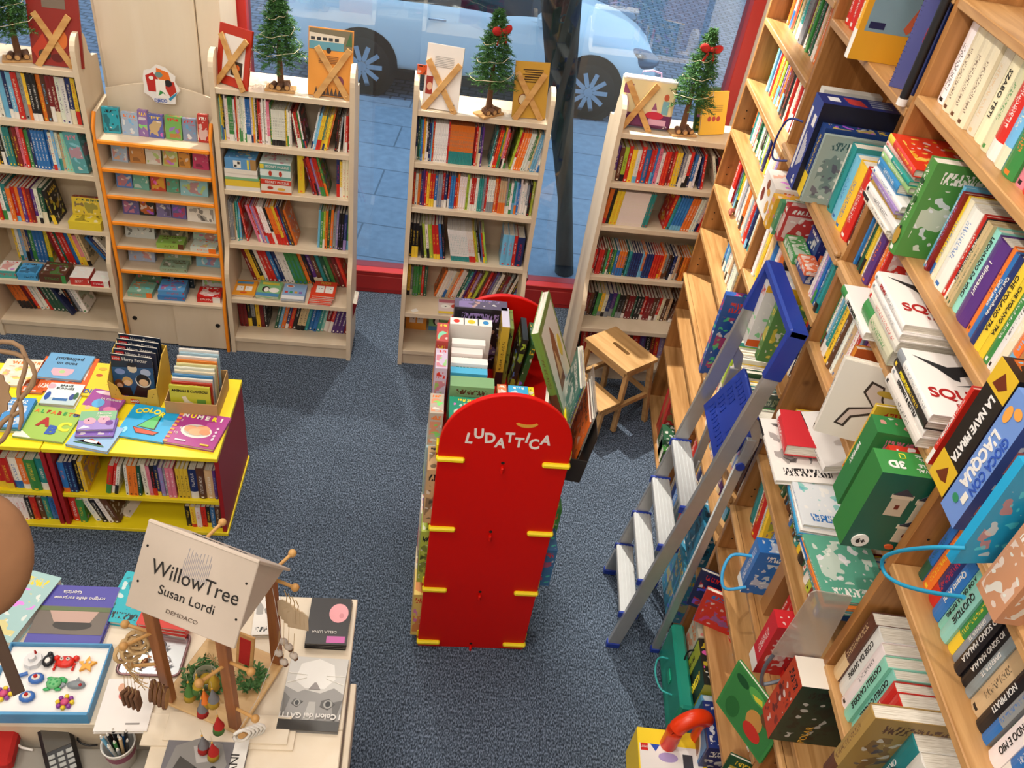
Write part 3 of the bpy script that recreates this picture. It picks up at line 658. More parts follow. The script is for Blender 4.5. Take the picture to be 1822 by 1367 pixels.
prow(1, 2.15, '|470 T14 t:w w:a t:h T20 s:b y:b T26 r:w T12 k:c k', .0, .01, t=.018, d=.20, back=.03, h=.235)
prow(1, 1.555, 'w y e:w e:y T18 b:w T10 w:r o:w o:r k', .02, .51, t=.014, d=.2, back=.035, h=.26)
prow(1, 1.555, 'r n:w m y:b k w:r', .74, .02, t=.014, d=.2, back=.05, h=.25)
prow(1, 0.965, 'T16 n:r T12 g:l o:w r:w t:a T30 l:c T12 c w:y w:l y w h T10 w:r y:m w t:o r:i a |60 g:y T24 w:g b:r o:w m n', .06, .0, t=.014, d=.2, back=.02, h=.30)
prow(1, 0.715, 'e:o h:w t:k r:b a w:m n:w o:s w:h p m:w k t a:w i', .05, .02, t=.018, d=.16, back=.05, h=.21)
prow(1, 0.43, 'r:w b:w y:r n w:b g:w k r:y s:w m o w h:y d', .05, .02, t=.02, d=.16, back=.05, h=.22)
prow(1, 0.03, 'T45 n:y b:w r:k t:w a:r w:b g:y b:r', .03, .05, t=.04, d=.18, back=.02, h=.30)
prow(2, 2.69, 'T26 w:k T16 c:m3 c:e T22 c:a=SZABO_TETI T12 c:g T14 r:w s T24 g:o T12 i T18 y:r=ROMANZO y:r T14 a:v T20 b:s n |60', .01, .01, t=.016, d=.2, back=.045, h=.22, jh=.03)
prow(2, 2.365, '|375 T10 s:w d:v T16 y:b c:w T30 w:b T9 r:w k:w e:h2 T14 q:k=LEONARDO_DA_VINCI T36 p:o=I_dinosauri T11 o:m T14 b:w=Qui_al_paese n:w=Qui_nel_profondo y:r=CHE_VOLANO_TRA y:r=CHE_VOLANO_TRA T11 g:w w:k T14 c:w o T10 r:t', .0, .03, t=.014, d=.17, back=.035, h=.23, jh=.03)
prow(2, 2.145, 'T11 b:s e:k T13 h:k T15 y:k T20 w:a T26 p:o T14 o:w T16 r:w', .0, .765, t=.014, d=.17, back=.03, h=.19, jh=.02)
prow(2, 1.825, 'T12 g:b w:m s:w T18 t:w y:k T12 m w:a e T14 w:i r:w T9 a:v p:k i:n w:i k:w v:k', .0, .575, t=.014, d=.18, back=.03, h=.25, jh=.03)
prow(2, 1.275, 'y:w T16 w:k m:w a:k T22 e:h |10 T16 h:w T9 e:o s:k T22 r:m T10 w:k r:w T12 l:b a m T18 t:w h:y T22 h:k T14 w:r w m:w l:k d T18 y:o b:w |180', .01, .02, t=.015, d=.19, back=.05, h=.26, jh=.03)
prow(2, 0.98, '/-14 T24 t:h T14 w:m T22 r:y T14 w y:g /0 |50 T30 b:w |60 T40 e:m |80 T14 r:w2 T18 w:r |40 a:t d:r2 v:w2 e', .02, .0, t=.016, d=.18, back=.04, h=.24)
prow(2, 0.715, 'T14 r:h |60 T12 h:w g:w r o:w T14 i:d a k:w w T18 y:k a:w h:k y:w e c:k2 m:k |120', .06, .02, t=.014, d=.15, back=.09, h=.20)
prow(2, 0.43, 'T14 w:o T20 y:b |10 T22 g:r |30 T13 r:w r:w n r:k b:w r:w2 d r m:w r k:w b r:w i r:w2 |20 y:r', .04, .03, t=.014, d=.14, back=.10, h=.17)
prow(3, 2.50, 'T20 k:w y:k b:w w:r r:w c', .02, .3, t=.02, d=.18, back=.05, h=.24)
prow(3, 1.83, 'T14 b:h o:y T18 n:r T20 b:w=Quanti_Anni T13 q:k=A_CHE_ORA_E_IL_FUTURO q:k=QUOTIDIE T14 g:y T12 a:k=DIVENTA_TE T12 k:w=IO_SONO_MALALA k:w=IO_SONO_MALALA T11 a:k=DIVENTA_TE T18 e:k T12 k:a=NOI_PIRATI a:b |10 T16 w:n=IL_MONDO_E_MIO b:w=E_INVECE_SI T18 n:a t:w=AMY_116_film T10 w:r T16 m:h T18 o:w=LO_SPACCO_ILLUSTRATO T20 p:k T22 b:w=IL_LIBRO_DELLA_STORIA T14 y:k=CONOSCERE y:k=CONOSCERE w:v', .02, .01, t=.016, d=.15, back=.055, h=.21, jh=.05)
prow(3, 1.365, 'T14 m:e w:k=COSE_DA_SAPERE w:k T12 q:k=CASTELLI_CANDELE q:k=CASTELLI_CANDELE r:y=PITTURA r:y=PITTURA T16 t:c=ORTI t:c=ORTI T14 w:r=LEGIAN_ANTICA |95 T12 n:m T10 m:w T12 o:w2 e:m |220', .01, .0, t=.015, d=.2, back=.02, h=.27, jh=.02)
prow(3, 1.05, '|230 T16 m:b T12 o:w o:y n:w l:k a:k m w:k h:w k:w n e:m w:k', .0, .2, t=.014, d=.18, back=.03, h=.22)
prow(3, 0.715, 'o:r y:w o:k e:w n b:o', .04, .5, t=.02, d=.16, back=.03, h=.2)

# ---------------------------------------------------------------- single printed things
LIE = Matrix(((0, 1, 0, 0), (0, 0, 1, 0), (1, 0, 0, 0), (0, 0, 0, 1)))     # book axes -> lying flat, cover up, spine on the left
def C(c): return CL[c] if len(c) == 1 else hexc(c)
def book(name, label, M, t, h, d, c, a='w', seed=None, cat='book', group=None, hard=True, art=1.0, spine=0.5, parent=None):
    mb = MB(); pg = MB(); book_geo(mb, I4, t, h, d, C(c), C(a), rnd.random() if seed is None else seed, pg, hard, art, spine)
    o = mb.build(name, parent, None, False); o.matrix_local = M
    if not parent: tag(o, label, cat, group)
    pg.build('pages', o, None, False)
    return o
def lie(name, label, cx_, cy_, z, ang, w_, h, t, c, a='w', F=I4, tilt=None, **k):
    M = F @ T(cx_, cy_, z) @ RZ(ang) @ (tilt or I4) @ T(-w_ / 2, -h / 2, 0) @ LIE
    return book(name, label, M, t, h, w_, c, a, **k)
def topM(w_, h, t): return LIE.inverted() @ T(w_ / 2, h / 2, t + 0.0004)   # parent-space matrix of the centre of the top cover of a lying book
def pbox(name, label, M, x, y, z, c, a='w', kinds=(1, 1, 1, 1, 1, 0), cat='box', group=None, parent=None, cols=None, bev=0):
    """closed printed carton: x wide, y deep, z high; kinds for -y,+y,-x,+x,+z,-z"""
    mb = MB(); s_ = rnd.random()
    Q = [((0, 0, 0), (x, 0, 0), (x, 0, z), (0, 0, z)), ((x, y, 0), (0, y, 0), (0, y, z), (x, y, z)), ((0, y, 0), (0, 0, 0), (0, 0, z), (0, y, z)),
         ((x, 0, 0), (x, y, 0), (x, y, z), (x, 0, z)), ((0, 0, z), (x, 0, z), (x, y, z), (0, y, z)), ((0, y, 0), (x, y, 0), (x, 0, 0), (0, 0, 0))]
    for i, q in enumerate(Q):
        u_ = (Vector(q[1]) - Vector(q[0])).length; v_ = (Vector(q[3]) - Vector(q[0])).length
        cc = C(cols[i]) if cols and cols[i] else C(c); mt = [(0, 0), (u_, 0), (u_, v_), (0, v_)]; uv = [(0, 0), (1, 0), (1, 1), (0, 1)]
        kd = kinds[i]
        if kd == 0.5 and u_ > v_: uv = [(0, 1), (0, 0), (1, 0), (1, 1)]; mt = [(0, u_), (0, 0), (v_, 0), (v_, u_)]
        mb.face(I4, q, cover, (*cc, s_), (*C(a), kd), uv, mt)
    o = mb.build(name, parent, None, False); o.matrix_local = M
    if not parent: tag(o, label, cat, group)
    return o
def ill(parent, M, items, name='illustration'):
    mb = MB(); k = 0
    for it in items:
        col = (*C(it[-1]), 0.3); z0 = 0.0002 + k * 0.00022; k += 1
        if it[0] == 'd':
            _, x, y, rx, ry = it[:5]; pts = [(x + rx * math.cos(2 * math.pi * i / 20), y + ry * math.sin(2 * math.pi * i / 20)) for i in range(20)]
        elif it[0] == 'r':
            _, x0, y0, x1, y1 = it[:5]; pts = [(x0, y0), (x1, y0), (x1, y1), (x0, y1)]
        else: pts = it[1]
        mb.prism(M, pts, 0, z0, cover, base=col, acc=(*C('k'), 0))
    return mb.build(name, parent)
def spine_text(o, s, size, t, h, mat=None, zc=0.5, off=0.0, flip=False, bold=0.0, xs=1.0, bul=0.12):
    d_ = (0, 0, 1) if flip else (0, 0, -1); u_ = (-1, 0, 0) if flip else (1, 0, 0)
    return text(s, size, frame((t * 0.5 + off, -bul * t - 0.0006, h * zc), d_, u_), mat or ink_white, o, bold=bold, xs=xs)

# ---- card rack between the first two bookcases
UL, UR = -1.755, -1.142
rk = empty('card_rack', WF @ T((UL + UR) / 2, 4.42, 0), 'birch display rack with orange edges and seven steps of small boxes', 'display rack')
Mi = T(-(UL + UR) / 2, -4.42, 0)
RZs = [1.312, 1.152, 0.992, 0.828, 0.668, 0.508]
for x in (UL, UR - 0.018):
    m = MB(); Mp = Mi @ Matrix(((0, 0, 1, x), (1, 0, 0, 0), (0, 1, 0, 0), (0, 0, 0, 1)))
    pr = [(4.27, 0), (4.27, .33), (4.315, .44), (4.32, 1.28), (4.335, 1.38), (4.38, 1.44), (4.58, 1.46), (4.58, 0)]
    m.prism(Mp, pr, 0, 0.018, birch); m.build('side_panel', rk)
    m = MB(); path = [(x + 0.009, 4.266, 0.0), (x + 0.009, 4.266, .33), (x + 0.009, 4.311, .44), (x + 0.009, 4.316, 1.28), (x + 0.009, 4.331, 1.38), (x + 0.009, 4.376, 1.445)]
    m.tube([Mi @ Vector(p) for p in path], 0.0105, orange_edge, 8); m.build('edge_trim', rk)
for z in RZs:
    m = MB(); m.box(Mi, UL + .018, UR - .018, 4.325, 4.56, z - .016, z, birch, 0.001); sh_ = m.build('shelf', rk)
    m = MB(); m.box(Mi, UL + .018, UR - .018, 4.311, 4.325, z - .018, z + .006, orange_edge, 0.005); m.build('shelf_edge', sh_)
m = MB(); m.box(Mi, UL + .018, UR - .018, 4.262, 4.56, .322, .342, birch, 0.002); m.build('cabinet_top', rk)
m = MB(); m.box(Mi, UL + .018, UR - .018, 4.30, 4.56, 0, .06, birch); m.build('plinth', rk)
for x0, x1, yy, hx in ((UL + .02, -1.44, 4.285, UL + .06), (-1.455, UR - .02, 4.272, UR - .06)):
    m = MB(); m.box(Mi, x0, x1, yy, yy + .012, .012, .32, birch, 0.001); dr = m.build('sliding_door', rk)
    m = MB(); m.cyl(Mi @ T(hx, yy - .001, .19) @ RX(90), .014, .014, -.001, .002, dark_m, 16); m.build('finger_hole', dr)
m = MB(); pts = [(UL + .018, 0.3), (UR - .018, 0.3), (UR - .018, 1.50)] + [(UR - .018 - (UR - UL - .036) * i / 12, 1.50 + .055 * math.sin(math.pi * i / 12) + 0.0) for i in range(1, 12)] + [(UL + .018, 1.50)]
m.prism(Mi @ T(0, 4.56, 0) @ RX(90), pts, -.012, 0, birch_pale); m.build('back_panel', rk)
# hanging sign on the column: a white cut-out card with coloured patches
m = MB(); sp = [(-.085, .03), (-.075, .075), (-.04, .085), (-.01, .11), (.035, .10), (.06, .075), (.085, .06), (.08, .03), (.105, -.01), (.08, -.04), (.075, -.085), (.04, -.09), (-.03, -.085), (-.05, -.06), (-.085, -.04), (-.08, -.005)]
so = empty('hanging_sign', WF @ T(-1.44, 4.535, 1.555), 'white cut-out sign with colourful drawings above the card rack', 'sign')
m.prism(RX(82), sp, 0, 0.006, ink_white); m.build('card', so)
ill(so, RX(82) @ T(0, 0, 0.0062), [('p', [(-.07, .05), (-.03, .07), (.0, .03), (-.02, -.03), (-.06, -.03)], 'B8241C'), ('p', [(-.01, .095), (.05, .075), (.06, .03), (.02, .02), (-.015, .05)], 'E07020'), ('p', [(.03, .03), (.075, .03), (.085, -.02), (.05, -.05), (.03, -.01)], 'B83020'),
    ('d', .045, .02, .02, .018, 'k'), ('d', .0, .06, .02, .014, '6A8C88'), ('r', -.02, -.06, .03, .035, 'w'), ('p', [(-.01, -.05), (.02, -.03), (.03, -.045), (.0, -.02)], '2E8A40'), ('p', [(.04, -.06), (.09, -.02), (.08, -.04), (.05, -.07)], '2A88B0'), ('d', -.04, .04, .012, .01, 'w')])
text('DJECO', 0.022, RX(82) @ T(0.0, -.074, 0.0075), ink_blue, so, 'lettering', bold=0.0005)

card_label = {
 0: [(.005, .085, .135, '2A9FB4', 'k', 'turquoise card box with a black cat'), (.100, .085, .12, '9FB4CC', 'o', 'pale blue card box with an orange fox'), (.185, .05, .14, '8E6EA8', 'y', 'narrow purple card box with yellow top'), (.235, .08, .125, '5A62A8', 'y', 'violet card box with a yellow star girl'), (.325, .085, .125, '6FA858', 'r', 'green card box with a red dragon'), (.415, .07, .12, '7E8CA8', 'r', 'grey blue card box beside the red one'), (.495, .055, .15, 'B8342C', 'w', 'tall dark red box at the right end')],
 1: [(.02, .085, .125, 'A8BCD4', 'o', 'light blue card box with an orange castle'), (.115, .08, .12, 'C88A48', 'm', 'brown orange card box with a monkey'), (.20, .08, .12, 'E0DCD0', 'r', 'cream card box with small red shapes'), (.29, .08, .12, 'B8C87C', 'o', 'pale green card box with a fox'), (.375, .06, .12, 'D49440', 'm', 'ochre card box with a brown bear'), (.45, .085, .13, 'C8406C', 'k', 'pink card box with a black bird')],
 2: [(.02, .085, .13, '5A88C8', 'o', 'blue card box with a small orange dog'), (.11, .085, .12, '6FAFA0', 'w', 'mint card box with white animals'), (.205, .08, .12, 'C85038', 'y', 'red card box with a yellow figure'), (.29, .07, .11, '5F9C80', 'r', 'green card box with red shapes'), (.37, .15, .12, '8FC0C8', 'r', 'wide pale teal box with fishes')],
 3: [(.03, .09, .11, '66609C', 'i', 'purple card box with a pink figure'), (.12, .085, .11, '22262A', 'o', 'black card box with an orange robot'), (.215, .08, .10, '7C74A4', 'k', 'lilac card box with a dark figure'), (.30, .08, .10, '6864A0', 'r', 'violet card box beside the white one'), (.39, .16, .115, 'E8E4DC', 'k', 'wide white box with small dark drawings')],
}
for i, rowl in card_label.items():
    for (x, w_, h_, c, a, lb) in rowl:
        big = w_ > .14
        pbox('card_box' if not big else 'game_box', lb + ' on the %s rack step' % ordw(i + 1), WF @ T(UL + .022 + x, 4.42 if not big else 4.40, RZs[i] + .001) @ RZ(rnd.uniform(-4, 4)) @ RX(-8), w_, .028 if not big else .035, h_, c, a, group='small card game boxes on the rack')
for i, items in {4: [(.015, .165, .15, 'C9D2D2', 'k', 'white box with a rainbow over a town'), (.215, .155, .15, '8C8468', 'k', 'brown box with tangled animals'), (.40, .155, .14, '9FB8A8', 'r', 'sage box with red faces')],
                 5: [(.01, .15, .14, 'A8B8D8', 'o', 'pale blue box with two red haired faces'), (.215, .155, .15, '8C9C80', 'i', 'green brown box with a pink shape'), (.40, .155, .14, '7EB4CC', 'r', 'light blue box with a boy and monkey')],
                 6: [(.03, .15, .15, '5A7A60', 'o', 'dark green box standing behind the dinosaur box'), (.22, .15, .15, '1E2E3A', 'w', 'dark box standing behind the blue box'), (.42, .14, .15, 'C8CCC8', 'r', 'pale box standing behind the red box')]}.items():
    z = RZs[i] if i < 6 else .342
    for (x, w_, h_, c, a, lb) in items:
        pbox('puzzle_box', lb + (' on the %s rack step' % ordw(i + 1) if i < 6 else ''), WF @ T(UL + .022 + x, 4.43, z + .001) @ RX(-9), w_, .035, h_, c, a, group='square puzzle boxes on the rack')
for (x, y, z, w_, d_, h_, c, a, lb) in ((.215, 4.335, .668, .15, .09, .035, '8CB454', 'm', 'low green box lying in front of the brown box'), (.405, 4.335, .668, .145, .09, .03, 'C8D4CC', 'o', 'low mint box with orange fruits'),
        (.215, 4.335, .508, .15, .09, .03, '8FA890', 'm', 'low sage box lying on the sixth rack step'),
        (.02, 4.29, .342, .14, .12, .035, '7FAA94', 'o', 'low green box with dinosaurs on the cabinet top'), (.195, 4.28, .342, .155, .13, .03, '3F7CBC', 'r', 'blue box under another on the cabinet top'), (.20, 4.285, .373, .15, .125, .035, '5C9CD4', 'r', 'sky blue box with red crabs on cabinet top'), (.42, 4.29, .342, .135, .11, .04, 'C8201C', 'w', 'low red box with white teeth on the cabinet top')):
    pbox('game_box', lb, WF @ T(UL + .022 + x, y, z + .001) @ RZ(rnd.uniform(-4, 4)), w_, d_, h_, c, a, kinds=(.5, .5, 0, 0, 1, 0))

# ---- stools, boxes and books on the bookcase tops
TOPZ = 1.6605
def xstand(u, v, a, label, h=.25, w_=.17):
    root = empty('book_easel', WF @ T(u, v, TOPZ) @ RZ(a), label, 'book stand', 'crossed wooden book easels on the bookcases')
    ang = math.degrees(math.atan2(w_, h)); Lb = math.hypot(w_, h)
    for sgn, dy in ((1, 0), (-1, .0085)):
        m = MB(); m.box(RX(-14) @ T(0, dy, h / 2) @ RY(sgn * ang), -.0155, .0155, 0, .008, -Lb / 2, Lb / 2, stand_wood, .001); m.build('slat', root)
    for s_ in (-1, 1):
        m = MB(); m.box(T(s_ * w_ * .42, 0, 0), -.006, .006, .008, .05, .012, .020, stand_wood, .001); m.build('ledge', root)
    return root
xstand(-1.885, 4.36, 0, 'wooden crossed easel holding the red book at the far left')
xstand(-1.04, 4.35, -28, 'wooden crossed easel holding the red book left of fir tree')
xstand(-.515, 4.35, 0, 'wooden crossed easel holding the orange bus book')
xstand(.04, 4.34, -10, 'wooden crossed easel holding the white book')
xstand(.52, 4.36, 8, 'wooden crossed easel holding the mustard book', .24, .15)
xstand(1.115, 4.38, -4, 'wooden crossed easel holding the castle play case', .25, .16)
def cov(name, label, u, v, a, w_, h, t, c, ac='w', tilt=-14, art=1.0, **k):
    """a book standing up, its back cover turned to the room"""
    M = WF @ T(u, v, TOPZ + .004) @ RZ(a) @ RX(tilt) @ T(w_ / 2, 0, 0) @ Matrix(((0, -1, 0, 0), (1, 0, 0, 0), (0, 0, 1, 0), (0, 0, 0, 1)))
    return book(name, label, M, t, h, w_, c, ac, art=art, **k)
FM = lambda w_, h, t: Matrix(((0, -1, 0, 0), (1, 0, 0, 0), (0, 0, 1, 0), (0, 0, 0, 1))).inverted() @ T(-w_ / 2, -.0006, h / 2) @ RX(90)
o = cov('picture_book', 'large dark red illustrated book on the far-left bookcase top', -1.875, 4.375, 0, .245, .34, .012, '8E241C', 'o', art=0)
ill(o, FM(.245, .34, .012), [('r', -.05, .10, .06, .16, '7A6A5C'), ('p', [(-.12, -.1), (-.06, -.02), (-.03, -.09), (-.09, -.15)], 'C03A20'), ('d', .02, -.04, .035, .05, 'D8702C'), ('p', [(.05, -.12), (.10, -.02), (.11, -.12)], 'C87840'), ('d', -.06, -.12, .03, .025, '4A3A28'), ('d', .0, -.13, .03, .02, '601410')])
o = cov('picture_book', 'red framed book with a white back left of the fir tree', -1.03, 4.37, -28, .20, .29, .014, 'B8301C', 'w', art=0)
ill(o, FM(.2, .29, .014), [('r', -.065, -.10, .07, .10, 'E8E0D8'), ('r', -.01, -.09, .06, -.02, '3A2A20'), ('d', .03, -.05, .014, .016, 'D86020')])
o = cov('picture_book', 'orange book with a turquoise bus drawing beside the fir tree', -.53, 4.375, 0, .225, .33, .016, 'E89A3C', 'm', art=0)
ill(o, FM(.225, .33, .016), [('r', -.108, .06, .108, .16, '7A7058'), ('p', [(-.108, .075), (.06, .075), (.07, .13), (-.108, .14)], 'E4D8C4'), ('r', -.108, .062, .066, .1, '5F9CB0')] + [('r', -.1 + i * .03, .105, -.08 + i * .03, .12, '2A3038') for i in range(5)] + [('d', -.01, .06, .012, .014, 'k'), ('p', [(.075, .09), (.1, .16), (.108, .09)], '3F6A40')] + [('r', -.06, .03 - i * .008, .04, .033 - i * .008, '8A5A28') for i in range(5)] + [('p', [(-.08 + i * .02, -.16), (-.07 + i * .02, -.12), (-.06 + i * .02, -.16)], '4A3A34') for i in range(8)] + [('d', .05, -.09, .02, .03, '7A3A50')])
o = cov('picture_book', 'white book with a small red drawing on third bookcase top', .045, 4.365, -8, .19, .32, .014, 'EDE6E0', 'k', art=0)
ill(o, FM(.19, .32, .014), [('r', -.085, -.09, -.05, 0, 'A02818'), ('d', -.065, -.05, .014, .02, 'E0B090')] + [('r', -.05, .10 - i * .008, .05, .102 - i * .008, '9A9490') for i in range(7)] + [('r', .055, -.14, .075, -.125, 'k')])
o = cov('picture_book', 'mustard yellow book with wavy edge beside the bow topped fir', .525, 4.385, 8, .185, .285, .014, 'C89A3C', 'k', art=0)
ill(o, FM(.185, .285, .014), [('d', -.04, -.05, .026, .03, '7A2A28'), ('d', -.04, -.05, .022, .026, 'E0CDA8')] + [('r', -.05 + (i % 2) * .01, .10 - i * .012, .06, .105 - i * .012, '3A2A1C') for i in range(6)])
# castle play case
cs = empty('play_case', WF @ T(1.16, 4.41, TOPZ + .013) @ RZ(-3) @ RX(-10), 'cream and purple play case with castles and a white handle', 'toy case')
m = MB(); m.box(I4, -.15, .15, 0, .06, 0, .255, plain('case_cream', 'E8D8A8', .4), .012); m.build('case_body', cs)
m = MB(); m.box(I4, -.151, .151, -.001, .061, .0, .085, plain('case_purple', '6A2E5C', .4), .012); m.build('case_base', cs)
m = MB(); m.box(I4, -.15, .15, -.001, .06, .235, .262, ink_white, .01); m.build('case_lid', cs)
m = MB(); m.tube([(-.055, .03, .262), (-.05, .03, .285), (0, .03, .295), (.05, .03, .285), (.055, .03, .262)], .005, plain('handle_lilac', 'B8A0C8', .4)); m.build('handle', cs)
ill(cs, RX(90) @ T(0, 0, .0012), [('r', -.14, .17, -.09, .22, '8A4A6C'), ('p', [(-.14, .06), (-.14, .12), (-.12, .17), (-.10, .12), (-.10, .06)], 'D8B8C8'), ('r', .03, .05, .06, .10, 'E8C8D0'), ('p', [(.03, .1), (.045, .14), (.06, .1)], '9A5A7C'), ('r', .085, .08, .12, .15, '7EB4C0'), ('d', .10, .17, .014, .018, 'C86040'), ('d', .05, .07, .05, .02, 'C83048'), ('r', .02, .02, .12, .05, 'D8A8C0')])
text('2+', .022, RX(90) @ T(.12, .015, .002), ink_white, cs)
o = cov('picture_book', 'yellow book behind the rightmost fir tree', 1.565, 4.44, 20, .165, .23, .014, 'E8B828', 'r', art=0)
ill(o, FM(.165, .23, .014), [('d', -.03, -.03, .012, .014, 'B03028'), ('d', .0, -.03, .012, .014, 'B03028'), ('d', .03, -.03, .012, .014, 'B03028')] + [('r', -.05, .04 - i * .01, .05, .042 - i * .01, '9A7020') for i in range(4)])
cov('picture_book', 'thin dark green book behind the rightmost yellow book', 1.53, 4.475, 20, .15, .235, .01, '2E5A38', 'y')
pbox('price_card', 'small orange card clipped behind the white book', WF @ T(-.085, 4.39, TOPZ + .17), .05, .003, .05, 'E86030', 'k', cat='card')

# ---- boxes and stacks on the birch shelves
def ub(lb, u, v, z, w_, d_, h_, c, a='w', rz=0, rx=0, ry=0, nm='game_box', kinds=(1, 1, .5, .5, 1, 0), **k): return pbox(nm, lb, WF @ T(u, v, z + .0008) @ RZ(rz) @ RX(rx) @ RY(ry), w_, d_, h_, c, a, kinds=kinds, **k)
SZ_ = [z + .03 for z in LV]
zz = SZ_[2]
for lb, h_, c, a, w_ in (('white box at the bottom of the puzzle pile', .022, 'E4E0DC', 'a', .185), ('yellow colour game box in the puzzle pile', .038, 'E4C440', 'g', .185), ('green edged box on the yellow game box', .014, '7AB080', 'w', .18), ('white box above the yellow game box', .022, 'E8E2DA', 'k', .175), ('white box just under the blue and brown box', .024, 'E4DED4', 'y', .175)):
    ub(lb, -1.095, 4.338, zz, w_, .16, h_, c, a, rz=rnd.uniform(-2, 2), kinds=(0, 0, 0, 0, 1, 0)); zz += h_ + .001
o = ub('blue box with brown ends on top of the left puzzle pile', -1.09, 4.342, zz, .165, .13, .062, '5A94C8', 'y', kinds=(0, 0, 0, 0, 1, 0), cols=[None, None, 'A8814E', 'A8814E', None, None])
ill(o, RX(90) @ T(0, 0, .0008), [('r', .135, 0, .165, .062, 'A8814E'), ('r', .045, .008, .085, .05, 'E8E8E4'), ('r', .118, .004, .128, .058, 'E8D848'), ('r', .05, .012, .063, .026, '3A3A40'), ('r', .067, .03, .08, .045, '3A3A40')])
o = ub('red secret puzzle box under the teal one', -.903, 4.338, SZ_[2], .165, .15, .085, 'E8E0D4', 'o', kinds=(0, 0, 0, 0, 1, 0)); ill(o, RX(90) @ T(0, 0, .0008), [('r', 0, .055, .165, .085, 'C83828'), ('r', 0, 0, .165, .014, 'D8582C'), ('d', .05, .035, .016, .009, 'B83828'), ('d', .11, .03, .022, .008, 'E0B048')]); text('SECRET PUZZLE', .018, RX(90) @ T(.088, .069, .0022), ink_white, o)
o = ub('teal and white secret puzzle box on the red one', -.905, 4.342, SZ_[2] + .0865, .165, .15, .090, 'D8E4E2', 'r', kinds=(0, 0, 0, 0, 1, 0)); ill(o, RX(90) @ T(0, 0, .0008), [('r', 0, .055, .165, .09, '5A9A94'), ('r', 0, 0, .165, .016, '6AA09A'), ('r', 0, .06, .022, .085, 'E0C840'), ('d', .055, .033, .009, .016, 'B83828'), ('d', .11, .033, .009, .016, 'B83828')]); text('SECRET PUZZLE', .018, RX(90) @ T(.093, .073, .0022), ink_white, o)
def pile(u, v, n, c, a, lb, w_=.135, h_=.165, t_=.0075, fan=0.0, its=None, ttl=None, mt_=None):
    for i in range(n):
        top = i == n - 1
        o = lie('puzzle_book', '%s, %s of its pile' % (lb, 'topmost' if top else 'bottom one' if i == 0 else ordw(i + 1) + ' from the bottom'), u + rnd.uniform(-.004, .004) + fan * .007 * i, v + rnd.uniform(-.004, .004) + fan * .010 * i, SZ_[4] + .0006 + i * (t_ + .0006), rnd.uniform(-3, 3) + fan * 2, w_, h_, t_, c, a, F=WF, hard=False, art=0 if its else 1, group='puzzle book piles on the deep birch shelf')
    if its: ill(o, topM(w_, h_, t_), its)
    if ttl: text(ttl, .034, topM(w_, h_, t_) @ T(0, .058, .002), mt_, o, bold=.0012)
face = [('r', -.045, -.035, -.005, .015, 'w'), ('r', .005, -.035, .045, .015, 'w'), ('d', -.018, -.005, .003, .004, 'k'), ('d', .018, -.005, .003, .004, 'k')]
pile(-1.045, 4.372, 2, 'E0962C', 'b', 'orange puzzle book with white cartoon faces', its=[('r', -.05, .04, .045, .065, '5A94C0')] + face + [('d', .0, -.055, .02, .01, 'D05828')])
pile(-.895, 4.367, 3, '7FB478', 'k', 'green and blue puzzle book with a penguin', its=[('r', -.067, -.082, .067, -.05, '4A88B8'), ('r', -.05, .04, .05, .065, 'D8CC48'), ('d', -.02, -.01, .022, .032, 'k'), ('d', -.015, -.015, .014, .024, 'w'), ('d', .03, -.015, .03, .025, 'w')])
pile(-.745, 4.362, 3, '88A8D0', 'w', 'pale blue puzzle book with small animals', its=[('r', -.067, -.082, .067, -.045, 'E4E4E8'), ('d', -.03, .055, .024, .014, 'E0DCD8'), ('d', -.03, .055, .017, .009, 'C85838')] + [('r', -.055 + .028 * k, -.02, -.037 + .028 * k, .0, ('B83838', '3A9060', 'D8A040', '8A6AB0')[k]) for k in range(4)])
pile(-.585, 4.352, 6, 'D84428', 'w', 'red puzzle book with two smiling tooth faces', fan=.5, its=[('r', -.05, -.045, -.002, .03, 'w'), ('r', .004, -.045, .052, .03, 'w'), ('d', -.035, .0, .003, .004, 'k'), ('d', -.018, .0, .003, .004, 'k'), ('d', .02, .0, .003, .004, 'k'), ('d', .037, .0, .003, .004, 'k')], ttl='RIDI', mt_=ink_gold)
o = lie('comic', 'bunny comic book lying on the deep shelf behind red stand', .20, 4.36, SZ_[4] + .0006, 2, .13, .16, .008, 'D8C8C8', 'k', F=WF, hard=False, art=0); ill(o, topM(.13, .16, .008), [('r', -.06, .04, .06, .075, 'B86878'), ('d', -.02, .0, .03, .022, 'w'), ('d', .035, .005, .02, .02, 'B83828'), ('d', -.02, .0, .006, .006, 'k'), ('r', -.065, -.08, .065, -.055, 'E0C040')])
pbox('paper_slip', 'small white paper slip on the deep shelf left of the comic', WF @ T(-.02, 4.275, SZ_[4] + .0006) @ RZ(30), .04, .03, .001, 'EEEAE4', 'w', kinds=(0,) * 6, cat='paper')
for lb, u, c, its in (('orange cartoon face book leaning in the bottom cubby', .005, 'E0962C', [('r', -.05, .035, .045, .06, '5A94C0')] + face), ('green penguin book leaning in the bottom cubby', .155, '7FB478', [('r', -.067, -.08, .067, -.05, '4A88B8'), ('d', -.02, -.01, .022, .032, 'k'), ('d', -.015, -.015, .014, .024, 'w')])):
    o = pbox('puzzle_book', lb, WF @ T(u - .067, 4.50, SZ_[5] + .001) @ RX(-12), .135, .008, .165, c, 'w', kinds=(0,) * 6, cat='book'); ill(o, T(.0675, 0, .0825) @ RX(90) @ T(0, 0, .0006), its)
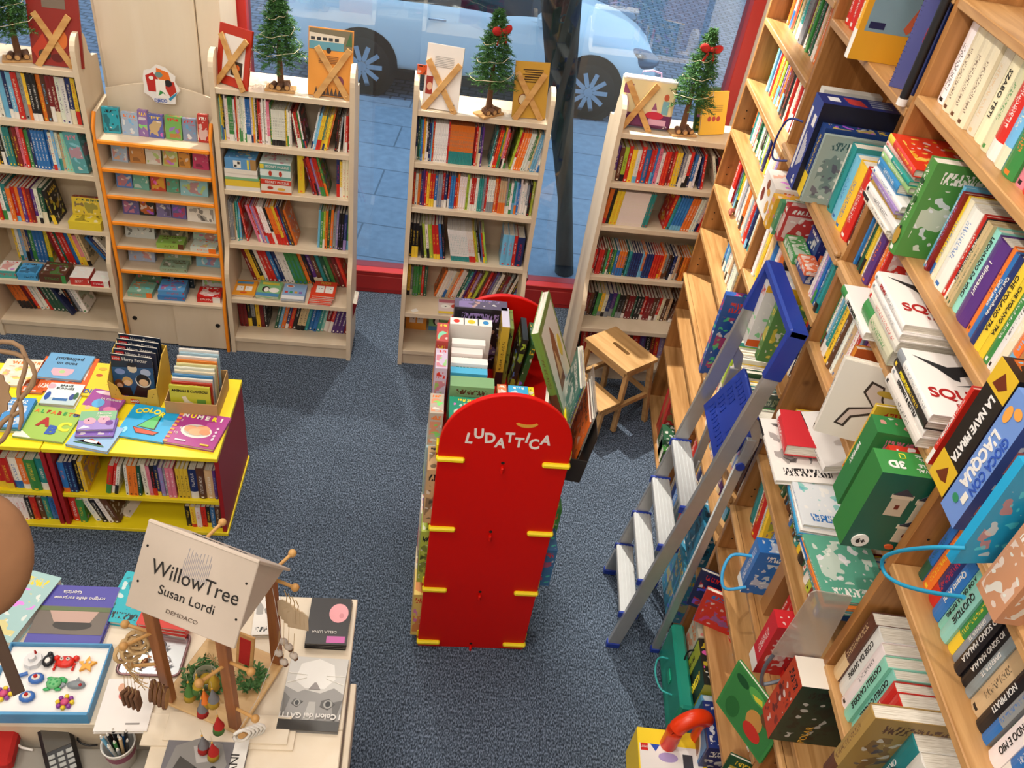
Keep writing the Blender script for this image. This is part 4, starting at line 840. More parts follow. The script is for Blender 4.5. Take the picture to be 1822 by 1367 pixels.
# far-left bookcase
ub('tall turquoise box with flowers at the end of the second row', -1.895, 4.35, SZ_[2], .075, .17, .235, '5AA0A8', 'i', ry=-6, kinds=(1, 1, 1, 1, 0, 0))
ub('yellow animal game box lying in the third row', -1.985, 4.335, SZ_[3], .175, .16, .05, 'E4CC3C', 'k', kinds=(0, 0, 0, 0, 1, 0)); ub('second yellow animal box tilted behind the first', -1.985, 4.42, SZ_[3] + .051, .175, .045, .10, 'E0C438', 'h', rx=-14, kinds=(1, 1, 0, 0, 1, 0), cols=[None, None, None, None, 'A82820', None])
for lb, u, v, w_, d_, h_, c, a in (('small white and teal box at the left end of the deep shelf', -2.42, 4.285, .095, .11, .05, '4AA8A0', 'r'), ('sky blue box with a girl face on the deep shelf', -2.315, 4.28, .11, .115, .045, '4A9CD4', 'k'), ('brown vegetable box on the deep shelf', -2.19, 4.275, .145, .14, .055, '5A3828', 'g'), ('red and white box between vegetable and scribble boxes', -2.02, 4.275, .105, .12, .05, 'C84038', 'w'), ('red and white scribble box at the right of deep shelf', -1.905, 4.272, .10, .11, .04, 'C82830', 'w')):
    ub(lb, u, v, SZ_[4], w_, d_, h_, c, a, rz=rnd.uniform(-3, 3), kinds=(.5, 0, 0, 0, 1, 0), cols=[None, None, None, None, 'E4E0DC', None] if 'scribble' in lb or 'teal' in lb else None)
o = pbox('picture_book', 'dark blue sky book with white hand lettering leaning in the bottom row', WF @ T(-2.10, 4.36, SZ_[5] + .001) @ RZ(-4) @ RY(-27), .018, .16, .24, '1C2650', 'w', kinds=(0,) * 6, cat='book')
for i, tx in enumerate(('COME', 'UNA NOTTE', 'IN', 'CIELO')): text(tx, .032 if i != 1 else .024, frame((.0188, .08, .20 - .052 * i), (0, 1, 0), (0, 0, 1)), ink_white, o, bold=.001)

# ---- artificial fir trees
def fir_mesh(H, Rm, seed_):
    rg = random.Random(seed_); m = MB()
    z = .14 * H / .5
    n = 330
    for i in range(n):
        f_ = (i / n) ** 0.85; zz = z + (H - z) * f_; rr = Rm * (1 - f_) ** 0.8 * rg.uniform(.55, 1.12) + .012
        a_ = i * 2.39996 + rg.uniform(-.3, .3)
        p0 = Vector((0, 0, zz + .01)); p1 = Vector((rr * math.cos(a_), rr * math.sin(a_), zz - .12 * rr + rg.uniform(-.008, .012)))
        dv = p1 - p0; L_ = dv.length
        side = Vector((-math.sin(a_), math.cos(a_), 0))
        for j in range(int(12 + L_ * 190)):
            s_ = rg.uniform(.25, 1.0); q = p0 + dv * s_
            nd = (dv.normalized() * rg.uniform(.3, .9) + side * rg.choice((-1, 1)) * rg.uniform(.3, .9) + Vector((0, 0, rg.uniform(-.4, .7)))).normalized()
            ln_ = rg.uniform(.013, .025); wv = nd.cross(Vector((rg.uniform(-1, 1), rg.uniform(-1, 1), rg.uniform(-1, 1)))).normalized() * .0021
            m.face(I4, [tuple(q - wv), tuple(q + wv), tuple(q + wv * .4 + nd * ln_), tuple(q - wv * .4 + nd * ln_)], leaf_m)
    return m
def fir(u, v, H, Rm, label, bow, seed_, rot=0, lean_=0):
    root = empty('fir_tree', WF @ T(u, v, TOPZ) @ RZ(rot), label, 'christmas tree', 'small artificial firs on the bookcases')
    Ml = RY(lean_)
    o = fir_mesh(H, Rm, seed_).build('foliage', root, Ml, False)
    m = MB(); m.cyl(I4, .018, .010, .012, H * .5, bark_m, 10); m.build('trunk', root)
    m = MB(); m.box(I4, -.075, .075, -.05, .04, 0, .011, bark_end, .002); m.build('base_board', root)
    for (x, y, a_, l_) in ((-.035, -.02, 80, .05), (.0, -.028, 85, .055), (.035, -.02, 100, .05), (.02, .02, 20, .05)):
        m = MB(); Mm = T(x, y, .027) @ RZ(a_ - 90) @ RX(90); m.cyl(Mm, .015, .015, -l_ / 2, l_ / 2, bark_m, 12); m.cyl(Mm, .0115, .0115, -l_ / 2 - .0006, l_ / 2 + .0006, bark_end, 12, False); m.build('log', root)
    rg = random.Random(seed_); pts = []
    for i in range(60):
        f_ = i / 59; a_ = f_ * 7.5 * math.pi; zz = H * (.32 + .6 * f_) - .012 * abs(math.sin(a_ * 2.5)); rr = Rm * (1 - (zz - .14) / (H - .14)) * .95 + .012
        pts.append(tuple(Ml @ Vector((rr * math.cos(a_), rr * math.sin(a_), zz))))
    m = MB(); m.tube(pts, .0014, garland_m, 5); m.build('garland', root)
    if bow:
        m = MB()
        for s_ in (-1, 1): m.ball(Ml @ T(s_ * .034, -.034, H - .085) @ RY(s_ * -18), .030, felt_red, 10, (1.15, .5, .75)); m.box(Ml @ T(s_ * .018, -.04, H - .12) @ RY(s_ * -22), -.006, .006, -.002, .002, -.035, .015, felt_red)
        m.ball(Ml @ T(0, -.042, H - .085), .014, felt_red, 8); m.build('bow', root)
    return root
fir(-2.08, 4.42, .48, .135, 'green fir tree beside the far-left red picture book', False, 3, 20)
fir(-.785, 4.41, .50, .135, 'green fir tree between the red book and the bus book', False, 4, 0)
fir(.305, 4.39, .53, .135, 'straight green fir tree with a red bow', True, 5, 40)
fir(1.385, 4.42, .56, .13, 'green fir tree with red bow beside the castle case', True, 6, 10, 3)

# ---- red double-sided stand
ST = empty('display_stand', WF @ T(.365, 2.54, 0), 'red double-sided stand with arched ends and yellow shelf tabs', 'display stand')
Mi = T(-.365, -2.54, 0)
u0, u1, v0, v1 = .117, .607, 2.205, 2.845
cxs = (u0 + u1) / 2; rad = (u1 - u0) / 2
oln = [(u0, 0), (u1, 0), (u1, 1.285)] + [(cxs + rad * math.cos(R(a_)), 1.285 + (rad + .01) * math.sin(R(a_))) for a_ in range(6, 180, 6)] + [(u0, 1.285)]
for nm_, y in (('front_panel', v0), ('rear_panel', v1 - .02)):
    m = MB(); m.prism(Mi @ T(0, y + .02, 0) @ RX(90), oln, 0, .02, red_lam); pan = m.build(nm_, ST)
    bv = pan.modifiers.new('soften', 'BEVEL'); bv.width = .004; bv.segments = 2; bv.limit_method = 'ANGLE'
    if nm_ == 'front_panel': FP = pan
SZ = [1.215, .825, .43, .04]
for z in SZ:
    for s_ in (0, 1):
        xa, xb = (u0 - .008, cxs - .01) if s_ == 0 else (cxs + .01, u1 + .008)
        m = MB(); m.box(Mi, xa, xb, v0 + .02, v1 - .02, z - .01, z + .01, red_lam, .002); sf = m.build('shelf', ST)
        for yy in (v0, v1):
            m = MB(); t0, t1 = (u0 - .006, u0 + .10) if s_ == 0 else (u1 - .10, u1 + .006)
            m.box(Mi, t0, t1, yy - .014, yy + .014, z - .010, z + .012, yel_lam, .006); m.build('shelf_tab', ST)
        m = MB(); xa = u0 - .008 if s_ == 0 else u1 - .002
        m.box(Mi, xa, xa + .010, v0 + .02, v1 - .02, z - .012, z + .05, yel_lam, .003); m.build('shelf_lip', sf)
    m = MB(); m.cyl(Mi @ T(cxs - .002, v0 - .0005, z - .005) @ RX(90), .007, .007, -.0005, .0008, dark_m, 12); m.box(Mi @ T(cxs - .002, v0 - .006, z - .03), -.006, .006, -.012, .006, -.02, .012, red_lam, .004); m.build('hook', ST)
m = MB(); m.box(Mi, cxs - .008, cxs + .008, v0 + .02, v1 - .02, .03, 1.2, red_lam); m.build('centre_board', ST)
let = [('L', -.145, -.012, -6, 1.0), ('U', -.112, .014, 4, .95), ('D', -.070, -.004, 6, 1.0), ('A', -.030, -.026, -4, .95), ('T', .002, .004, 2, .95), ('T', .038, -.018, 0, .95), ('I', .066, .008, -8, .95), ('C', .094, -.022, 8, 1.0), ('A', .134, .002, -3, .95)]
for ch, x, z, a_, s_ in let:
    text(ch, .068 * s_, Mi @ T(cxs + .006 + x, v0 - .0005, 1.335 + z) @ RX(90) @ RZ(a_), ink_white, ST, 'letter', bold=.0022, xs=.82)
m = MB(); sm = [(cxs + .06 + .042 * math.cos(R(a_)), 1.42 + .026 * math.sin(R(a_))) for a_ in range(200, 345, 12)]
sm2 = [(cxs + .06 + .036 * math.cos(R(a_)), 1.423 + .014 * math.sin(R(a_))) for a_ in range(340, 198, -12)]
m.prism(Mi @ T(0, v0, 0) @ RX(90), sm + sm2, 0, .001, ink_gold); m.build('smile_mark', ST)
# what stands in it
def sbox(lb, x, y, z, w_, d_, h_, c, a='w', rz=0, rx=0, ry=0, nm='game_box', kinds=(1, 1, .5, .5, 1, 0), **k): return pbox(nm, lb, WF @ T(x, y, z + .0105) @ RZ(rz) @ RX(rx) @ RY(ry), w_, d_, h_, c, a, kinds=kinds, **k)
zt = SZ[0]
sbox('large black box with purple top at the back of the stand', .15, 2.74, zt, .21, .065, .30, '1E1B24', 'v', cols=[None, None, None, None, '5A5068', None])
o = sbox('white box with red, yellow and blue dots', .135, 2.665, zt, .165, .045, .27, 'EDEBE6', 'k', kinds=(0, 0, 0, 0, 0, 0))
ill(o, T(0, 0, .2705), [('d', .025, .022, .012, .012, 'D83A28'), ('d', .083, .022, .015, .013, 'E8C828'), ('d', .14, .022, .012, .012, '3A8CC8'), ('r', .052, 0, .056, .045, 'k'), ('r', .108, 0, .112, .045, 'k')])
for i, (c, lb, w_) in enumerate((('E8E6E2', 'white carton with a small green mark behind the blue one', .13), ('E6DCD8', 'pale pink carton in the row behind the fox box', .12), ('EDEAE4', 'plain white carton just behind the blue carton', .14), ('4FB0D8', 'bright blue carton behind the green fox box', .14))):
    sbox(lb, .145, 2.585 - i * .042, zt, w_, .036, .235 - i * .014, c, 'g', kinds=(1, 0, 0, 0, 0, 0))
o = sbox('green box with a fox drawing near the arched front', .145, 2.385, zt, .165, .06, .19, '7FA878', 'm', kinds=(1, 1, 0, 0, 0, 0))
sbox('teal box with yellow leaves just behind the arched front', .145, 2.235, zt, .21, .13, .155, '1E8A6C', 'y', kinds=(0, 0, 0, 0, 1, 0))
o = sbox('tall yellow book with lavender top inside the stand', .335, 2.63, zt, .03, .13, .30, 'C8A838', 'k', kinds=(.5, 1, 1, 1, 0, 0), cols=[None, None, None, None, 'C8C4D8', None], nm='book', cat='book')
sbox('thin olive book inside the stand beside the yellow one', .368, 2.65, zt, .016, .13, .28, '7A8A3C', 'k', nm='book', cat='book')
sbox('black book with floral pattern leaning inside the stand', .39, 2.60, zt, .022, .15, .27, '24221C', 'l', ry=6, nm='book', cat='book', kinds=(1, 1, 1, 1, 0, 0))
sbox('dark green book beside the floral book in the stand', .425, 2.60, zt, .022, .15, .25, '2E5A30', 'y', ry=7, nm='book', cat='book')
sbox('small orange box standing behind the arched front', .325, 2.36, zt, .035, .09, .16, 'E88A58', 'w', nm='small_box')
sbox('blue box with white giraffe pattern behind the arched front', .365, 2.33, zt, .075, .10, .175, '3FA8D8', 'w', kinds=(1, 1, 1, 1, 1, 0))
sbox('yellow box beside the blue giraffe box', .442, 2.34, zt, .022, .10, .165, 'E8D830', 'k')
sbox('small lavender booklet beside the yellow box', .47, 2.33, zt, .012, .10, .12, '9A88C0', 'w', nm='booklet', cat='book')
book('picture_book', 'white booklet with green drawings leaning behind the front arch', WF @ T(.535, 2.33, zt + .0105) @ RZ(-8) @ RY(-14), .012, .14, .15, 'w', 'g')
big = book('picture_book', 'big green and white bear picture book leaning across the stand', WF @ T(.585, 2.42, zt + .0105) @ RZ(-12) @ RX(-4) @ RY(-24), .03, .42, .34, '6A8A3C', 'm', art=0)
ill(big, Matrix(((0, 0, 1, 0.0302), (1, 0, 0, .17), (0, 1, 0, .21), (0, 0, 0, 1))), [('r', -.14, -.18, .15, .18, 'E4E0D4'), ('p', [(-.08, -.12), (-.04, .06), (.0, .14), (.04, .08), (.03, -.12)], '8A4A24'), ('p', [(-.05, -.08), (-.02, .04), (.02, -.08)], 'D8A878'), ('d', .09, .0, .03, .05, 'E0C848')])
for i, (c, lb, dx) in enumerate((('3A7A70', 'teal magazine at the right side of the stand', 0), ('5A5AA8', 'violet magazine at the right side of the stand', .014), ('C8D048', 'lime edged magazine at the right side of the stand', .028), ('E4E2DC', 'white magazine at the right side of the stand', .042))):
    book('magazine', lb, WF @ T(.600 + dx, 2.38 + i * .03, zt - .06) @ RZ(-4) @ RY(5), .008, .30 - i * .02, .26, c, 'w', cat='magazine', hard=False)
for i, c in enumerate(('E87028', 'B8B4AC', 'D8D4CC')):
    book('magazine', ('orange', 'grey', 'cream')[i] + ' magazine hanging in the clear holder', WF @ T(.652 + i * .012, 2.32 + i * .02, zt - .11) @ RZ(-4) @ RY(6), .007, .24, .24, c, 'k', cat='magazine', hard=False)
hd = empty('magazine_holder', WF @ T(.70, 2.50, zt - .14) @ RZ(-4), 'dark holder with clear curved panel on the right side of stand', 'holder')
m = MB(); m.box(RY(6), 0, .004, -.22, .16, -.02, .23, plain('holder_brown', '2A2420', .35), .001); m.box(RY(6), -.075, .004, -.224, -.22, -.02, .10, plain('holder_brown2', '2A2420', .35), .001); m.build('back_plate', hd)
m = MB(); m.box(RY(9) @ T(-.03, 0, .05), 0, .002, -.14, .14, 0, .24, plastic, .0005); m.build('clear_panel', hd)
# left and right side goods on the lower shelves
for (lb, x, y, zi, w_, d_, h_, c, a) in (
    ('tall grey card strip with four animal pictures', .075, 2.26, 0, .05, .11, .16, 'B8AEA0', 'o'), ('tan carton on the left of the stand, under the animal strip', .085, 2.22, 1, .06, .13, .30, 'C8A478', 'k'),
    ('pale blue and lime carton behind the tan carton', .078, 2.37, 1, .05, .14, .27, 'A8C0C8', 'l'), ('lime green carton low on the left of the stand', .085, 2.23, 2, .055, .12, .33, 'A8B848', 'k'), ('white carton behind the lime one on the stand', .08, 2.37, 2, .05, .12, .28, 'E0DCD0', 'r'),
    ('yellow carton with a red 2 on the lowest shelf', .08, 2.23, 3, .06, .14, .30, 'E0C468', 'r'), ('cream carton behind the yellow one on the lowest shelf', .08, 2.40, 3, .05, .13, .26, 'D8CDB0', 'o'),
    ('blue carton sticking out on the right of the stand', .585, 2.24, 2, .075, .12, .24, '3A6A9C', 'r'), ('green and orange carton behind the blue carton', .60, 2.38, 2, .075, .12, .34, '4FA048', 'o'), ('pale carton at the back right of the stand', .60, 2.53, 2, .065, .12, .28, 'C8D0C8', 'b'),
    ('lavender carton high on the left behind the animal strip', .085, 2.42, 0, .045, .12, .24, 'C8B8D0', 'r'), ('red and yellow carton at the back left of the stand', .085, 2.56, 0, .045, .12, .26, 'B84840', 'y'),
    ('cream carton deep on the second stand shelf', .17, 2.28, 1, .15, .4, .22, 'D8D0C0', 'b'), ('orange carton deep on the second stand shelf', .40, 2.28, 1, .15, .4, .24, 'D88848', 'b'), ('green carton deep on the third stand shelf', .17, 2.28, 2, .15, .4, .22, '7AA868', 'b'), ('red carton deep on the third stand shelf', .40, 2.28, 2, .15, .4, .22, 'B84438', 'y')):
    sbox(lb, x, y, SZ[zi], w_, d_, h_, c, a, nm='carton')

# ---------------------------------------------------------------- yellow and red low tables
TV0, TV1, TZ = 2.785, 3.345, .556
def low_table(u0, u1, label):
    r_ = empty('low_display_table', WF @ T((u0 + u1) / 2, 3.06, 0), label, 'display table'); Mi = T(-(u0 + u1) / 2, -3.06, 0)
    m = MB(); m.box(Mi, u0, u1, TV0 - .01, TV1, TZ - .024, TZ, yel_lam, .002); m.build('table_top', r_)
    for x in (u0 + .002, u1 - .022):
        m = MB(); m.box(Mi, x, x + .02, TV0 + .012, TV1 - .01, .022, TZ - .0245, dred, .001); m.build('side_panel', r_)
    m = MB(); m.box(Mi, u0 + .0225, u1 - .0225, TV0 + .016, TV1 - .03, .214, .236, yel_lam, .001); m.build('shelf', r_)
    m = MB(); m.box(Mi, u0, u1 + .004, TV0 + .004, TV1 - .004, 0, .0215, yel_lam, .002); m.build('base_board', r_)
    m = MB(); m.box(Mi, u0 + .0225, u1 - .0225, 3.06, 3.068, .0216, TZ - .025, card_m); m.build('back_panel', r_)
low_table(-1.612, -.850, 'yellow topped low table with dark red sides holding the number and colour books')
low_table(-2.376, -1.616, 'yellow and dark red low table cut off by the left edge')
def trow(u, z, u_end, spec, where, **k): row(WF @ T(u, TV0 + .03, z + .0005), (where, ''), 0, u_end - u, spec, **k)
trow(-1.585, .236, -.88, 'T20 b:o T16 n:s2 k:y T18 y:b |75 /12 T20 r:g T14 r:w w:k |6 /4 w T18 o:k2 h:w /0 w:k T16 i:r k:r n:y v a T16 i:w2 |8 y:k3 T34 n:w m:w e:w T12 p', 'shelf of the low table', h=.20, d=.17, jh=.05, hmax=.27)
trow(-1.585, .022, -1.30, 'T18 r:w g /-16 T14 w:b k:w T14 w:m m |60', 'bottom of the low table', h=.17, d=.16, hmax=.18)
trow(-1.05, .022, -.88, 'k y w:r r k b:w m', 'right end of table bottom', h=.15, d=.15, hmax=.18, t=.018)
trow(-2.10, .236, -1.645, 'T16 h:y m:w y:k e:w q T20 r:d r:y T18 r:y w o g:y t', 'left table shelf', h=.20, d=.17, hmax=.27)
trow(-2.15, .022, -1.645, 'T11 r:w8 T10 w:r7 k:w T14 r:o m t b', 'left table bottom', h=.155, d=.16, jh=.02, hmax=.18)
book('picture_book', 'white hedgehog picture book tilted on the bottom of the table', WF @ T(-1.33, 2.86, .024) @ RZ(-12) @ RY(-62) @ T(-.018, 0, 0), .018, .20, .17, 'E8DCD0', 'm')
# books lying on top: (name, text...) frame = window frame, centre in world coords
WI = I4
def tw(cx_, cy_, ang): return dict(F=I4)
Z0 = TZ + .0005
o = lie('picture_book', 'orange book lying under the pelican book', -2.01, 3.09, Z0, 188, .25, .26, .012, 'D8602C', 'w')
o = lie('picture_book', 'pale blue pelican book lying upside down on the table', -2.02, 3.13, Z0 + .0125, 184, .21, .19, .014, '6AA0CC', 'w', art=0)
tm = topM(.21, .19, .0142); ill(o, tm, [('p', [(-.05, .02), (.05, .02), (.05, .05), (.03, .075), (-.03, .075), (-.05, .05)], 'E8A8B8'), ('d', .0, .045, .015, .012, 'A8C890')]); text('sono un', .030, tm @ T(.0, -.018, 0.001), ink, o); text('pellicano?', .034, tm @ T(.0, -.055, 0.001), ink, o)
o = lie('picture_book', 'yellow dinosaur book partly under the toy magazine carton', -1.77, 3.09, Z0, 4, .25, .25, .010, 'E8C838', 'w', art=0)
tm = topM(.25, .25, .0102); ill(o, tm, [('d', -.01, .07, .03, .022, '4E8A3C'), ('p', [(-.03, -.04), (.01, .0), (.03, .07), (.05, .06), (.06, -.02), (.04, -.05), (.0, -.02)], 'B8844C'), ('d', -.08, .03, .016, .01, 'B85838'), ('d', -.08, .08, .02, .012, 'C8A040')]); text('DINOSAURI', .038, tm @ T(-.01, -.095, .001), ink_blue, o, bold=.001)
lie('picture_book', 'orange book with a title lying at the left by the bunny book', -2.10, 2.98, Z0, 6, .10, .10, .012, 'D86028', 'w')
o = lie('board_book', 'white bunny board book on the table beside the purple book', -1.945, 2.935, Z0 + .0005, 5, .155, .15, .024, 'D8E4E8', 'b', art=0)
tm = topM(.155, .15, .0242); ill(o, tm, [('r', -.0775, -.075, .0775, -.03, 'B8CCD4'), ('d', .0, -.02, .03, .02, 'F0F0F0'), ('r', -.03, -.05, .035, -.032, '3A6CA8'), ('d', -.065, .05, .018, .018, 'E8A8B8'), ('d', -.06, -.02, .012, .03, '2A50A0'), ('d', .05, -.02, .012, .022, '3A4C90'), ('d', .065, -.01, .01, .025, '3A6848')]); text('BRAVE\nBUNNIES', .020, tm @ T(.0, .047, .001), ink, o)
o = lie('board_book', 'purple board book with a blue cartoon figure on the table', -1.745, 2.905, Z0 + .0105, -4, .17, .19, .012, '9A4A98', 'y', art=0)
tm = topM(.17, .19, .0122); ill(o, tm, [('d', -.02, .075, .05, .012, 'E8C8D8'), ('d', .05, .065, .03, .02, 'E8883C'), ('d', -.02, .0, .028, .03, '5AA8DC'), ('p', [(-.085, -.095), (.02, -.095), (.0, -.03), (-.085, -.03)], 'E8C83C'), ('d', -.05, -.04, .012, .014, 'E8B090'), ('d', .05, -.03, .03, .02, 'D878A8')]); text('LA GRANDE', .018, tm @ T(.025, .035, .001), ink_white, o)
o = lie('picture_book', 'green alphabet book with big coloured A B C', -1.92, 2.745, Z0, 0, .225, .215, .012, '9CBF5A', 'w', art=0)
tm = topM(.225, .215, .0122); ill(o, tm, [('p', [(-.112, -.107), (-.03, -.107), (-.112, -.05)], 'E8EAD8')])
for i, (ch, mt_) in enumerate(zip('ALFABETO', (ink_orange, ink_green, ink_red, ink_orange, ink_red, ink_green, ink_orange, ink_blue))): text(ch, .030, tm @ T(-.085 + i * .025, .07, .001), mt_, o, 'letter', bold=.001)
for ch, x, y, mt_ in (('A', -.02, -.0, ink_red), ('B', .03, -.045, ink_blue), ('C', .075, -.015, ink_yellow)): text(ch, .075, tm @ T(x, y, .001), mt_, o, 'letter', bold=.004)
o = lie('board_book', 'light blue board book at the table edge under a pig book', -1.69, 2.70, Z0, -4, .19, .16, .016, '8FB4DC', 'r', art=0)
tm = topM(.19, .16, .0162); ill(o, tm, [('p', [(-.06, -.05), (.0, -.02), (.06, -.05), (.03, -.03), (-.02, -.028)], 'B83828'), ('r', -.03, -.045, .03, -.03, 'F0EEEA'), ('p', [(-.07, -.06), (.07, -.06), (.065, -.052), (-.065, -.052)], '3A6848')])
lie('board_book', 'purple thin board book beneath the pig book', -1.70, 2.745, Z0 + .0165, 12, .16, .12, .012, '7A5AB0', 'y')
o = lie('board_book', 'lavender and green pig board book on top of the pile', -1.71, 2.775, Z0 + .029, 14, .155, .125, .013, '9C88CC', 'w', art=0)
tm = topM(.155, .125, .0132); ill(o, tm, [('r', -.0775, .0, .0775, .0625, '7FB48C'), ('d', -.03, -.005, .026, .022, 'E8A0B8'), ('d', .03, .0, .026, .024, 'E8A0B8'), ('d', .055, -.02, .016, .016, '6A3A90'), ('d', -.035, .0, .004, .004, 'k'), ('d', .028, .006, .004, .004, 'k'), ('p', [(-.07, -.06), (-.02, -.05), (-.05, -.035)], 'E8E4F0')]); text('Mamma\nTopolino', .019, tm @ T(.025, .035, .001), ink_white, o)
o = lie('picture_book', 'turquoise colour book with a green sailing boat', -1.50, 2.835, Z0, -2, .225, .225, .012, '18A0D8', 'w', art=0)
tm = topM(.225, .225, .0122)
ill(o, tm, [('p', [(-.045, -.035), (.045, -.045), (.04, .075), (.0, .035)], 'k'), ('p', [(-.038, -.032), (.038, -.038), (.035, .066), (.0, .03)], '58B868'), ('p', [(-.06, -.04), (.07, -.055), (.055, -.08), (-.03, -.08)], 'k'), ('p', [(-.054, -.045), (.062, -.058), (.05, -.075), (-.028, -.075)], 'E04828'), ('d', -.085, -.07, .012, .02, '90D4F0')])
for i, ch in enumerate('COLOR'): text(ch, .042, tm @ T(-.075 + i * .028, .062 + .016 * math.sin(i * .8), .001) @ RZ(14 - i * 7), ink_yellow, o, 'letter', bold=.0015)
o = lie('picture_book', 'magenta numbers book with a bowl of eggs', -1.272, 2.83, Z0, -3, .235, .225, .016, 'A83C8C', 'w', art=0)
tm = topM(.235, .225, .0162)
ill(o, tm, [('d', .0, -.015, .072, .045, 'E0D8D4'), ('d', .0, -.012, .06, .034, 'B8B0A8'), ('d', -.03, -.005, .03, .022, 'D89870'), ('d', .025, .005, .032, .022, 'E0A078'), ('d', .0, -.02, .034, .022, 'E8AC84'), ('d', .04, -.015, .026, .018, 'D8946C')] + [('r', -.117, -.11 + i * .026, -.098, -.098 + i * .026, 'E89850') for i in range(8)] + [('d', .09, .02 - i * .025, .006, .008, 'E0C8E0') for i in range(4)] + [('r', -.07, -.092, -.02, -.085, 'E8E0E8'), ('r', .05, -.10, .09, -.092, 'E8C840')])
for i, (ch, mt_) in enumerate(zip('NUMERI', (ink_white, ink_yellow, ink_white, ink_white, ink_yellow, ink_white))): text(ch, .036, tm @ T(-.085 + i * .034, .078, .001), mt_, o, 'letter', bold=.002)
for ch, x, y in (('2', -.09, .04), ('6', -.075, -.01), ('10', -.085, -.045), ('4', .09, -.045)): text(ch, .022, tm @ T(x, y, .001), ink_white, o)
for i, (c, dz) in enumerate((('C8CCA8', 0), ('3A8A80', .012), ('4A90D0', .022))):
    lie('picture_book', ('pale green', 'teal', 'blue patterned')[i] + ' picture book in the pile at the left table edge', -2.12, 2.76, Z0 + dz, 4 + i * 2, .20, .20, .010 if i else .0115, c, 'w')
lie('picture_book', 'white and orange book at the far left back of the table', -2.2, 3.06, Z0, 8, .2, .2, .012, 'E8D8C8', 'o')
# toy magazine carton
BX = WF @ T(-1.29, 3.19, Z0) @ RZ(-5)
cb = empty('magazine_carton', BX, 'yellow cut-away carton full of toy wizard magazines', 'carton')
yc = plain('carton_yellow', 'D8B040', .5, noise=.06, nscale=30)
m = MB(); w2, d2 = .115, .085
m.box(I4, -w2, w2, -d2, d2, 0, .003, yc)
m.box(I4, -w2, w2, d2 - .003, d2, .003, .25, yc)
fr = [(-w2, 0), (w2, 0), (w2, .12), (.07, .10), (.06, .05), (-.06, .045), (-.075, .10), (-w2, .13)]
m.prism(T(0, -d2 + .003, 0) @ RX(90), fr, 0, .003, yc)
sd = [(-d2, 0), (d2, 0), (d2, .25), (.02, .24), (-d2, .13)]
for x in (-w2, w2 - .003): m.prism(Matrix(((0, 0, 1, x), (1, 0, 0, 0), (0, 1, 0, 0), (0, 0, 0, 1))), sd, 0, .003, yc)
m.build('carton_body', cb)
ill(cb, T(0, -d2 - .0002, 0) @ RX(90), [('r', -.022, .008, .018, .034, 'C8201C')] + [('d', x, y, .002, .002, '6A4A20') for x, y in ((-.09, .05), (-.08, .08), (.085, .06), (.095, .08), (-.07, .02), (.05, .02))])
text('LEGO', .015, T(-.002, -d2 - .0012, .021) @ RX(90), ink_white, cb, bold=.0006)
for i in range(5):
    yy = -.055 + i * .028; hgt = .25 + i * .012
    mg = book('magazine', 'toy wizard magazine %s in the yellow carton' % ('at the front', 'just behind the front one', 'in the middle', 'second from the back', 'at the very back')[i], BX @ T(.098 - (0.01 if i == 0 else 0), yy, .004) @ RX(-6 + i * 1.2) @ Matrix(((0, -1, 0, 0), (1, 0, 0, 0), (0, 0, 1, 0), (0, 0, 0, 1))), .006, hgt, .195, '1E2A40' if i != 1 else '34364A', 'w', cat='magazine', hard=False, art=0)
    Fm = Matrix(((0, -1, 0, 0), (1, 0, 0, 0), (0, 0, 1, 0), (0, 0, 0, 1))).inverted() @ T(-.0975, -.0006, hgt / 2) @ RX(90)
    its = [('r', -.09, hgt / 2 - .035, -.05, hgt / 2 - .012, 'C8201C')]
    if i == 0: its += [('p', [(-.097, -.1), (.097, -.1), (.097, .07), (-.097, .05)], '24507C'), ('d', .0, .055, .022, .024, 'D8C8B0'), ('d', .0, .075, .024, .012, 'k'), ('d', -.06, .03, .024, .016, '7A90C8'), ('d', .06, .04, .024, .02, 'A8B4D0'), ('p', [(-.01, -.1), (.085, -.1), (.07, -.02), (.02, -.02)], '301820'), ('d', .045, -.01, .036, .036, 'E0DCD8'), ('d', .045, -.005, .032, .034, '1A1414'), ('d', .047, -.018, .022, .020, 'E0B890'), ('d', -.03, -.02, .024, .024, 'C8A060'), ('d', -.03, -.03, .018, .016, 'E0B890'), ('d', -.07, -.04, .022, .024, '6A3A1C'), ('d', -.068, -.05, .014, .016, 'D8A888'), ('p', [(-.09, -.1), (-.01, -.1), (-.02, -.055), (-.08, -.06)], '2A1C1C')]
    ill(mg, Fm, its)
    text('Harry Potter', .026, Fm @ T(.015, hgt / 2 - .022, .0018), ink_white, mg, xs=.85)
    text('LEGO', .013, Fm @ T(-.07, hgt / 2 - .0235, .0018), ink_white, mg)
# brown cardboard tray with picture books
BX = WF @ T(-1.02, 3.16, Z0) @ RZ(-1)
cb = empty('cardboard_tray', BX, 'brown cardboard tray full of thin animal picture books', 'carton')
m = MB(); w2, d2, hh = .12, .115, .085
m.box(I4, -w2, w2, -d2, d2, 0, .003, card_m); m.box(I4, -w2, w2, -d2, -d2 + .003, .003, hh, card_m); m.box(I4, -w2, w2, d2 - .003, d2, .003, hh + .03, card_m)
for x in (-w2, w2 - .003): m.prism(Matrix(((0, 0, 1, x), (1, 0, 0, 0), (0, 1, 0, 0), (0, 0, 0, 1))), [(-d2 + .003, .003), (d2 - .003, .003), (d2 - .003, hh + .03), (-d2 + .003, hh)], 0, .003, card_m)
m.build('tray_body', cb)
names = ['yellow green', 'red', 'white', 'blue', 'cream', 'white and green', 'pale yellow', 'orange', 'white and red', 'light blue', 'plain white']
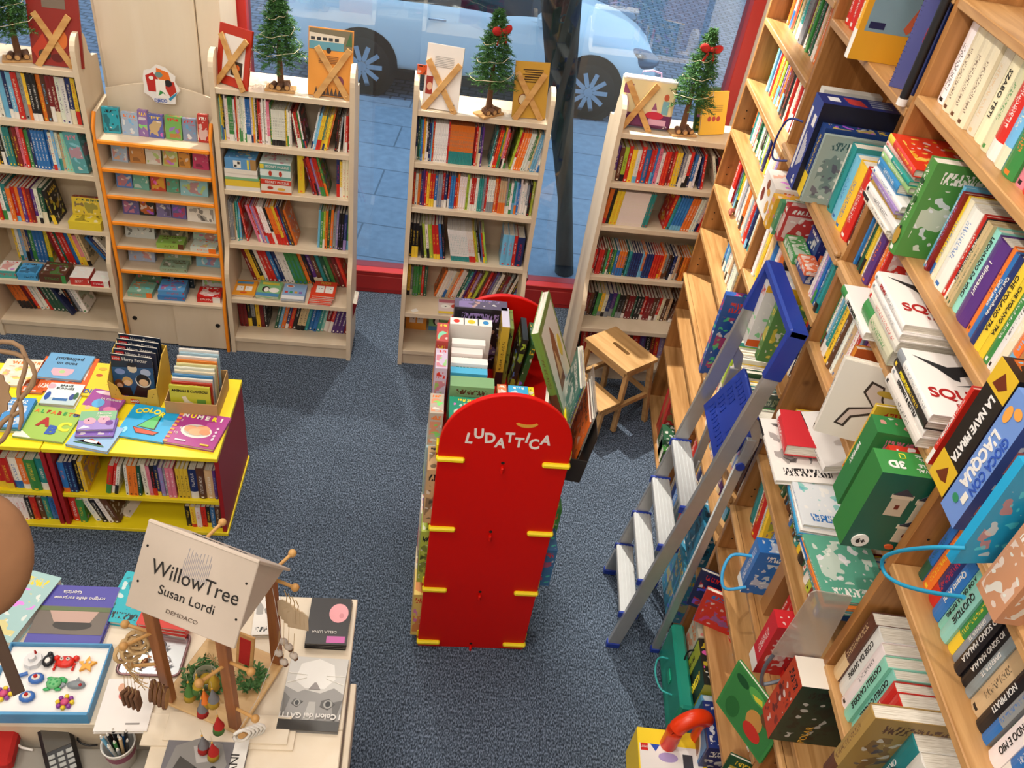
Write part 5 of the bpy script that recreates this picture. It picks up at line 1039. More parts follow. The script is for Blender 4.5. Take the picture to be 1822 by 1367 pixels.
for i, (c, a_) in enumerate((('C8C83C', 'k'), ('B83828', 'w'), ('E8E4DC', 'r'), ('4A8CC0', 'w'), ('E8DCC0', 'o'), ('E4E8DC', 'g'), ('E0D8A0', 'y'), ('E08838', 'b'), ('ECE6E0', 'r'), ('A8C8D8', 'b'), ('F0ECE8', 'w'))):
    hgt = .165 + .007 * i
    bk = book('picture_book', names[i] + ' picture book %s in the cardboard tray' % ('at the front' if i == 0 else ordw(i + 1) + ' from the front'), BX @ T(.10 - (.012 if i == 0 else rnd.uniform(0, .01)), -.10 + i * .0185, .004) @ RX(-3) @ Matrix(((0, -1, 0, 0), (1, 0, 0, 0), (0, 0, 1, 0), (0, 0, 0, 1))), .010, hgt, .185, c, a_, art=0 if i == 0 else 1)
    if i == 0:
        Fm = Matrix(((0, -1, 0, 0), (1, 0, 0, 0), (0, 0, 1, 0), (0, 0, 0, 1))).inverted() @ T(-.0925, -.0006, hgt / 2) @ RX(90)
        ill(bk, Fm, [('p', [(-.045, -.08), (.03, -.08), (.02, -.02), (-.01, .0), (-.02, .025), (-.04, .02), (-.03, -.01)], 'E8E0C8'), ('r', .03, -.03, .07, .01, '6A9A40')]); text('ANIMALI E CUCCIOLI', .019, Fm @ T(0, .055, .001), ink, bk, bold=.0004, xs=.9)

# ---------------------------------------------------------------- wooden step stool
ST2 = Matrix.Translation((.817, 4.052, 0)) @ Matrix.Rotation(math.atan2(-.756, .655), 4, 'Z')
st = empty('step_stool', ST2, 'wooden two-step stool with a slotted seat standing on the carpet', 'step stool')
m = MB(); o_ = [(-.185, -.13), (.185, -.13), (.185, .13), (-.185, .13)]
sl = [(-.055 + .014 * math.cos(R(a_)), .014 * math.sin(R(a_))) for a_ in range(90, 271, 30)] + [(.055 + .014 * math.cos(R(a_)), .014 * math.sin(R(a_))) for a_ in range(-90, 91, 30)]
n = len(sl)
for z0, z1 in ((.478, .50),):
    corners = o_; near = lambda p: min(range(4), key=lambda k: (corners[k][0] - p[0]) ** 2 + (corners[k][1] - p[1]) ** 2)
    # top and bottom faces as a ring around the slot: four blocks
    m.box(I4, -.185, -.069, -.13, .13, z0, z1, oakstool); m.box(I4, .069, .185, -.13, .13, z0, z1, oakstool)
    m.box(I4, -.069, .069, .014, .13, z0, z1, oakstool); m.box(I4, -.069, .069, -.13, -.014, z0, z1, oakstool)
    for s_ in (-1, 1):
        for t_ in (-1, 1): m.prism(T(s_ * .055, 0, 0), [(s_ * .014, t_ * .014), (0, t_ * .014), (s_ * .010, t_ * .010), (s_ * .014, 0)], z0, z1, oakstool)
m.build('seat', st)
def beam(a, b, w_, d_, mat=oakstool, up=(0, 0, 1)):
    a = Vector(a); b = Vector(b); z = (b - a).normalized(); x = Vector(up).cross(z)
    if x.length < 1e-3: x = Vector((1, 0, 0))
    x.normalize(); y = z.cross(x); Mm = Matrix((x, y, z)).transposed().to_4x4(); Mm.translation = a
    m = MB(); m.box(Mm, -w_ / 2, w_ / 2, -d_ / 2, d_ / 2, 0, (b - a).length, mat, .002); return m
for s_ in (-1, 1):
    beam((s_ * .195, .165, 0), (s_ * .165, .095, .478), .034, .026, up=(0, 1, 0)).build('leg', st)
    beam((s_ * .178, -.10, .02), (s_ * .165, -.10, .478), .030, .026, up=(0, 1, 0)).build('leg', st)
    beam((s_ * .18, -.265, 0), (s_ * .175, -.25, .245), .034, .026, up=(0, 1, 0)).build('leg', st)
    beam((s_ * .178, -.25, .225), (s_ * .178, .14, .225), .024, .03).build('stretcher', st)
    beam((s_ * .165, -.11, .455), (s_ * .165, .10, .455), .02, .035).build('apron', st)
m = MB(); m.box(I4, -.19, .19, -.285, -.115, .246, .266, oakstool, .002); m.build('step', st)
beam((-.165, -.112, .455), (.165, -.112, .455), .02, .035).build('apron', st)
beam((-.175, .125, .24), (.175, .125, .24), .02, .03).build('stretcher', st)

# ---------------------------------------------------------------- folded aluminium step ladder
ld = empty('step_ladder', T(.80, 2.555, 0), 'aluminium step ladder with blue platform and hoop leaning folded at shelves', 'ladder'); LM = T(-.80, -2.555, 0)
YA, YB = 2.772, 2.339
def lp(x, y, z): return LM @ Vector((x, y, z))
rx = lambda z: .80 + .125 * z
def rail(a, b, w_, d_, name, mat=alu, par=ld):
    return beam(a, b, w_, d_, mat, up=(1, 0, 0)).build(name, par)
for y, nm_ in ((YA, 'far'), (YB, 'near')):
    rl = rail(lp(rx(.02) - .0, y, .02), lp(rx(1.74), y, 1.74), .022, .058, 'front_rail')
    m = MB(); m.box(LM @ T(rx(0) + .002, y, 0), -.032, .032, -.016, .016, 0, .035, blue_pl, .004); m.build('rubber_foot', rl)
    rl = rail(lp(1.005, y + (.0 if y == YB else -.02), .02), lp(1.035, y, 1.40), .02, .036, 'rear_rail')
    m = MB(); m.box(LM @ T(1.005, y + (.0 if y == YB else -.02), 0), -.022, .022, -.014, .014, 0, .03, blue_pl, .004); m.build('rubber_foot', rl)
    m = MB(); m.cyl(LM @ T(1.03, y + (-.012 if y == YB else .012), 1.265) @ RX(90), .018, .018, -.006, .006, blue_pl, 14); m.build('hinge_cap', ld)
    m = MB(); m.prism(LM @ T(0, y, 0) @ RX(90), [(1.015, 1.24), (1.05, 1.25), (1.065, 1.38), (1.05, 1.47), (1.02, 1.50), (1.0, 1.47), (1.035, 1.40), (1.03, 1.30)], -.006, .006, alu); m.build('hinge_bracket', ld)
for i, z in enumerate((.245, .49, .735, .98)):
    xm = rx(z)
    m = MB(); m.box(LM @ T(xm - .005, 0, z), -.038, .045, YB + .012, YA - .012, -.028, 0, alu_w, .003)
    for k in range(5): m.box(LM @ T(xm - .005, 0, z), -.032 + k * .016, -.026 + k * .016, YB + .02, YA - .02, 0, .0022, alu_w)
    s_ = m.build('tread', ld)
    for y in (YA - .014, YB + .014):
        m = MB(); m.box(LM @ T(xm - .005, y, z), -.043, .05, -.006, .006, -.034, .004, blue_pl, .002); m.build('tread_clip', s_)
# blue hinged platform, folded up between the rails
P = frame(lp(.952, YA - .03, 1.205), (0, -1, 0), (.42, 0, .907))
m = MB(); m.box(P, 0, .375, 0, .25, -.022, 0, blue_pl, .006); pf = m.build('platform', ld)
m = MB()
for i in range(4):
    for j in range(6):
        if 1 <= i <= 2 and 2 <= j <= 3: continue
        x, y = .045 + j * .052, .035 + i * .052
        m.box(P, x, x + .034, y, y + .006, 0, .0025, blue_pl); m.box(P, x, x + .034, y + .028, y + .034, 0, .0025, blue_pl); m.box(P, x, x + .006, y, y + .034, 0, .0025, blue_pl); m.box(P, x + .028, x + .034, y, y + .034, 0, .0025, blue_pl)
m.build('grip_pattern', pf)
# blue hoop
zt2 = 1.74
m = MB(); hp = [lp(rx(1.72), YA, 1.70), lp(rx(1.86), YA, 1.85), lp(rx(1.98), YA - .02, 1.955), lp(rx(1.99), YA - .06, 1.975), lp(rx(1.99), YB + .06, 1.975), lp(rx(1.98), YB + .02, 1.955), lp(rx(1.86), YB, 1.85), lp(rx(1.72), YB, 1.70)]
for y in (YA, YB):
    q = beam(lp(rx(1.69), y, 1.69), lp(rx(1.90), y, 1.90), .030, .066, blue_pl, up=(1, 0, 0)); m.v and None
    q.build('hoop_side', ld)
m = MB(); m.box(LM @ T(rx(1.90), 0, 1.90) @ RY(7), -.035, .035, YB - .015, YA + .015, -.03, .006, blue_pl, .008); m.build('hoop_bar', ld)
m = MB(); m.tube([lp(.97, YA - .03, .05), lp(1.0, YA - .05, .5), lp(1.02, YA - .05, .9)], .006, alu); m.build('brace', ld)

# ---------------------------------------------------------------- special things on the pine shelves
def WM(y, x, z, rz=0, ry=0): return frame((x, y, z + .0008), (0, -1, 0), (1, 0, 0)) @ RZ(rz) @ RY(ry)
def wbox(lb, y, x, z, t, d, h, c, a='w', kinds=(.5, 1, 1, 1, 1, 0), nm='game_box', rz=0, ry=0, **k): return pbox(nm, lb, WM(y, x, z, rz, ry), t, d, h, c, a, kinds=kinds, **k)
def attach(c, p):
    bpy.context.view_layer.update(); c.parent = p; c.matrix_parent_inverse = p.matrix_world.inverted(); return c
def wbook(lb, y, x, z, t, h, d, c, a='w', rz=0, ry=0, nm='book', **k): return book(nm, lb, WM(y, x, z, rz, ry), t, h, d, c, a, **k)
# nearest-window bay
o = wbook('orange art book lying flat against the far upright', 4.20, 1.20, 1.84, .02, .2, .16, 'D87038', 'k')
m = MB(); P_ = [(1.135, 3.86, 1.545), (1.14, 3.89, 1.556), (1.17, 3.92, 1.545), (1.20, 3.94, 1.556), (1.235, 3.965, 1.545), (1.262, 4.01, 1.552), (1.275, 4.035, 1.545)]
m.tube(smooth(P_, 3), [.006, .008, .010] + [.011] * 9 + [.009, .008, .007, .006, .005, .004, .003], plain('snake_red', '8E3A26', .6, noise=.4, nscale=90), 8); tag(m.build('toy_snake'), 'small red brown toy snake curled on a pine shelf front', 'toy')
for i, (y, c, lb) in enumerate(((3.95, 'B83030', 'red and green picture box on the lowest shelf behind the stool'), (3.80, '2E5A40', 'green and white box at the bottom behind the stool'))):
    wbox(lb, y, 1.125, .16 if i == 0 else .03, .14, .12, .22 if i == 0 else .14, c, 'w', nm='picture_box') if i else wbox(lb, y, 1.135, .03, .14, .12, .36, c, 'g', nm='picture_box')
for i, (y, c, lb) in enumerate(((3.72, '3E7A38', 'green boxed set on the bottom shelf front'), (3.58, '6A2E6C', 'purple boxed set on the bottom shelf front'))):
    wbox(lb, y, 1.125, .03, .11, .1, .10, c, 'w', nm='picture_box')
wbook('yellow book standing near the ladder on a lower shelf', 3.40, 1.115, .43, .02, .20, .16, 'D8B428', 'k', rz=0)
# ladder bay
wbox('tall white carton with a teal handle near the sunny shelves', 3.15, 1.10, 2.15, .045, .22, .30, 'D8D4CC', 'r', kinds=(0, 1, 1, 1, 0, 0), nm='carton')
wbox('teal flat case beside the tall white carton', 3.10, 1.08, 2.15, .022, .20, .25, '1F8C80', 'w', nm='case')
wbox('cream flat carton between the teal case and navy cards', 3.075, 1.08, 2.15, .03, .2, .24, 'D8C08C', 'k', nm='carton')
wbox('dark navy flat box just left of the large blue box', 3.04, 1.06, 2.15, .045, .22, .27, '20264A', 'w', nm='carton')
o = wbox('large blue boxed game marked 6+ with white lines', 2.985, 1.035, 2.15, .105, .27, .325, '1E3688', 'w', kinds=(0, 0, 0, 0, 0, 0), cols=[None, None, None, '14182C', '1C2E70', None])
ill(o, T(.0, .0, .3252), [('r', .03, .03, .07, .07, 'E0E0E4'), ('p', [(.02, .09), (.08, .10), (.09, .16), (.03, .15)], 'B03838')] + [('r', .012 + .02 * k, .18, .02 + .02 * k, .25, '8A8E9C') for k in range(4)])
text('6+', .03, T(.075, -.0008, .03) @ RX(90) @ RZ(90), ink_white, o, bold=.001)
m = MB(); m.box(I4, .01, .028, -.001, 0, .05, .28, ink_white)
for k in range(6): m.box(I4, .045 + k * .008, .048 + k * .008, -.001, 0, .07 + k * .006, .20 - k * .008, ink_white)
m.box(I4, .06, .09, -.001, 0, .23, .27, ink_white); m.build('printing', o)
m = MB(); m.tube(smooth([(1.03, 3.0, 2.36), (.985, 3.03, 2.35), (.975, 3.06, 2.26), (.985, 3.05, 2.19), (1.03, 3.02, 2.20)]), .004, plain('cord_navy', '1C2C70', .5)); attach(m.build('carry_cord'), o)
wbox('navy book sized box with a bear picture beside the 6+ box', 2.88, 1.055, 2.15, .05, .24, .26, '24407C', 'y', kinds=(.5, 1, 1, 1, 1, 0))
o = wbox('grey green illustrated book in a clear sleeve beside the bear box', 2.81, 1.05, 2.15, .018, .22, .25, '9AA8A0', '3A5A5C', kinds=(.5, 1, 1, 1, 0, 0), nm='book', cat='book')
o = wbook('thick yellow atlas with a map on its cover', 2.875, 1.04, 2.64, .035, .32, .24, 'E0A42C', 'w', art=0)
ill(o, frame((.0352, .12, .17), (0, 1, 0), (0, 0, 1)), [('r', -.10, -.08, .11, .14, '7FA0AC'), ('p', [(-.05, .06), (.0, .12), (.06, .10), (.07, .05), (.02, .03), (-.02, .05)], 'E0C440'), ('p', [(.02, -.06), (.05, .02), (.08, .0), (.06, -.05), (.035, -.075)], 'C86848'), ('r', -.09, -.07, -.04, -.05, '1E2A50')])
o = wbook('blue spiral bound book with small flags', 2.625, 1.115, 2.64, .012, .30, .22, '585C9C', 'w', art=0, rz=-22)
ill(o, frame((.0122, .11, .15), (0, 1, 0), (0, 0, 1)), [('p', [(-.05, -.03), (-.02, .04), (.06, .08), (.09, .02), (.08, -.08), (.0, -.12)], 'D0D4DC'), ('r', -.03, .05, .0, .09, 'C02828'), ('r', .03, .08, .07, .11, 'C02828'), ('r', -.07, -.01, -.03, .03, 'C02828'), ('r', -.06, -.09, -.035, -.05, 'D87020')])
m = MB()
for k in range(22): m.tube([(.006 + .006 * math.cos(q), .004 + .006 * math.sin(q), .015 + k * .0128) for q in (0, 1, 2, 3, 4, 5, 6)], .0012, ink, 4)
m.build('spiral_binding', o)
m = MB(); m.rod((1.10, 2.455, 2.66), (1.10, 2.455, 3.0), .013, black_m, 12); m.rod((1.10, 2.455, 2.64), (1.10, 2.455, 2.66), .015, ink_white, 12); tag(m.build('poster_tube'), 'black tube with a white end standing by the upright', 'tube')
o = wbox('white box with honey coloured shapes at a shelf front', 3.32, 1.065, 1.885, .19, .13, .15, 'E8E2DC', 'o', kinds=(0, 1, 1, 1, 1, 0))
ill(o, RX(90) @ T(0, 0, .001), [('d', .05, .06, .02, .03, '7A3020'), ('d', .12, .10, .022, .014, 'D8A040'), ('d', .15, .05, .018, .026, 'D8A040'), ('d', .09, .12, .02, .02, '8A4A28')])
wbox('yellow box with small pictures beside the honey box', 3.125, 1.06, 1.885, .05, .14, .135, 'E0A830', 'i', kinds=(1, 1, 1, 1, 1, 0))
wbox('green striped box between the yellow and red boxes', 3.07, 1.075, 1.885, .035, .14, .14, '4A9068', 'w')
wbox('red and grey box with a car picture near the navy box', 3.03, 1.09, 1.885, .04, .14, .15, 'B83838', 'w', kinds=(1, 1, 1, 1, 1, 0))
wbox('low green card box lying on the shelf front', 2.985, 1.115, 1.885, .17, .07, .035, '4E9A58', 'w', kinds=(1, 1, 1, 1, 1, 0), nm='card_box')
wbox('navy box with a bird picture behind the green box', 2.95, 1.19, 1.885, .13, .11, .11, '20347C', 'w', kinds=(1, 1, 1, 1, 1, 0))
wbox('orange card box at the back next to the navy box', 2.80, 1.20, 1.885, .12, .1, .06, 'D8683C', 'y', kinds=(1, 1, 1, 1, 1, 0), nm='card_box')
wbox('blue card box with small white letters beside orange one', 2.81, 1.13, 1.885, .13, .06, .045, '2C4890', 'w', kinds=(1, 1, 1, 1, 1, 0), nm='card_box')
wbox('orange red card box in front of the blue card box', 2.78, 1.112, 1.931, .12, .06, .02, 'E07048', 'w', kinds=(1, 1, 1, 1, 1, 0), nm='card_box')
prow(1, 1.885, 'a:w w:i v:w b:g b:w T16 t e:k', .70, .02, t=.012, d=.17, back=.02, h=.22)
o = wbox('tall blue board book set with a puppy badge behind the ladder', 3.325, 1.07, .965, .035, .22, .46, '24509C', 'r', kinds=(1, 1, 1, 1, 1, 0), nm='book_box')
wbox('white and red board game box behind the ladder top', 2.92, 1.05, 1.555, .12, .24, .24, 'E4DEDA', 'r', kinds=(1, 1, 1, 1, 1, 0))
o = wbox('white box with yellow animals and a giraffe behind the ladder', 2.76, 1.02, 1.555, .05, .26, .285, 'E0DCD8', 'r', kinds=(1, 1, 1, 1, 1, 0))
ill(o, frame((.0502, .13, .145), (0, 1, 0), (0, 0, 1)), [('r', -.13, -.142, .13, -.11, 'D86028'), ('d', .02, .09, .06, .05, 'D8A828'), ('p', [(-.06, -.12), (-.04, .0), (-.02, -.05), (.02, -.12)], 'C89040'), ('d', .06, .02, .03, .04, 'A83828'), ('r', -.13, .11, .13, .138, 'E8B030')])
wbox('green jungle picture box beside the giraffe box', 2.66, 1.05, 1.555, .04, .24, .25, '5A8A4C', 'y', kinds=(1, 1, 1, 1, 1, 0), nm='picture_box')
# shark book bay: stacks lying flat with spines to the room
def stack(y, x, z, items, ang=0):
    zz = z
    for lb, lw, dw, th_, c, a_, art in items:
        yy = y + rnd.uniform(-.006, .006)
        # lw along y, dw into the shelf, spine towards the room
        M = frame((x + rnd.uniform(0, .01), yy, zz + .0008), (0, -1, 0), (1, 0, 0)) @ RZ(ang + rnd.uniform(-2, 2)) @ Matrix(((0, 0, 1, 0), (0, 1, 0, 0), (-1, 0, 0, th_), (0, 0, 0, 1)))
        o = book('book', lb, M, th_, lw, dw, c, a_, art=art); zz += th_ + .0006
        yield o
def cov_front(o, lw, dw):      # parent-space frame on the upper cover of a stacked book: X towards the camera end, Y into the shelf
    return Matrix(((0, 0, -1, -.0006), (0, 1, 0, 0), (1, 0, 0, 0), (0, 0, 0, 1)))
WH = 'EFEAE6'
S1 = list(stack(2.06, 1.055, 2.1725, [('olive and white thick book lying at the bottom of the shark stack', .25, .24, .05, 'C8C4A8', 'g', 0), ('thick white book with green lines under two shark books', .26, .25, .036, 'E4E0D4', 'r', 0), ('lower of the two white shark books in the far stack', .26, .25, .024, WH, 'a', 0), ('top white shark book of the far stack with red title', .26, .25, .024, WH, 'a', 0)]))
S2 = list(stack(1.775, 1.055, 2.145, [('thick grey paged book at the bottom of the near shark stack', .25, .24, .03, 'D8D0C8', 'k', 0), ('white snake book lying under the black nature book', .25, .24, .026, WH, 'a', 0), ('black spined book between two white books in near stack', .25, .24, .026, '26221E', 'y', 0), ('top white shark book of the near stack with red title', .26, .25, .026, WH, 'a', 0)]))
for o in (S1[-1], S2[-1]):
    F_ = frame((-.0006, 0, .26), (0, 1, 0), (0, 0, -1))          # x into the shelf, y towards the window
    ill(o, F_, [('p', [(.02, .235), (.07, .19), (.10, .15), (.115, .145), (.12, .165), (.16, .18), (.24, .18), (.24, .215), (.15, .215), (.10, .20)], '2A2C30'), ('p', [(.10, .125), (.16, .132), (.24, .13), (.24, .14), (.16, .142)], '54565A')])
    text('SQUALI', .052, F_ @ T(.105, .085, .0008), ink_red, o, bold=.001)
    text('E ALTRE CREATURE', .018, F_ @ T(.15, .045, .0008), ink_red, o); text('DEGLI ABISSI', .020, F_ @ T(.15, .02, .0008), ink, o)
o = list(stack(2.21, 1.045, 2.145, [('white dinosaur book lying alone with green drawing', .25, .22, .026, WH, 'g', 0)]))[0]
ill(o, frame((-.0006, 0, 0), (0, 0, 1), (0, 1, 0)), [('d', .14, .12, .05, .04, '8A9A58'), ('d', .18, .13, .03, .02, '6A7A3C')]); text('DINOSAURI', .016, frame((.013, -.0042, .12), (0, 0, 1), (-1, 0, 0)), ink, o)
text('SERPENTI & RETTILI', .016, frame((.013, -.0042, .12), (0, 0, 1), (-1, 0, 0)), ink, S2[1]); text('PREDATORI', .015, frame((.013, -.0042, .09), (0, 0, 1), (-1, 0, 0)), ink_yellow, S2[2])
text('SQUALI', .014, frame((.012, -.004, .08), (0, 0, 1), (-1, 0, 0)), ink_red, S1[3])
wbook('yellow and grey animal board book beside the near shark stack', 1.80, 1.10, 2.145, .05, .025, .2, 'B8A860', 'y')
o = wbook('thin red dinosaur book standing against the near upright', 1.478, 1.07, 2.145, .014, .23, .22, 'C82A20', 'w'); spine_text(o, 'I DINOSAURI', .012, .014, .23)
S3 = list(stack(2.40, 1.075, 2.365, [('cream magazine lying under the human body book', .25, .22, .012, 'E8DCC4', 'r', 0), ('second cream magazine under the human body book', .25, .22, .012, 'EDE6DA', 'k', 0), ('white human body book with red title lying in the stack', .27, .24, .034, 'E8E4E0', 'k', 0), ('mustard book above the human body book', .25, .22, .016, 'C8A038', 'p', 1), ('lavender book in the middle of the bay stack', .25, .22, .012, '9A80B8', 'w', 1),
    ('white glossy book above the lavender one', .26, .22, .018, 'ECE8E6', 'b', 0), ('blue banded booklet set in the stack', .19, .20, .03, '2E80B8', 'w', 0), ('pale green illustrated book near the stack top', .24, .2, .018, '9CC47C', 'w', 1), ('teal edged book second from the top of stack', .24, .2, .014, '1E9484', 'w', 0), ('pink cloud book just under the red one', .24, .2, .014, 'E8B8B0', 'r', 1), ('red book on top of the high stack', .25, .24, .022, 'D83820', 'y', 1)]))
text('CORPO\nUMANO', .028, frame((-.0012, .06, .12), (0, 1, 0), (0, 0, -1)), ink_red, S3[2])
o = wbook('green nature book with a yellow frog on its spine', 2.105, 1.075, 2.365, .046, .27, .2, '4C8840', 'w', rz=0); 
ill(o, RX(90) @ T(0, 0, .0062), [('d', .024, .05, .016, .026, 'B89038'), ('d', .026, .075, .005, .005, 'k'), ('d', .02, .13, .008, .012, '2A5A28'), ('d', .03, .16, .008, .01, '2A5A28'), ('d', .024, .21, .010, .008, '1E4A28')])
# standing picture books at the shelf fronts
o = wbook('orange and ochre circle book standing open faced near the dinosaur book', 2.02, 1.07, 1.825, .022, .26, .22, 'D88428', 'w', art=0)
ill(o, frame((.0222, .11, .13), (0, 1, 0), (0, 0, 1)), [('r', -.11, .03, .11, .13, 'C8602C'), ('d', .03, .03, .08, .08, 'D8B088'), ('r', -.11, -.04, .11, -.025, '1E6A64')]); text('Il r c', .04, frame((.0236, .13, .18), (0, 1, 0), (0, 0, 1)), ink, o)
o = wbook('cream book with a drawn cat on the cover at shelf front', 1.90, 1.0, 1.86, .028, .25, .20, 'DDD6CC', 'k', rz=-12, ry=-6, art=0)
F_ = frame((.0286, .10, .125), (0, 1, 0), (0, 0, 1))
ill(o, F_, [('p', [(-.06, -.08), (-.04, -.02), (.02, .0), (-.02, .04), (-.01, .08), (.03, .07), (.04, .03), (.06, .0), (.02, -.03), (-.02, -.05), (-.03, -.085)], '3A3230'), ('p', [(-.052, -.075), (-.034, -.026), (.028, -.002), (-.012, .04), (-.004, .072), (.026, .064), (.034, .03), (.05, .0), (.014, -.024), (-.026, -.044), (-.036, -.078)], 'C8B8B0'), ('d', .045, .05, .03, .01, 'B89A40')])
wbook('yellow and red booklet leaning beside the cat book', 1.78, 1.07, 1.825, .014, .24, .2, 'D8B838', 'r')
o = wbox('green puzzle box with an ostrich at the shelf front', 1.69, 1.02, 1.825, .07, .22, .27, '2E7A40', 'i', kinds=(0, 1, 1, 1, 1, 0), rz=-3); text('MEMORY', .018, T(.02, -.001, .15) @ RX(90) @ RZ(-90), ink_white, o)
o = wbox('red secret puzzle box standing next to the green castle box', 1.60, 1.045, 1.825, .036, .22, .25, 'C83828', 'w', kinds=(0, 1, 1, 1, 1, 0)); text('SECRET PUZZLE', .022, T(.018, -.001, .13) @ RX(90) @ RZ(-90), ink_white, o)
cast = wbox('large green castle puzzle box with a round 6+ mark', 1.555, .985, 1.8258, .085, .26, .27, '2F7A3C', 'w', kinds=(0, 0, 0, 0, 0, 0), cols=[None, None, None, '1A5A48', '3A8A44', None])
F_ = frame((.0856, .0, .0), (0, 1, 0), (0, 0, 1))
def tower(x, y, w_, h_): return [('r', x - w_ / 2, y, x + w_ / 2, y + h_, 'C8B8A0'), ('r', x - w_ * .62, y + h_, x + w_ * .62, y + h_ * 1.25, 'D8C8B0'), ('p', [(x - w_ * .6, y + h_ * 1.2), (x, y + h_ * 1.6), (x + w_ * .6, y + h_ * 1.2)], '3A3C44'), ('r', x - w_ * .12, y + h_ * .4, x + w_ * .12, y + h_ * .65, '6A2A20')]
ill(cast, F_, tower(.08, .13, .045, .06) + tower(.15, .11, .05, .07) + tower(.14, .04, .05, .05) + tower(.21, .05, .04, .05) + [('d', .04, .03, .022, .022, 'w'), ('d', .12, .02, .012, .008, 'C8582C')])
text('6+', .022, frame((.0905, .04, .03), (0, 1, 0), (0, 0, 1)), ink, cast, bold=.0008)
TF = lambda x, y: frame((x, y, .2712), (0, -1, 0), (1, 0, 0))
text('3D', .034, TF(.05, .045), ink_white, cast, bold=.0015); text('MEDIEVAL\nCASTLE', .017, TF(.055, .13), ink_white, cast)
text('NATIONAL\nGEOGRAPHIC', .012, TF(.018, .14), ink_white, cast)
m = MB(); m.tube([(.010, .062, .2706), (.026, .062, .2706), (.026, .076, .2706), (.010, .076, .2706)], .0012, ink_yellow, 4, True); m.build('square_mark', cast)
m = MB(); m.tube(smooth([(.086, .22, .25), (.10, .215, .262), (.112, .225, .245), (.108, .235, .22), (.086, .235, .21)]), .006, plain('green_cord', '1E9A78', .5)); m.build('handle', cast)
# flat white and red books jutting out over the shelf front below
for (lb, y, x, z, ang, lw, dw, th_, c, a_, ar, ry_) in (('white book jutting out flat over the shelf under a red one', 2.23, .985, 1.575, 0, .30, .22, .018, 'E8E2DC', 'k', 1, -14),
    ('bright red cased book lying on the white one', 2.21, 1.03, 1.615, -3, .18, .15, .045, 'C83038', 'w', 0, -12), ('white book with light blue spine lying tilted at shelf front', 2.20, 1.10, 1.64, 5, .26, .2, .03, 'E2DEDA', 'k', 0, -22)):
    Mx = frame((x, y, z), (0, -1, 0), (1, 0, 0)) @ RZ(ang) @ RX(ry_ * -.4) @ Matrix(((0, 0, 1, 0), (0, 1, 0, 0), (-1, 0, 0, th_), (0, 0, 0, 1)))
    book('book', lb, Mx, th_, lw, dw, c, a_, art=ar)
for o in stack(2.00, 1.035, 1.54, [('dark green book at the bottom of the pile over the crowded shelf', .27, .21, .016, '24483C', 'w', 1), ('sky blue puppy book in the pile over the crowded shelf', .26, .21, .014, '3A98C8', 'r', 1), ('thin white book in the pile over the crowded shelf', .26, .20, .010, 'E4E0DC', 'k', 1), ('white book with blue and orange pattern topping the crowded pile', .25, .2, .014, 'D8DCE0', 'b', 1)], -2): pass
for o in stack(1.72, 1.025, 1.54, [('teal striped book at the bottom of the pile above grey plate', .25, .21, .014, '4A7A78', 'w', 1), ('orange spined book in the pile above the grey plate', .25, .2, .012, 'E07A30', 'b', 1), ('green and white swirl book topping the pile above grey plate', .24, .2, .014, '5AA088', 'w', 1)], 3): pass
# grey clear plate with its wire bracket
pl = empty('book_plate', T(.965, 1.462, 1.33), 'grey see-through plate held by a bent wire at the shelf front', 'holder')
m = MB(); m.prism(RX(90), [(.0, .01), (.012, 0), (.145, .0), (.128, .30), (.12, .31), (.022, .315), (.012, .305)], -.002, .002, plastic); m.build('plate', pl)
m = MB(); m.tube(smooth([(.015, .006, .01), (.012, .012, -.08), (.03, .015, -.17), (.05, .015, -.175), (.10, .012, -.12), (.12, .006, -.03), (.125, .006, .02)]), .006, gray_metal); m.build('wire_bracket', pl)
# lower crowded shelves
blb = wbox('blue long box with cord handle on the molded shelf', 2.03, 1.06, .98, .07, .24, .23, '2A6CB8', 'w', kinds=(.5, 1, 1, 1, 1, 0), nm='carton')
m = MB(); m.tube(smooth([(1.06, 2.0, 1.14), (.99, 2.0, 1.13), (.965, 1.96, 1.08), (.98, 1.92, 1.04), (1.055, 1.93, 1.05)]), .006, plain('sky_cord', '3AA0D8', .5)); attach(m.build('handle_cord'), blb)
wbox('brown kraft carton beside the blue long box', 1.93, 1.13, .98, .06, .2, .26, 'A87848', 'm', kinds=(0, 0, 0, 0, 0, 0), nm='carton')
wbox('red and white comic box near the grey plate', 1.70, 1.05, .98, .07, .2, .26, 'C82830', 'w', kinds=(.5, 1, 1, 1, 1, 0), nm='carton')
o = wbook('green jungle picture book with a red bird at shelf front', 1.62, .985, .80, .012, .26, .24, '3E8A44', 'y', rz=-60, ry=0, art=0)
ill(o, frame((.0122, .12, .13), (0, 1, 0), (0, 0, 1)), [('r', -.11, -.12, .11, .12, '3A8040'), ('d', -.07, .08, .03, .02, '1E5028'), ('d', .0, .09, .04, .025, '5AA850'), ('p', [(-.02, .08), (.02, .10), (.03, .08), (.0, .07)], 'E0D040'), ('d', .03, -.01, .035, .05, 'C89048'), ('d', .04, -.06, .04, .035, 'C83020'), ('d', -.06, -.06, .03, .05, '2A6A30'), ('d', .07, .05, .03, .03, '6A4A28')])
for (lb, y, x, z, t_, h_, c, a_) in (('navy rainbow paint book at the low shelf front', 2.32, 1.05, .43, .018, .24, '1E2450', 'r'), ('red and multicolour sticker book on the low shelf', 2.24, 1.07, .43, .022, .22, 'C83028', 'b'), ('dark green ring book on the second lowest shelf', 1.52, 1.06, .43, .012, .22, '1E5030', 'y')):
    wbook(lb, y, x, z, t_, h_, .2, c, a_, rz=-20)
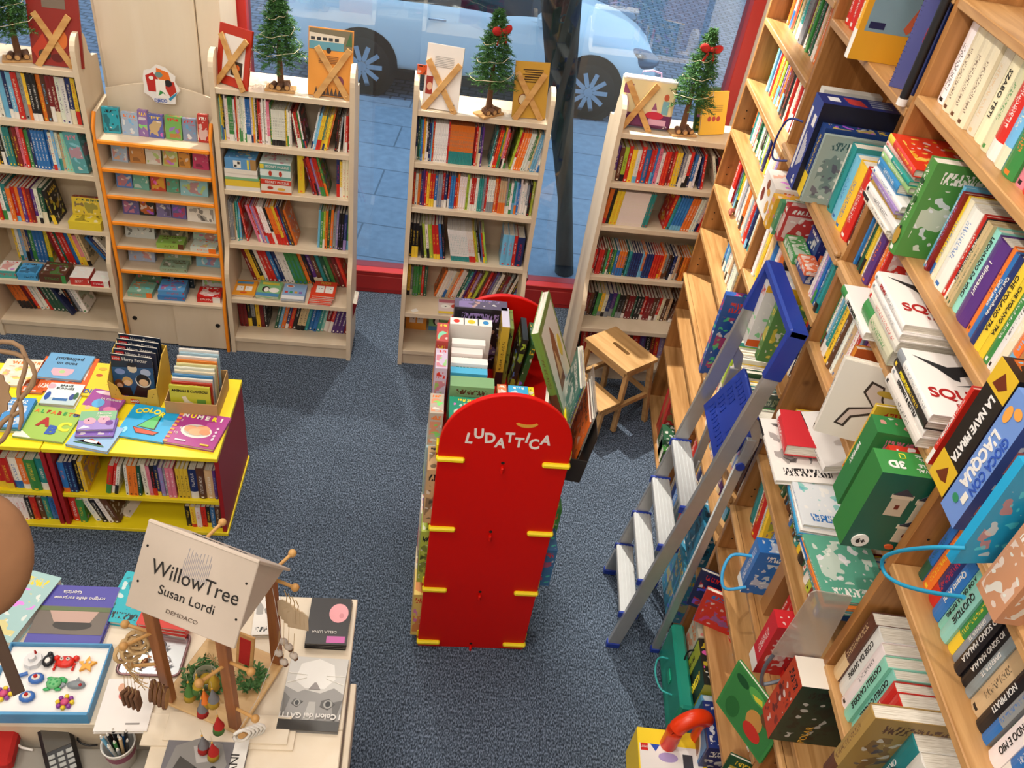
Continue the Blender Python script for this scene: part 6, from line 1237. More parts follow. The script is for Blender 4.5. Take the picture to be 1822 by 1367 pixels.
o = wbox('black and lime astronomy science kit box on the bottom shelf', 2.16, 1.09, .03, .22, .10, .36, '20221E', 'y', kinds=(0, 0, 1, 0, 1, 0), cols=[None, None, None, 'B8B838', None, None])
text('ASTRONOMIA', .046, T(.15, -.001, .18) @ RX(90) @ RZ(-90), ink_yellow, o, bold=.0015, xs=.95)
m = MB(); m.box(I4, .01, .08, -.0012, 0, 0, .36, plain('kit_lime', 'A8B030', .4)); m.build('lime_band', o); text("I'M A GENIUS SCIENCE", .024, T(.045, -.0018, .18) @ RX(90) @ RZ(-90), ink, o, xs=.9)
m = MB(); m.tube(smooth([(1.085, 2.14, .33), (1.07, 2.15, .30), (1.065, 2.14, .25), (1.075, 2.12, .2), (1.085, 2.12, .19)]), .004, black_m); attach(m.build('carry_string'), o)
wbox('pale food picture box behind the teal case', 2.30, 1.10, .03, .12, .12, .34, 'C8BCA8', 'o', nm='picture_box', kinds=(1, 1, 1, 1, 1, 0))
cs2 = empty('carry_case', T(1.055, 2.12, .002), 'teal plastic carry case with a thin handle on the floor', 'case')
tealp = plain('teal_plastic', '1E8C78', .35)
m = MB(); m.box(I4, -.03, .03, -.21, .21, 0, .25, tealp, .012); m.build('case_body', cs2)
m = MB(); m.box(I4, -.036, -.03, -.03, .03, .12, .16, plain('clip_green', '28B08C', .3), .003); m.build('clasp', cs2)
m = MB(); m.tube(smooth([(-.03, .09, .14), (-.075, .08, .15), (-.095, .03, .15), (-.095, -.03, .15), (-.075, -.08, .15), (-.03, -.09, .14)]), .0045, plain('handle_teal', '3AA8A8', .4)); m.build('handle', cs2)
o = wbox('navy box with a tiger picture on the bottom shelf', 1.88, 1.08, .03, .20, .12, .34, '1E2E6C', 'w', kinds=(0, 1, 1, 1, 1, 0))
ill(o, RX(90) @ T(0, 0, .001), [('r', .02, .02, .19, .32, '2A78B8'), ('d', .11, .18, .07, .09, 'E8E0D8'), ('d', .11, .20, .05, .05, '8A4A28'), ('d', .12, .14, .04, .05, 'C8946C'), ('d', .12, .12, .02, .03, '5A1A18'), ('r', .03, .27, .07, .31, 'E0C890')])
wbox('thin blue box beside the tiger box', 1.93, 1.09, .03, .035, .1, .30, '5A94B8', 'w', nm='carton')
wbox('blue and black animal game box behind the ladder foot', 2.72, 1.075, .43, .20, .16, .27, '2A7CA0', 'k', kinds=(1, 1, 1, 1, 1, 0)); wbox('light blue carton under the ladder steps', 2.75, 1.07, .03, .26, .16, .36, '4A9CC0', 'y', kinds=(1, 1, 1, 1, 1, 0), nm='carton')
# nearest bay
o = wbox('long black pirate ship game box with yellow ends', 1.425, 1.055, 2.16, .085, .26, .335, '1E1A16', 'o', kinds=(0, 1, 1, 1, 1, 0))
m = MB(); m.box(I4, 0, .085, -.001, 0, 0, .075, plain('pirate_yellow', 'D8B028', .4)); m.build('yellow_band', o); m = MB(); m.box(I4, 0, .085, -.001, 0, .27, .335, MATS['pirate_yellow']); m.build('yellow_band', o)
ill(o, RX(90) @ T(0, 0, .0012), [('p', [(.02, .02), (.05, .06), (.07, .03), (.05, .02)], '6A2A14'), ('p', [(.02, .28), (.04, .32), (.07, .30), (.05, .28)], '6A2A14')]); text('LA NAVE PIRATA', .030, T(.048, -.0016, .172) @ RX(90) @ RZ(-90), ink_white, o, bold=.001, xs=.8)
wbox('thin violet box between the pirate and water game boxes', 1.338, 1.06, 2.16, .014, .24, .29, '4A3A9A', 'w', nm='carton')
o = wbox('large periwinkle water power game box', 1.322, 1.045, 2.16, .075, .27, .335, '6C90D0', 'o', kinds=(0, 1, 1, 1, 1, 0), cols=[None, None, None, '3E4C88', None, None])
text('GIOCA CON', .030, T(.058, -.001, .17) @ RX(90) @ RZ(-90), ink_blue, o, bold=.0008, xs=.9); text("L'ACQUA", .040, T(.025, -.001, .16) @ RX(90) @ RZ(-90), ink_white, o, bold=.0015, xs=.9)
ill(o, RX(90) @ T(0, 0, .001), [('d', .02, .28, .012, .02, 'E8A048'), ('d', .045, .30, .014, .012, 'E8A048'), ('d', .03, .05, .012, .010, '2E8A60'), ('r', .045, .06, .062, .085, 'E8E4D8')])
bg = wbox('cyan workbook with a colourful label and cord', 1.13, .97, 2.20, .02, .22, .28, '1E9CCC', 'o', kinds=(0, 1, 1, 1, 0, 0), rz=10, nm='activity_pack')
wbox('salmon bead pack beside the cyan workbook', 1.10, 1.04, 2.16, .09, .16, .20, 'C8906C', 'w', kinds=(1, 1, 1, 1, 1, 0), nm='bead_pack')
m = MB(); m.tube(smooth([(.97, 1.10, 2.26), (.94, 1.13, 2.22), (.93, 1.20, 2.12), (.935, 1.235, 2.05), (.95, 1.22, 2.02), (.96, 1.17, 2.05), (.965, 1.10, 2.12), (.97, 1.03, 2.2)]), .0045, plain('cyan_cord', '1E90B8', .5)); attach(m.build('carry_cord'), bg)
o = wbox('tall poster book with red and green posters standing at front', 1.455, 1.03, 1.05, .10, .24, .30, 'B84020', 'k', kinds=(1, 1, 1, 1, 0, 0), cols=[None, None, None, '1E3A30', 'E8E0D4', None], nm='poster_book'); text('POLAR', .03, frame((.1012, .10, .05), (0, 0, 1), (0, -1, 0)), ink_gold, o)
o = wbook('large brown map patterned book jutting from the nearest shelf', 1.12, 1.03, 1.365, .04, .31, .26, 'A8884C', 'm')
wbook('large black board book near the bottom right corner', .98, 1.05, 1.365, .03, .28, .26, '1C2420', 'g')
# ---------------------------------------------------------------- floor box with red toy at the lower edge
fb = empty('toy_box', T(.98, 1.72, 0), 'yellow toy brick box on the floor at the bottom edge', 'toy box')
ybx = plain('toybox_yellow', 'F0D028', .4)
m = MB(); m.box(I4, -.14, .14, -.2, .10, 0, .22, ybx, .004); m.build('carton', fb)
m = MB(); m.box(I4, -.135, .12, -.195, .03, .2202, .2212, ink_white); m.build('top_print', fb)
ill(fb, T(0, 0, .2214), [('r', -.13, .0, -.10, .03, 'C8201C'), ('p', [(-.09, .03), (-.05, .03), (-.07, .0)], '2A50B0'), ('d', -.02, -.02, .04, .02, 'A898C8'), ('r', .04, -.06, .08, .0, '3A3A40')]); text('LEGO', .012, T(-.115, .015, .2226), ink_white, fb)
rt = empty('toy_arch', T(1.03, 1.78, .22) @ RZ(20), 'red plastic arched toy piece leaning beside the toy box', 'toy')
m = MB(); pts = [(.07 * math.cos(R(a_)), 0, .10 + .08 * math.sin(R(a_))) for a_ in range(-10, 200, 12)]; m.tube([(.07, 0, .0)] + pts + [(-.07, 0, .0)], .034, plain('toy_red', 'E03A10', .3), 12); m.build('arch', rt)

# ---------------------------------------------------------------- sales counter at the lower left and what lies on it
cn = empty('sales_counter', WF @ T(-.8, 1.5, 0), 'pale birch counter at the lower left covered with books and gifts', 'counter'); Mi = T(.8, -1.5, 0)
m = MB(); m.box(Mi, -1.9, -.13, 1.32, 1.80, .872, .899, birch_pale, .003); m.box(Mi, -.68, -.13, 1.0, 1.3195, .872, .899, birch_pale, .003); m.build('counter_top', cn)
m = MB(); m.box(Mi, -1.88, -.15, 1.34, 1.78, .0, .8715, birch); m.box(Mi, -.66, -.15, 1.02, 1.339, 0, .8715, birch); m.build('body', cn)
m = MB(); m.box(Mi, -.125, -.105, 1.02, 1.50, .70, .86, birch_pale, .003); m.build('side_board', cn)
m = MB(); m.box(Mi, -1.9, -.681, .75, 1.319, .735, .755, plain('desk_grey', '9A958C', .5), .003); m.build('desk_top', cn)
Z1 = .8996
lie('picture_book', 'pale teal illustrated book with clear cover at the back left of counter', -1.395, 1.57, Z1, -8, .17, .26, .035, '9CBFC0', 'y', art=1)
for i, lb in enumerate(('lower of the two violet books lying on the counter', 'violet book with a landscape photo lying upside down on the counter')):
    o = lie('book', lb, -1.195 + i * -.004, 1.558 + i * .004, Z1 + i * .0125, 185 + i, .225, .225, .012, '4C48A0', 'w', art=0)
tm = topM(.225, .225, .0122)
ill(o, tm, [('r', -.11, -.03, .112, .075, '6A6058'), ('d', -.01, .04, .06, .02, '2E2A28'), ('p', [(-.08, -.02), (.08, -.02), (.05, .03), (-.06, .03)], 'B8988C'), ('r', -.11, -.028, .112, -.012, '5A6A44')][:4]); text('Gorizia', .020, tm @ T(.03, .095 - .18, .001) @ T(0, .0, 0), ink_white, o); text('scrigno delle sorprese', .018, tm @ T(.0, -.062, .001), ink_white, o)
lie('book', 'bright turquoise book half hidden under the sign roof', -1.045, 1.655, Z1, 178, .13, .20, .02, '1EA8B8', 'k')
for i in range(3): lie('notebook', 'red notebook %s the pile beside the left wooden post' % ('at the bottom of', 'in the middle of', 'on top of')[i], -.905, 1.60, Z1 + i * .0165, 176 + i * 1.5, .16, .12, .016, 'D03A30', 'w', cat='notebook', art=0)
# shiny tray with foil wrapped sweets
ty = empty('metal_tray', T(-.905, 1.47, Z1) @ RZ(5), 'shiny metal tray with wrapped sweets under the raffia ornaments', 'tray')
m = MB(); oc = arc(.075, .055, .02, 0, 90, 5) + arc(-.075, .055, .02, 90, 180, 5) + arc(-.075, -.055, .02, 180, 270, 5) + arc(.075, -.055, .02, 270, 360, 5)
m.prism(I4, oc, 0, .003, steel); m.build('tray_base', ty)
m = MB(); m.tube([(x, y, .006) for x, y in oc], .005, plain('tray_rim', '8A6A6C', .3, metal=.6), 6, True); m.build('rim', ty)
for i in range(7):
    m = MB(); Mq = T(-.905, 1.47, Z1) @ RZ(5) @ T(-.055 + .035 * (i % 4) + rnd.uniform(-.006, .006), -.03 + .06 * (i // 4) + rnd.uniform(-.01, .01), .012) @ RZ(rnd.uniform(0, 180))
    m.ball(I4, .011, plain('foil_%d' % i, ('C8B088', '8A5A38', 'B8302C', 'D8D8DC', '6A4A34', 'C8A868', '9A9AA0')[i], .25, metal=.6), 8, (1.5, .9, .7)); m.prism(T(0, 0, -.001), [(-.024, -.009), (-.014, 0), (-.024, .009)], 0, .002, MATS['foil_%d' % i]); m.prism(T(0, 0, -.001), [(.024, -.009), (.014, 0), (.024, .009)], 0, .002, MATS['foil_%d' % i])
    q = m.build('sweet', None, Mq); tag(q, 'small foil wrapped sweet lying on the shiny metal tray', 'sweet', 'wrapped sweets on the metal tray')
o = lie('booklet', 'white greeting booklets with a small red figure on the counter', -.915, 1.29, Z1, 188, .15, .17, .014, 'EAE4E0', 'k', art=0)
ill(o, topM(.15, .17, .0142), [('d', .02, -.03, .012, .016, 'C84838'), ('d', .03, -.055, .010, .014, 'D8A080'), ('r', -.05, .06, -.01, .065, '8A8480')])
o = lie('book', 'black and white kitten calendar lying upside down on the counter', -.378, 1.40, Z1, 184, .185, .25, .012, '8C8A88', 'w', art=0)
tm = topM(.185, .25, .0122)
ill(o, tm, [('r', -.092, -.125, .092, .125, '8E8C8A'), ('p', [(-.092, -.125), (.092, -.125), (.092, -.02), (.05, .0), (.03, -.01), (-.02, .0), (-.06, -.02), (-.092, .0)], 'C8C6C2'), ('p', [(-.05, -.10), (.0, -.12), (.055, -.10), (.065, -.04), (.03, -.015), (-.03, -.015), (-.06, -.05)], 'E4E2DE'), ('p', [(-.092, .02), (-.075, .10), (-.06, .03)], '5E5C5A'), ('p', [(.092, .0), (.085, .09), (.07, .02)], '6A6866'), ('p', [(-.015, .09), (-.01, .03), (.01, .03), (.02, .09)], 'B0AEAA'),
    ('p', [(-.072, .035), (-.05, .055), (-.025, .045), (-.028, .025), (-.05, .018)], '4A4846'), ('d', -.049, .036, .014, .014, 'A09E9A'), ('d', -.049, .036, .008, .010, '0E0E0E'), ('p', [(.028, .03), (.045, .05), (.064, .038), (.055, .022)], '4A4846'), ('d', .046, .036, .010, .011, 'A09E9A'), ('d', .046, .036, .006, .008, '0E0E0E'), ('p', [(-.018, -.012), (.018, -.012), (.003, -.035), (-.003, -.035)], '8A8280'), ('p', [(-.03, -.05), (-.088, -.03), (-.088, -.032)], 'w'), ('p', [(-.03, -.06), (-.088, -.06), (-.088, -.062)], 'w'), ('p', [(.03, -.05), (.088, -.03), (.088, -.032)], 'w'), ('p', [(.03, -.06), (.088, -.065), (.088, -.067)], 'w'), ('r', -.092, .092, .092, .125, '3E3C3A')])
text('I Colori dei GATTI', .024, tm @ T(0, .078, .0055), ink_white, o, bold=.0006)
for i in range(3):
    o = lie('book', 'black moon book %s on the counter corner' % ('at the bottom of the pile', 'in the middle of the pile', 'with a pink moon on top of the pile')[i], -.387, 1.655 - i * .002, Z1 + i * .0125, 184 + i, .135, .18, .012, '2A282C', 'w', art=0)
ill(o, topM(.135, .18, .0122), [('r', -.06, .06, .0, .085, 'C860A8'), ('d', -.03, -.04 + .01, .032, .038, 'E8A0A8'), ('d', -.04, -.02, .008, .01, 'D08890')]); text('DELLA LUNA', .014, topM(.135, .18, .0122) @ T(.01, .045, .001), ink_white, o)
lie('booklet', 'white booklet with black script behind the sign post', -.60, 1.655, Z1, 190, .08, .15, .016, 'ECE8E2', 'k')
o = lie('book', 'grey dog photo book lying at the bottom edge of counter', -.635, 1.14, Z1, 5, .23, .16, .016, '77757A', 'w', art=0)
ill(o, topM(.23, .16, .0162), [('p', [(-.11, -.07), (-.09, .05), (-.03, .075), (.04, .06), (.065, .0), (.05, -.075)], '8E8C8A'), ('p', [(-.10, -.07), (-.07, .02), (-.02, -.01), (-.03, -.07)], '4E4C4A'), ('p', [(-.04, .05), (.02, .06), (.03, .01), (-.02, .0)], 'B8B6B4'), ('d', -.02, -.02, .008, .008, 'k'), ('d', .03, -.015, .008, .008, 'k'), ('d', .01, -.05, .014, .01, 'k'), ('r', .075, -.08, .115, .08, 'E8E6E2')]); text('CANI', .035, topM(.23, .16, .0162) @ T(.085, -.01, .002) @ RZ(90), ink, o)
lie('sticky_note', 'yellow sticky note at the bottom edge of the counter', -.345, 1.115, Z1, 30, .07, .07, .004, 'E8B838', 'k', cat='note', hard=False, art=0)
for i, (x, y, w_, h_) in enumerate(((-.62, 1.245, .44, .10), (-.60, 1.255, .36, .09))):
    m = MB(); m.box(I4, -w_ / 2, w_ / 2, -h_ / 2, h_ / 2, 0, .008, birch_pale, .001); tag(m.build('thin_board', None, T(x, y, Z1 + i * .0085) @ RZ(5)), ('lower', 'upper')[i] + ' thin birch board lying in front of the sign stand', 'board')
# open blue tray with rubber toys
tb_ = empty('toy_tray', T(-1.165, 1.33, Z1) @ RZ(7), 'blue edged card tray with a white foam bed of rubber toys', 'tray')
blp = plain('tray_blue', '4A90C0', .4, noise=.3, nscale=14)
m = MB(); m.box(I4, -.145, .145, -.115, .115, 0, .025, clay_m, .002); m.build('foam_bed', tb_)
m = MB()
for a_ in ((-.15, .15, .115, .12), (-.15, -.145, -.12, .115), (.145, .15, -.12, .115)): m.box(I4, a_[0], a_[1], a_[2], a_[3], 0, .04, blp, .001)
m.box(I4, -.15, .15, -.125, -.115, 0, .05, blp, .001); m.build('tray_wall', tb_)
def toy(lb, x, y, fn, rz=0):
    m = MB(); fn(m); tag(m.build('rubber_toy', None, T(-1.165, 1.33, Z1) @ RZ(7) @ T(x, y, .0262) @ RZ(rz)), lb, 'toy', 'rubber toys in the blue tray')
pl_ = lambda n, c: MATS.get('toy_' + n) or plain('toy_' + n, c, .35)
def crab(m):
    r_ = pl_('red2', 'D82818'); m.ball(T(0, 0, .010), .026, r_, 10, (1.1, .8, .4))
    for s_ in (-1, 1):
        m.ball(T(s_ * .028, .014, .008), .010, r_, 8); m.ball(T(s_ * .009, .004, .021), .006, ink_white, 8); m.ball(T(s_ * .009, .003, .025), .003, black_m, 6)
        for k in range(3): m.ball(T(s_ * .027, -.004 - .009 * k, .005), .005, r_, 6)
def star(m):
    c_ = pl_('orange', 'E8A028'); pts = [((.028 if i % 2 == 0 else .013) * math.cos(R(90 + i * 36)), (.028 if i % 2 == 0 else .013) * math.sin(R(90 + i * 36))) for i in range(10)]
    m.prism(I4, pts, 0, .010, c_)
    for s_ in (-1, 1): m.ball(T(s_ * .007, .004, .012), .0045, ink_white, 8)
def turtle(m):
    g_ = pl_('green', '3AA860'); m.ball(T(0, 0, .008), .023, pl_('dgreen', '6AB878'), 10, (1, .85, .45)); m.ball(T(.028, .008, .008), .009, g_, 8)
    for x, y in ((.016, .018), (.016, -.018), (-.016, .018), (-.016, -.018)): m.ball(T(x, y, .004), .009, g_, 8, (1.2, .7, .4))
    for k in range(5): m.ball(T(.010 * math.cos(k * 1.26), .009 * math.sin(k * 1.26), .016), .004, g_, 6)
def shark(m):
    g_ = pl_('grey', '7E868C'); m.ball(T(0, 0, .008), .024, g_, 10, (1.2, .6, .45)); m.prism(T(.0, .008, 0), [(-.008, 0), (.012, 0), (.0, .018)], .003, .010, g_); m.prism(T(-.03, 0, 0), [(0, 0), (-.012, .012), (-.012, -.012)], .003, .010, g_); m.ball(T(.014, -.004, .014), .006, ink_red, 6)
def flower(m):
    for k in range(8): m.ball(T(.020 * math.cos(k * .785), .018 * math.sin(k * .785), .005), .008, (pl_('yel', 'E8C828'), pl_('pur', '8A3A98'))[k % 2], 6)
    m.ball(T(0, 0, .008), .013, pl_('pink', 'C84878'), 8, (1, 1, .6))
def tower_(m): m.cyl(I4, .028, .026, 0, .016, pl_('white', 'D8D8DA'), 8, False); m.cyl(T(0, .0, .016), .012, .010, 0, .014, pl_('white', 'D8D8DA'), 10); m.cyl(T(.008, .012, .03), .004, .002, 0, .014, felt_red, 8)
def penguin(m): m.ball(T(0, 0, .010), .020, black_m, 10, (.9, 1.2, .5)); m.ball(T(0, -.004, .016), .012, ink_white, 8, (.8, 1, .5)); m.ball(T(0, .018, .014), .009, black_m, 8)
def boat(m): m.ball(T(0, 0, .008), .024, pl_('blue', '3A6CB8'), 10, (1, .8, .4)); m.ball(T(0, 0, .015), .014, ink_white, 8, (1, .8, .4)); m.ball(T(0, .0, .020), .007, felt_red, 6)
for lb, x, y, fn in (('red crab shaped rubber toy in the blue tray', .03, .055, crab), ('orange star shaped rubber toy in the blue tray', .095, .05, star), ('green turtle shaped rubber toy in the blue tray', .02, -.015, turtle), ('grey shark shaped rubber toy in the blue tray', .085, -.02, shark),
    ('purple and yellow flower toy near the tray front', .07, -.075, flower), ('white tower shaped toy at the tray back', -.065, .06, tower_), ('black and white penguin toy in the tray', -.02, .06, penguin), ('dark blue round badge toy near the tray front', -.04, -.06, boat), ('second purple flower toy at the tray left', -.11, -.05, flower), ('pale blue tag toy beside the turtle', -.035, .0, boat), ('blue pen shaped toy at the left of the tray', -.09, .005, lambda m: m.rod((-.025, -.01, .008), (.025, .012, .008), .006, pl_('blue', '3A6CB8'), 8))): toy(lb, x, y, fn)
# ---- sign stand with pegs
SG = Matrix.Translation((-.655, 1.40, Z1)) @ Matrix.Rotation(R(-15.5), 4, 'Z')
sg = empty('ornament_stand', SG, 'wooden ornament stand with a cream gabled sign roof and pegs', 'display stand')
m = MB(); m.box(I4, -.135, .135, -.135, .135, .017, .029, beech, .003); m.build('base_board', sg)
posts = [(-.112, -.118), (.112, -.118), (.112, .118), (-.112, .118)]
for x, y in posts:
    m = MB(); m.box(I4, x - .016, x + .016, y - .012, y + .012, .029, .515, rust_wood, .002); m.build('post', sg)
# roof: ridge along x at z .70, eaves at z .50
cr = MATS['sign_cream']
for s_ in (-1, 1):
    ang = math.degrees(math.atan2(.20, .142))
    m = MB(); m.box(T(0, 0, .703) @ RX(s_ * -ang if s_ > 0 else ang) @ (RZ(0) if s_ < 0 else RZ(180)), -.165, .165, -.247, 0, -.009, 0, cr, .002); rp = m.build('roof_panel', sg)
    if s_ < 0:
        Fp = T(0, 0, .703) @ RX(ang)
        text('WillowTree', .058, Fp @ T(.01, -.118, .0008), ink, sg, xs=.92); text('Susan Lordi', .036, Fp @ T(.0, -.170, .0008), ink, sg)
        text('DEMDACO', .015, Fp @ T(.0, -.218, .0008), plain('ink_brown', '6A5A50', .6), sg, xs=1.3)
        g_ = MB()
        for k in range(16):
            x = -.035 + k * .005; l_ = .02 + .03 * abs(math.sin(k * 1.7)); g_.box(Fp, x, x + .0016, -.115, -.115 + l_ + .03, 0, .0006, plain('ink_grey', '9A98A0', .6) if k == 0 else MATS['ink_grey'])
        g_.build('tree_mark', sg)
        for x in (-.148, .148):
            for y in (-.07, -.17):
                g_ = MB(); g_.cyl(Fp @ T(x, y, 0), .0035, .0035, 0, .0008, dark_m, 10); g_.build('screw_hole', sg)
    else:
        Fp = T(0, 0, .703) @ RX(-ang)
        text('Willow Tree', .034, Fp @ T(.0, .10, .0008), ink, sg)
m = MB(); m.prism(T(.15, 0, .0) @ Matrix(((0, 0, 1, 0), (1, 0, 0, 0), (0, 1, 0, 0), (0, 0, 0, 1))), [(-.13, .505), (.13, .505), (0, .69)], -.003, 0, cr); m.build('gable_panel', sg)
def peg(ax, ay, az, dx, dy, ln_=.085, up=.012):
    m = MB(); a = Vector((ax, ay, az)); b = a + Vector((dx, dy, 0)).normalized() * ln_ + Vector((0, 0, up)); m.rod(a, b, .0052, stand_wood, 10); m.ball(Matrix.Translation(b), .0125, stand_wood, 12); m.build('peg', sg)
PG = [(-.112, -.118, .37, -1, -.15), (-.112, -.118, .22, -.9, -.6), (-.112, .118, .40, -1, .3), (.112, -.118, .38, 1, -.1), (.112, -.118, .36, -.35, -1), (.112, -.118, .14, 1, -.15), (.112, .118, .46, 1, -.1), (.112, .118, .48, .3, 1), (-.112, .118, .50, .2, 1), (-.112, -.118, .38, -.5, -1)]
for p in PG: peg(*p)
m = MB(); m.tube([(.112, .118, .46), (.18, .05, .30), (.15, -.05, .10), (.13, -.13, .035)], .0009, ink_white, 4); m.build('string', sg)
# wreath bowl inside with pine twigs
wr = empty('twig_wreath', SG @ T(-.045, -.03, .030), 'green twig wreath around a glass bowl on the stand base', 'wreath')
m = MB(); rg = random.Random(9)
for i in range(420):
    a_ = rg.uniform(0, 6.283); rr = .052 + rg.gauss(0, .009); p = Vector((rr * math.cos(a_), rr * math.sin(a_), rg.uniform(.004, .03))); d_ = Vector((rg.uniform(-1, 1), rg.uniform(-1, 1), rg.uniform(-.2, 1))).normalized(); wv = d_.cross(Vector((.3, .2, 1))).normalized() * .004
    m.face(I4, [tuple(p - wv * .3), tuple(p + wv * .3), tuple(p + wv + d_ * .012), tuple(p + d_ * .02), tuple(p - wv + d_ * .012)], leaf2_m if i % 3 else leaf_m)
m.build('twigs', wr, None, False)
m = MB(); m.lathe(I4, [(.0, .002), (.028, .002), (.034, .02), (.036, .04), (.033, .04), (.03, .02), (.0, .008)], plain('bowl_glass', 'A8A890', .1, Alpha=.6) , 18); m.build('bowl', wr)
m = MB(); m.ball(T(0, 0, .02), .02, felt_mustard, 10, (1, 1, .6)); m.build('candle', wr)
w2_ = empty('twig_wreath', SG @ T(.075, .03, .030), 'smaller leafy wreath behind the middle post of the stand', 'wreath')
m = MB()
for i in range(200):
    a_ = rg.uniform(0, 6.283); rr = .034 + rg.gauss(0, .007); p = Vector((rr * math.cos(a_), rr * math.sin(a_), rg.uniform(.004, .02))); d_ = Vector((rg.uniform(-1, 1), rg.uniform(-1, 1), rg.uniform(-.2, 1))).normalized(); wv = d_.cross(Vector((.3, .2, 1))).normalized() * .004
    m.face(I4, [tuple(p - wv * .3), tuple(p + wv * .3), tuple(p + wv + d_ * .012), tuple(p + d_ * .02), tuple(p - wv + d_ * .012)], leaf2_m if i % 3 else leaf_m)
m.build('twigs', w2_, None, False)
# hanging raffia rings
def SP(x, y, z): return SG @ Vector((x, y, z))
for i in range(5):
    m = MB(); c_ = (-.165 - .008 * i + .016 * (i % 2), -.135 - .006 * i, .33 - .012 * i); Mr = T(*c_) @ RZ(20 + i * 14) @ RX(70)
    for k in range(2): m.tube([Mr @ Vector((.027 * math.cos(q * .5236), .027 * math.sin(q * .5236), (k - .5) * .006 + .002 * math.sin(q * 3 + k * 3))) for q in range(12)], .005, rope_m, 6, True)
    m.tube([Mr @ Vector((0, .027, 0)), (c_[0], c_[1], c_[2] + .04)], .0012, rope_m, 4)
    tag(m.build('raffia_ring', None, SG), 'twisted raffia ring ornament hanging from the left pegs', 'ornament', 'raffia rings on the left pegs')
for i in range(4):
    m = MB(); c_ = Vector((-.175 + .014 * i, -.175 - .004 * i, .235 - .012 * i))
    for k in range(9):
        a_ = k * .698; m.rod(c_, c_ + Vector((.030 * math.cos(a_), .004 * (k % 3), .030 * math.sin(a_))), .0013, rope_m, 4)
    m.rod(c_, c_ + Vector((0, 0, .06)), .0008, garland_m, 4)
    tag(m.build('straw_star', None, SG), 'straw star ornament hanging under the raffia rings', 'ornament', 'straw stars on the left pegs')
for i in range(4):
    m = MB(); Mw = T(-.185 + .013 * i, -.20, .125) @ RZ(12 * i - 15)
    m.box(Mw, -.005, .005, -.016, .016, -.035, .035, bark_m, .003); m.rod(Mw @ Vector((0, 0, .035)), Mw @ Vector((0, .01, .10)), .0009, rope_m, 4)
    tag(m.build('bark_bar', None, SG), 'flat dark bark bar hanging at the lower left peg', 'ornament', 'bark bars on the lower left peg')
for i in range(4):
    m = MB(); Mw = T(-.11 + .014 * i, -.175, .165 - .004 * i) @ RZ(25) @ RY(90)
    m.cyl(Mw, .032, .032, -.004, .004, bark_m, 16); m.cyl(Mw, .029, .029, -.0046, .0046, bark_end, 16, False); m.rod(Mw @ Vector((-.03, 0, 0)), Mw @ Vector((-.075, 0, 0)), .0009, rope_m, 4)
    tag(m.build('wood_slice', None, SG), 'round wood slice ornament with bark rim beside the left post', 'ornament', 'wood slices on the left post peg')
for i in range(4):
    m = MB(); Mw = T(.165 + .012 * i, .108, .345 - .008 * i) @ RZ(-8 + 6 * i) @ RX(90)
    m.prism(Mw, [(-.032, -.045), (.032, -.045), (.032, .025), (.014, .045), (-.014, .045), (-.032, .025)], -.0015, .0015, plain('tag_wood', 'D8C0A0', .6) if i == 0 else MATS['tag_wood']); m.tube([Mw @ Vector((0, .038, 0)), Mw @ Vector((.004, .07, .0)), Mw @ Vector((-.003, .095, 0))], .0015, rope_m, 5)
    tag(m.build('wooden_tag', None, SG), 'blank wooden gift tag hanging from the right upper peg', 'ornament', 'wooden gift tags on the right peg')
for i in range(5):
    m = MB(); Mw = T(.17 + .022 * (i % 3), .075 - .01 * i, .235 - .018 * (i // 2)) ; m.ball(Mw, .014, plain('shell_white', 'CDC2B8', .6, noise=.2, nscale=90) if i == 0 else MATS['shell_white'], 10, (1, .8, .8)); m.ball(Mw @ T(.006, 0, -.01), .009, felt_red if i == 0 else bark_m, 8); m.rod(Mw @ Vector((0, 0, .012)), Mw @ Vector((0, .01, .10)), .0008, rope_m, 4)
    tag(m.build('shell_ornament', None, SG), 'white and brown shell bauble hanging below the wooden tags', 'ornament', 'shell baubles on the right peg')
def gnome(x, y, z, fm, bm_, lb):
    g = empty('felt_gnome', SG @ T(x, y, z), lb, 'ornament', 'felt gnomes around the middle post')
    m = MB(); m.lathe(T(.004, 0, 0), [(.001, .062), (.004, .05), (.009, .03), (.015, .012), (.016, .006)], fm, 12); m.build('hat', g)
    m = MB(); m.ball(T(0, -.003, .002), .010, skinm, 8); m.build('head', g)
    m = MB(); m.lathe(I4, [(.014, .004), (.015, -.008), (.017, -.024), (.001, -.026)], bm_, 12); m.build('body', g)
    m = MB(); m.rod((.004, 0, .062), (.004, 0, .10), .0007, garland_m, 4); m.ball(T(.004, 0, .064), .0035, ink_gold, 6); m.build('bell', g)
for a_ in ((.04, -.16, .14, felt_gray, felt_red, 'felt gnome with a tall grey hat and red body'), (.075, -.15, .20, felt_gray, felt_mustard, 'felt gnome with a grey hat and mustard body'), (.02, -.14, .22, felt_mustard, felt_green, 'felt gnome with a mustard hat high on the post'), (.045, -.15, .175, ink_orange, felt_mustard, 'felt gnome with an orange hat'),
           (.095, -.17, .10, felt_red, felt_green, 'felt gnome with a red hat and green body'), (.07, -.215, .05, felt_gray, felt_red, 'low felt gnome with grey hat at the counter edge'), (.105, -.22, .045, felt_red, felt_mustard, 'low felt gnome with red hat at the counter edge'), (.06, -.12, .235, felt_mustard, felt_mustard, 'topmost mustard felt gnome by the middle post'), (-.005, -.15, .18, felt_green, felt_mustard, 'felt gnome with a green hat left of the middle post')): gnome(*a_)
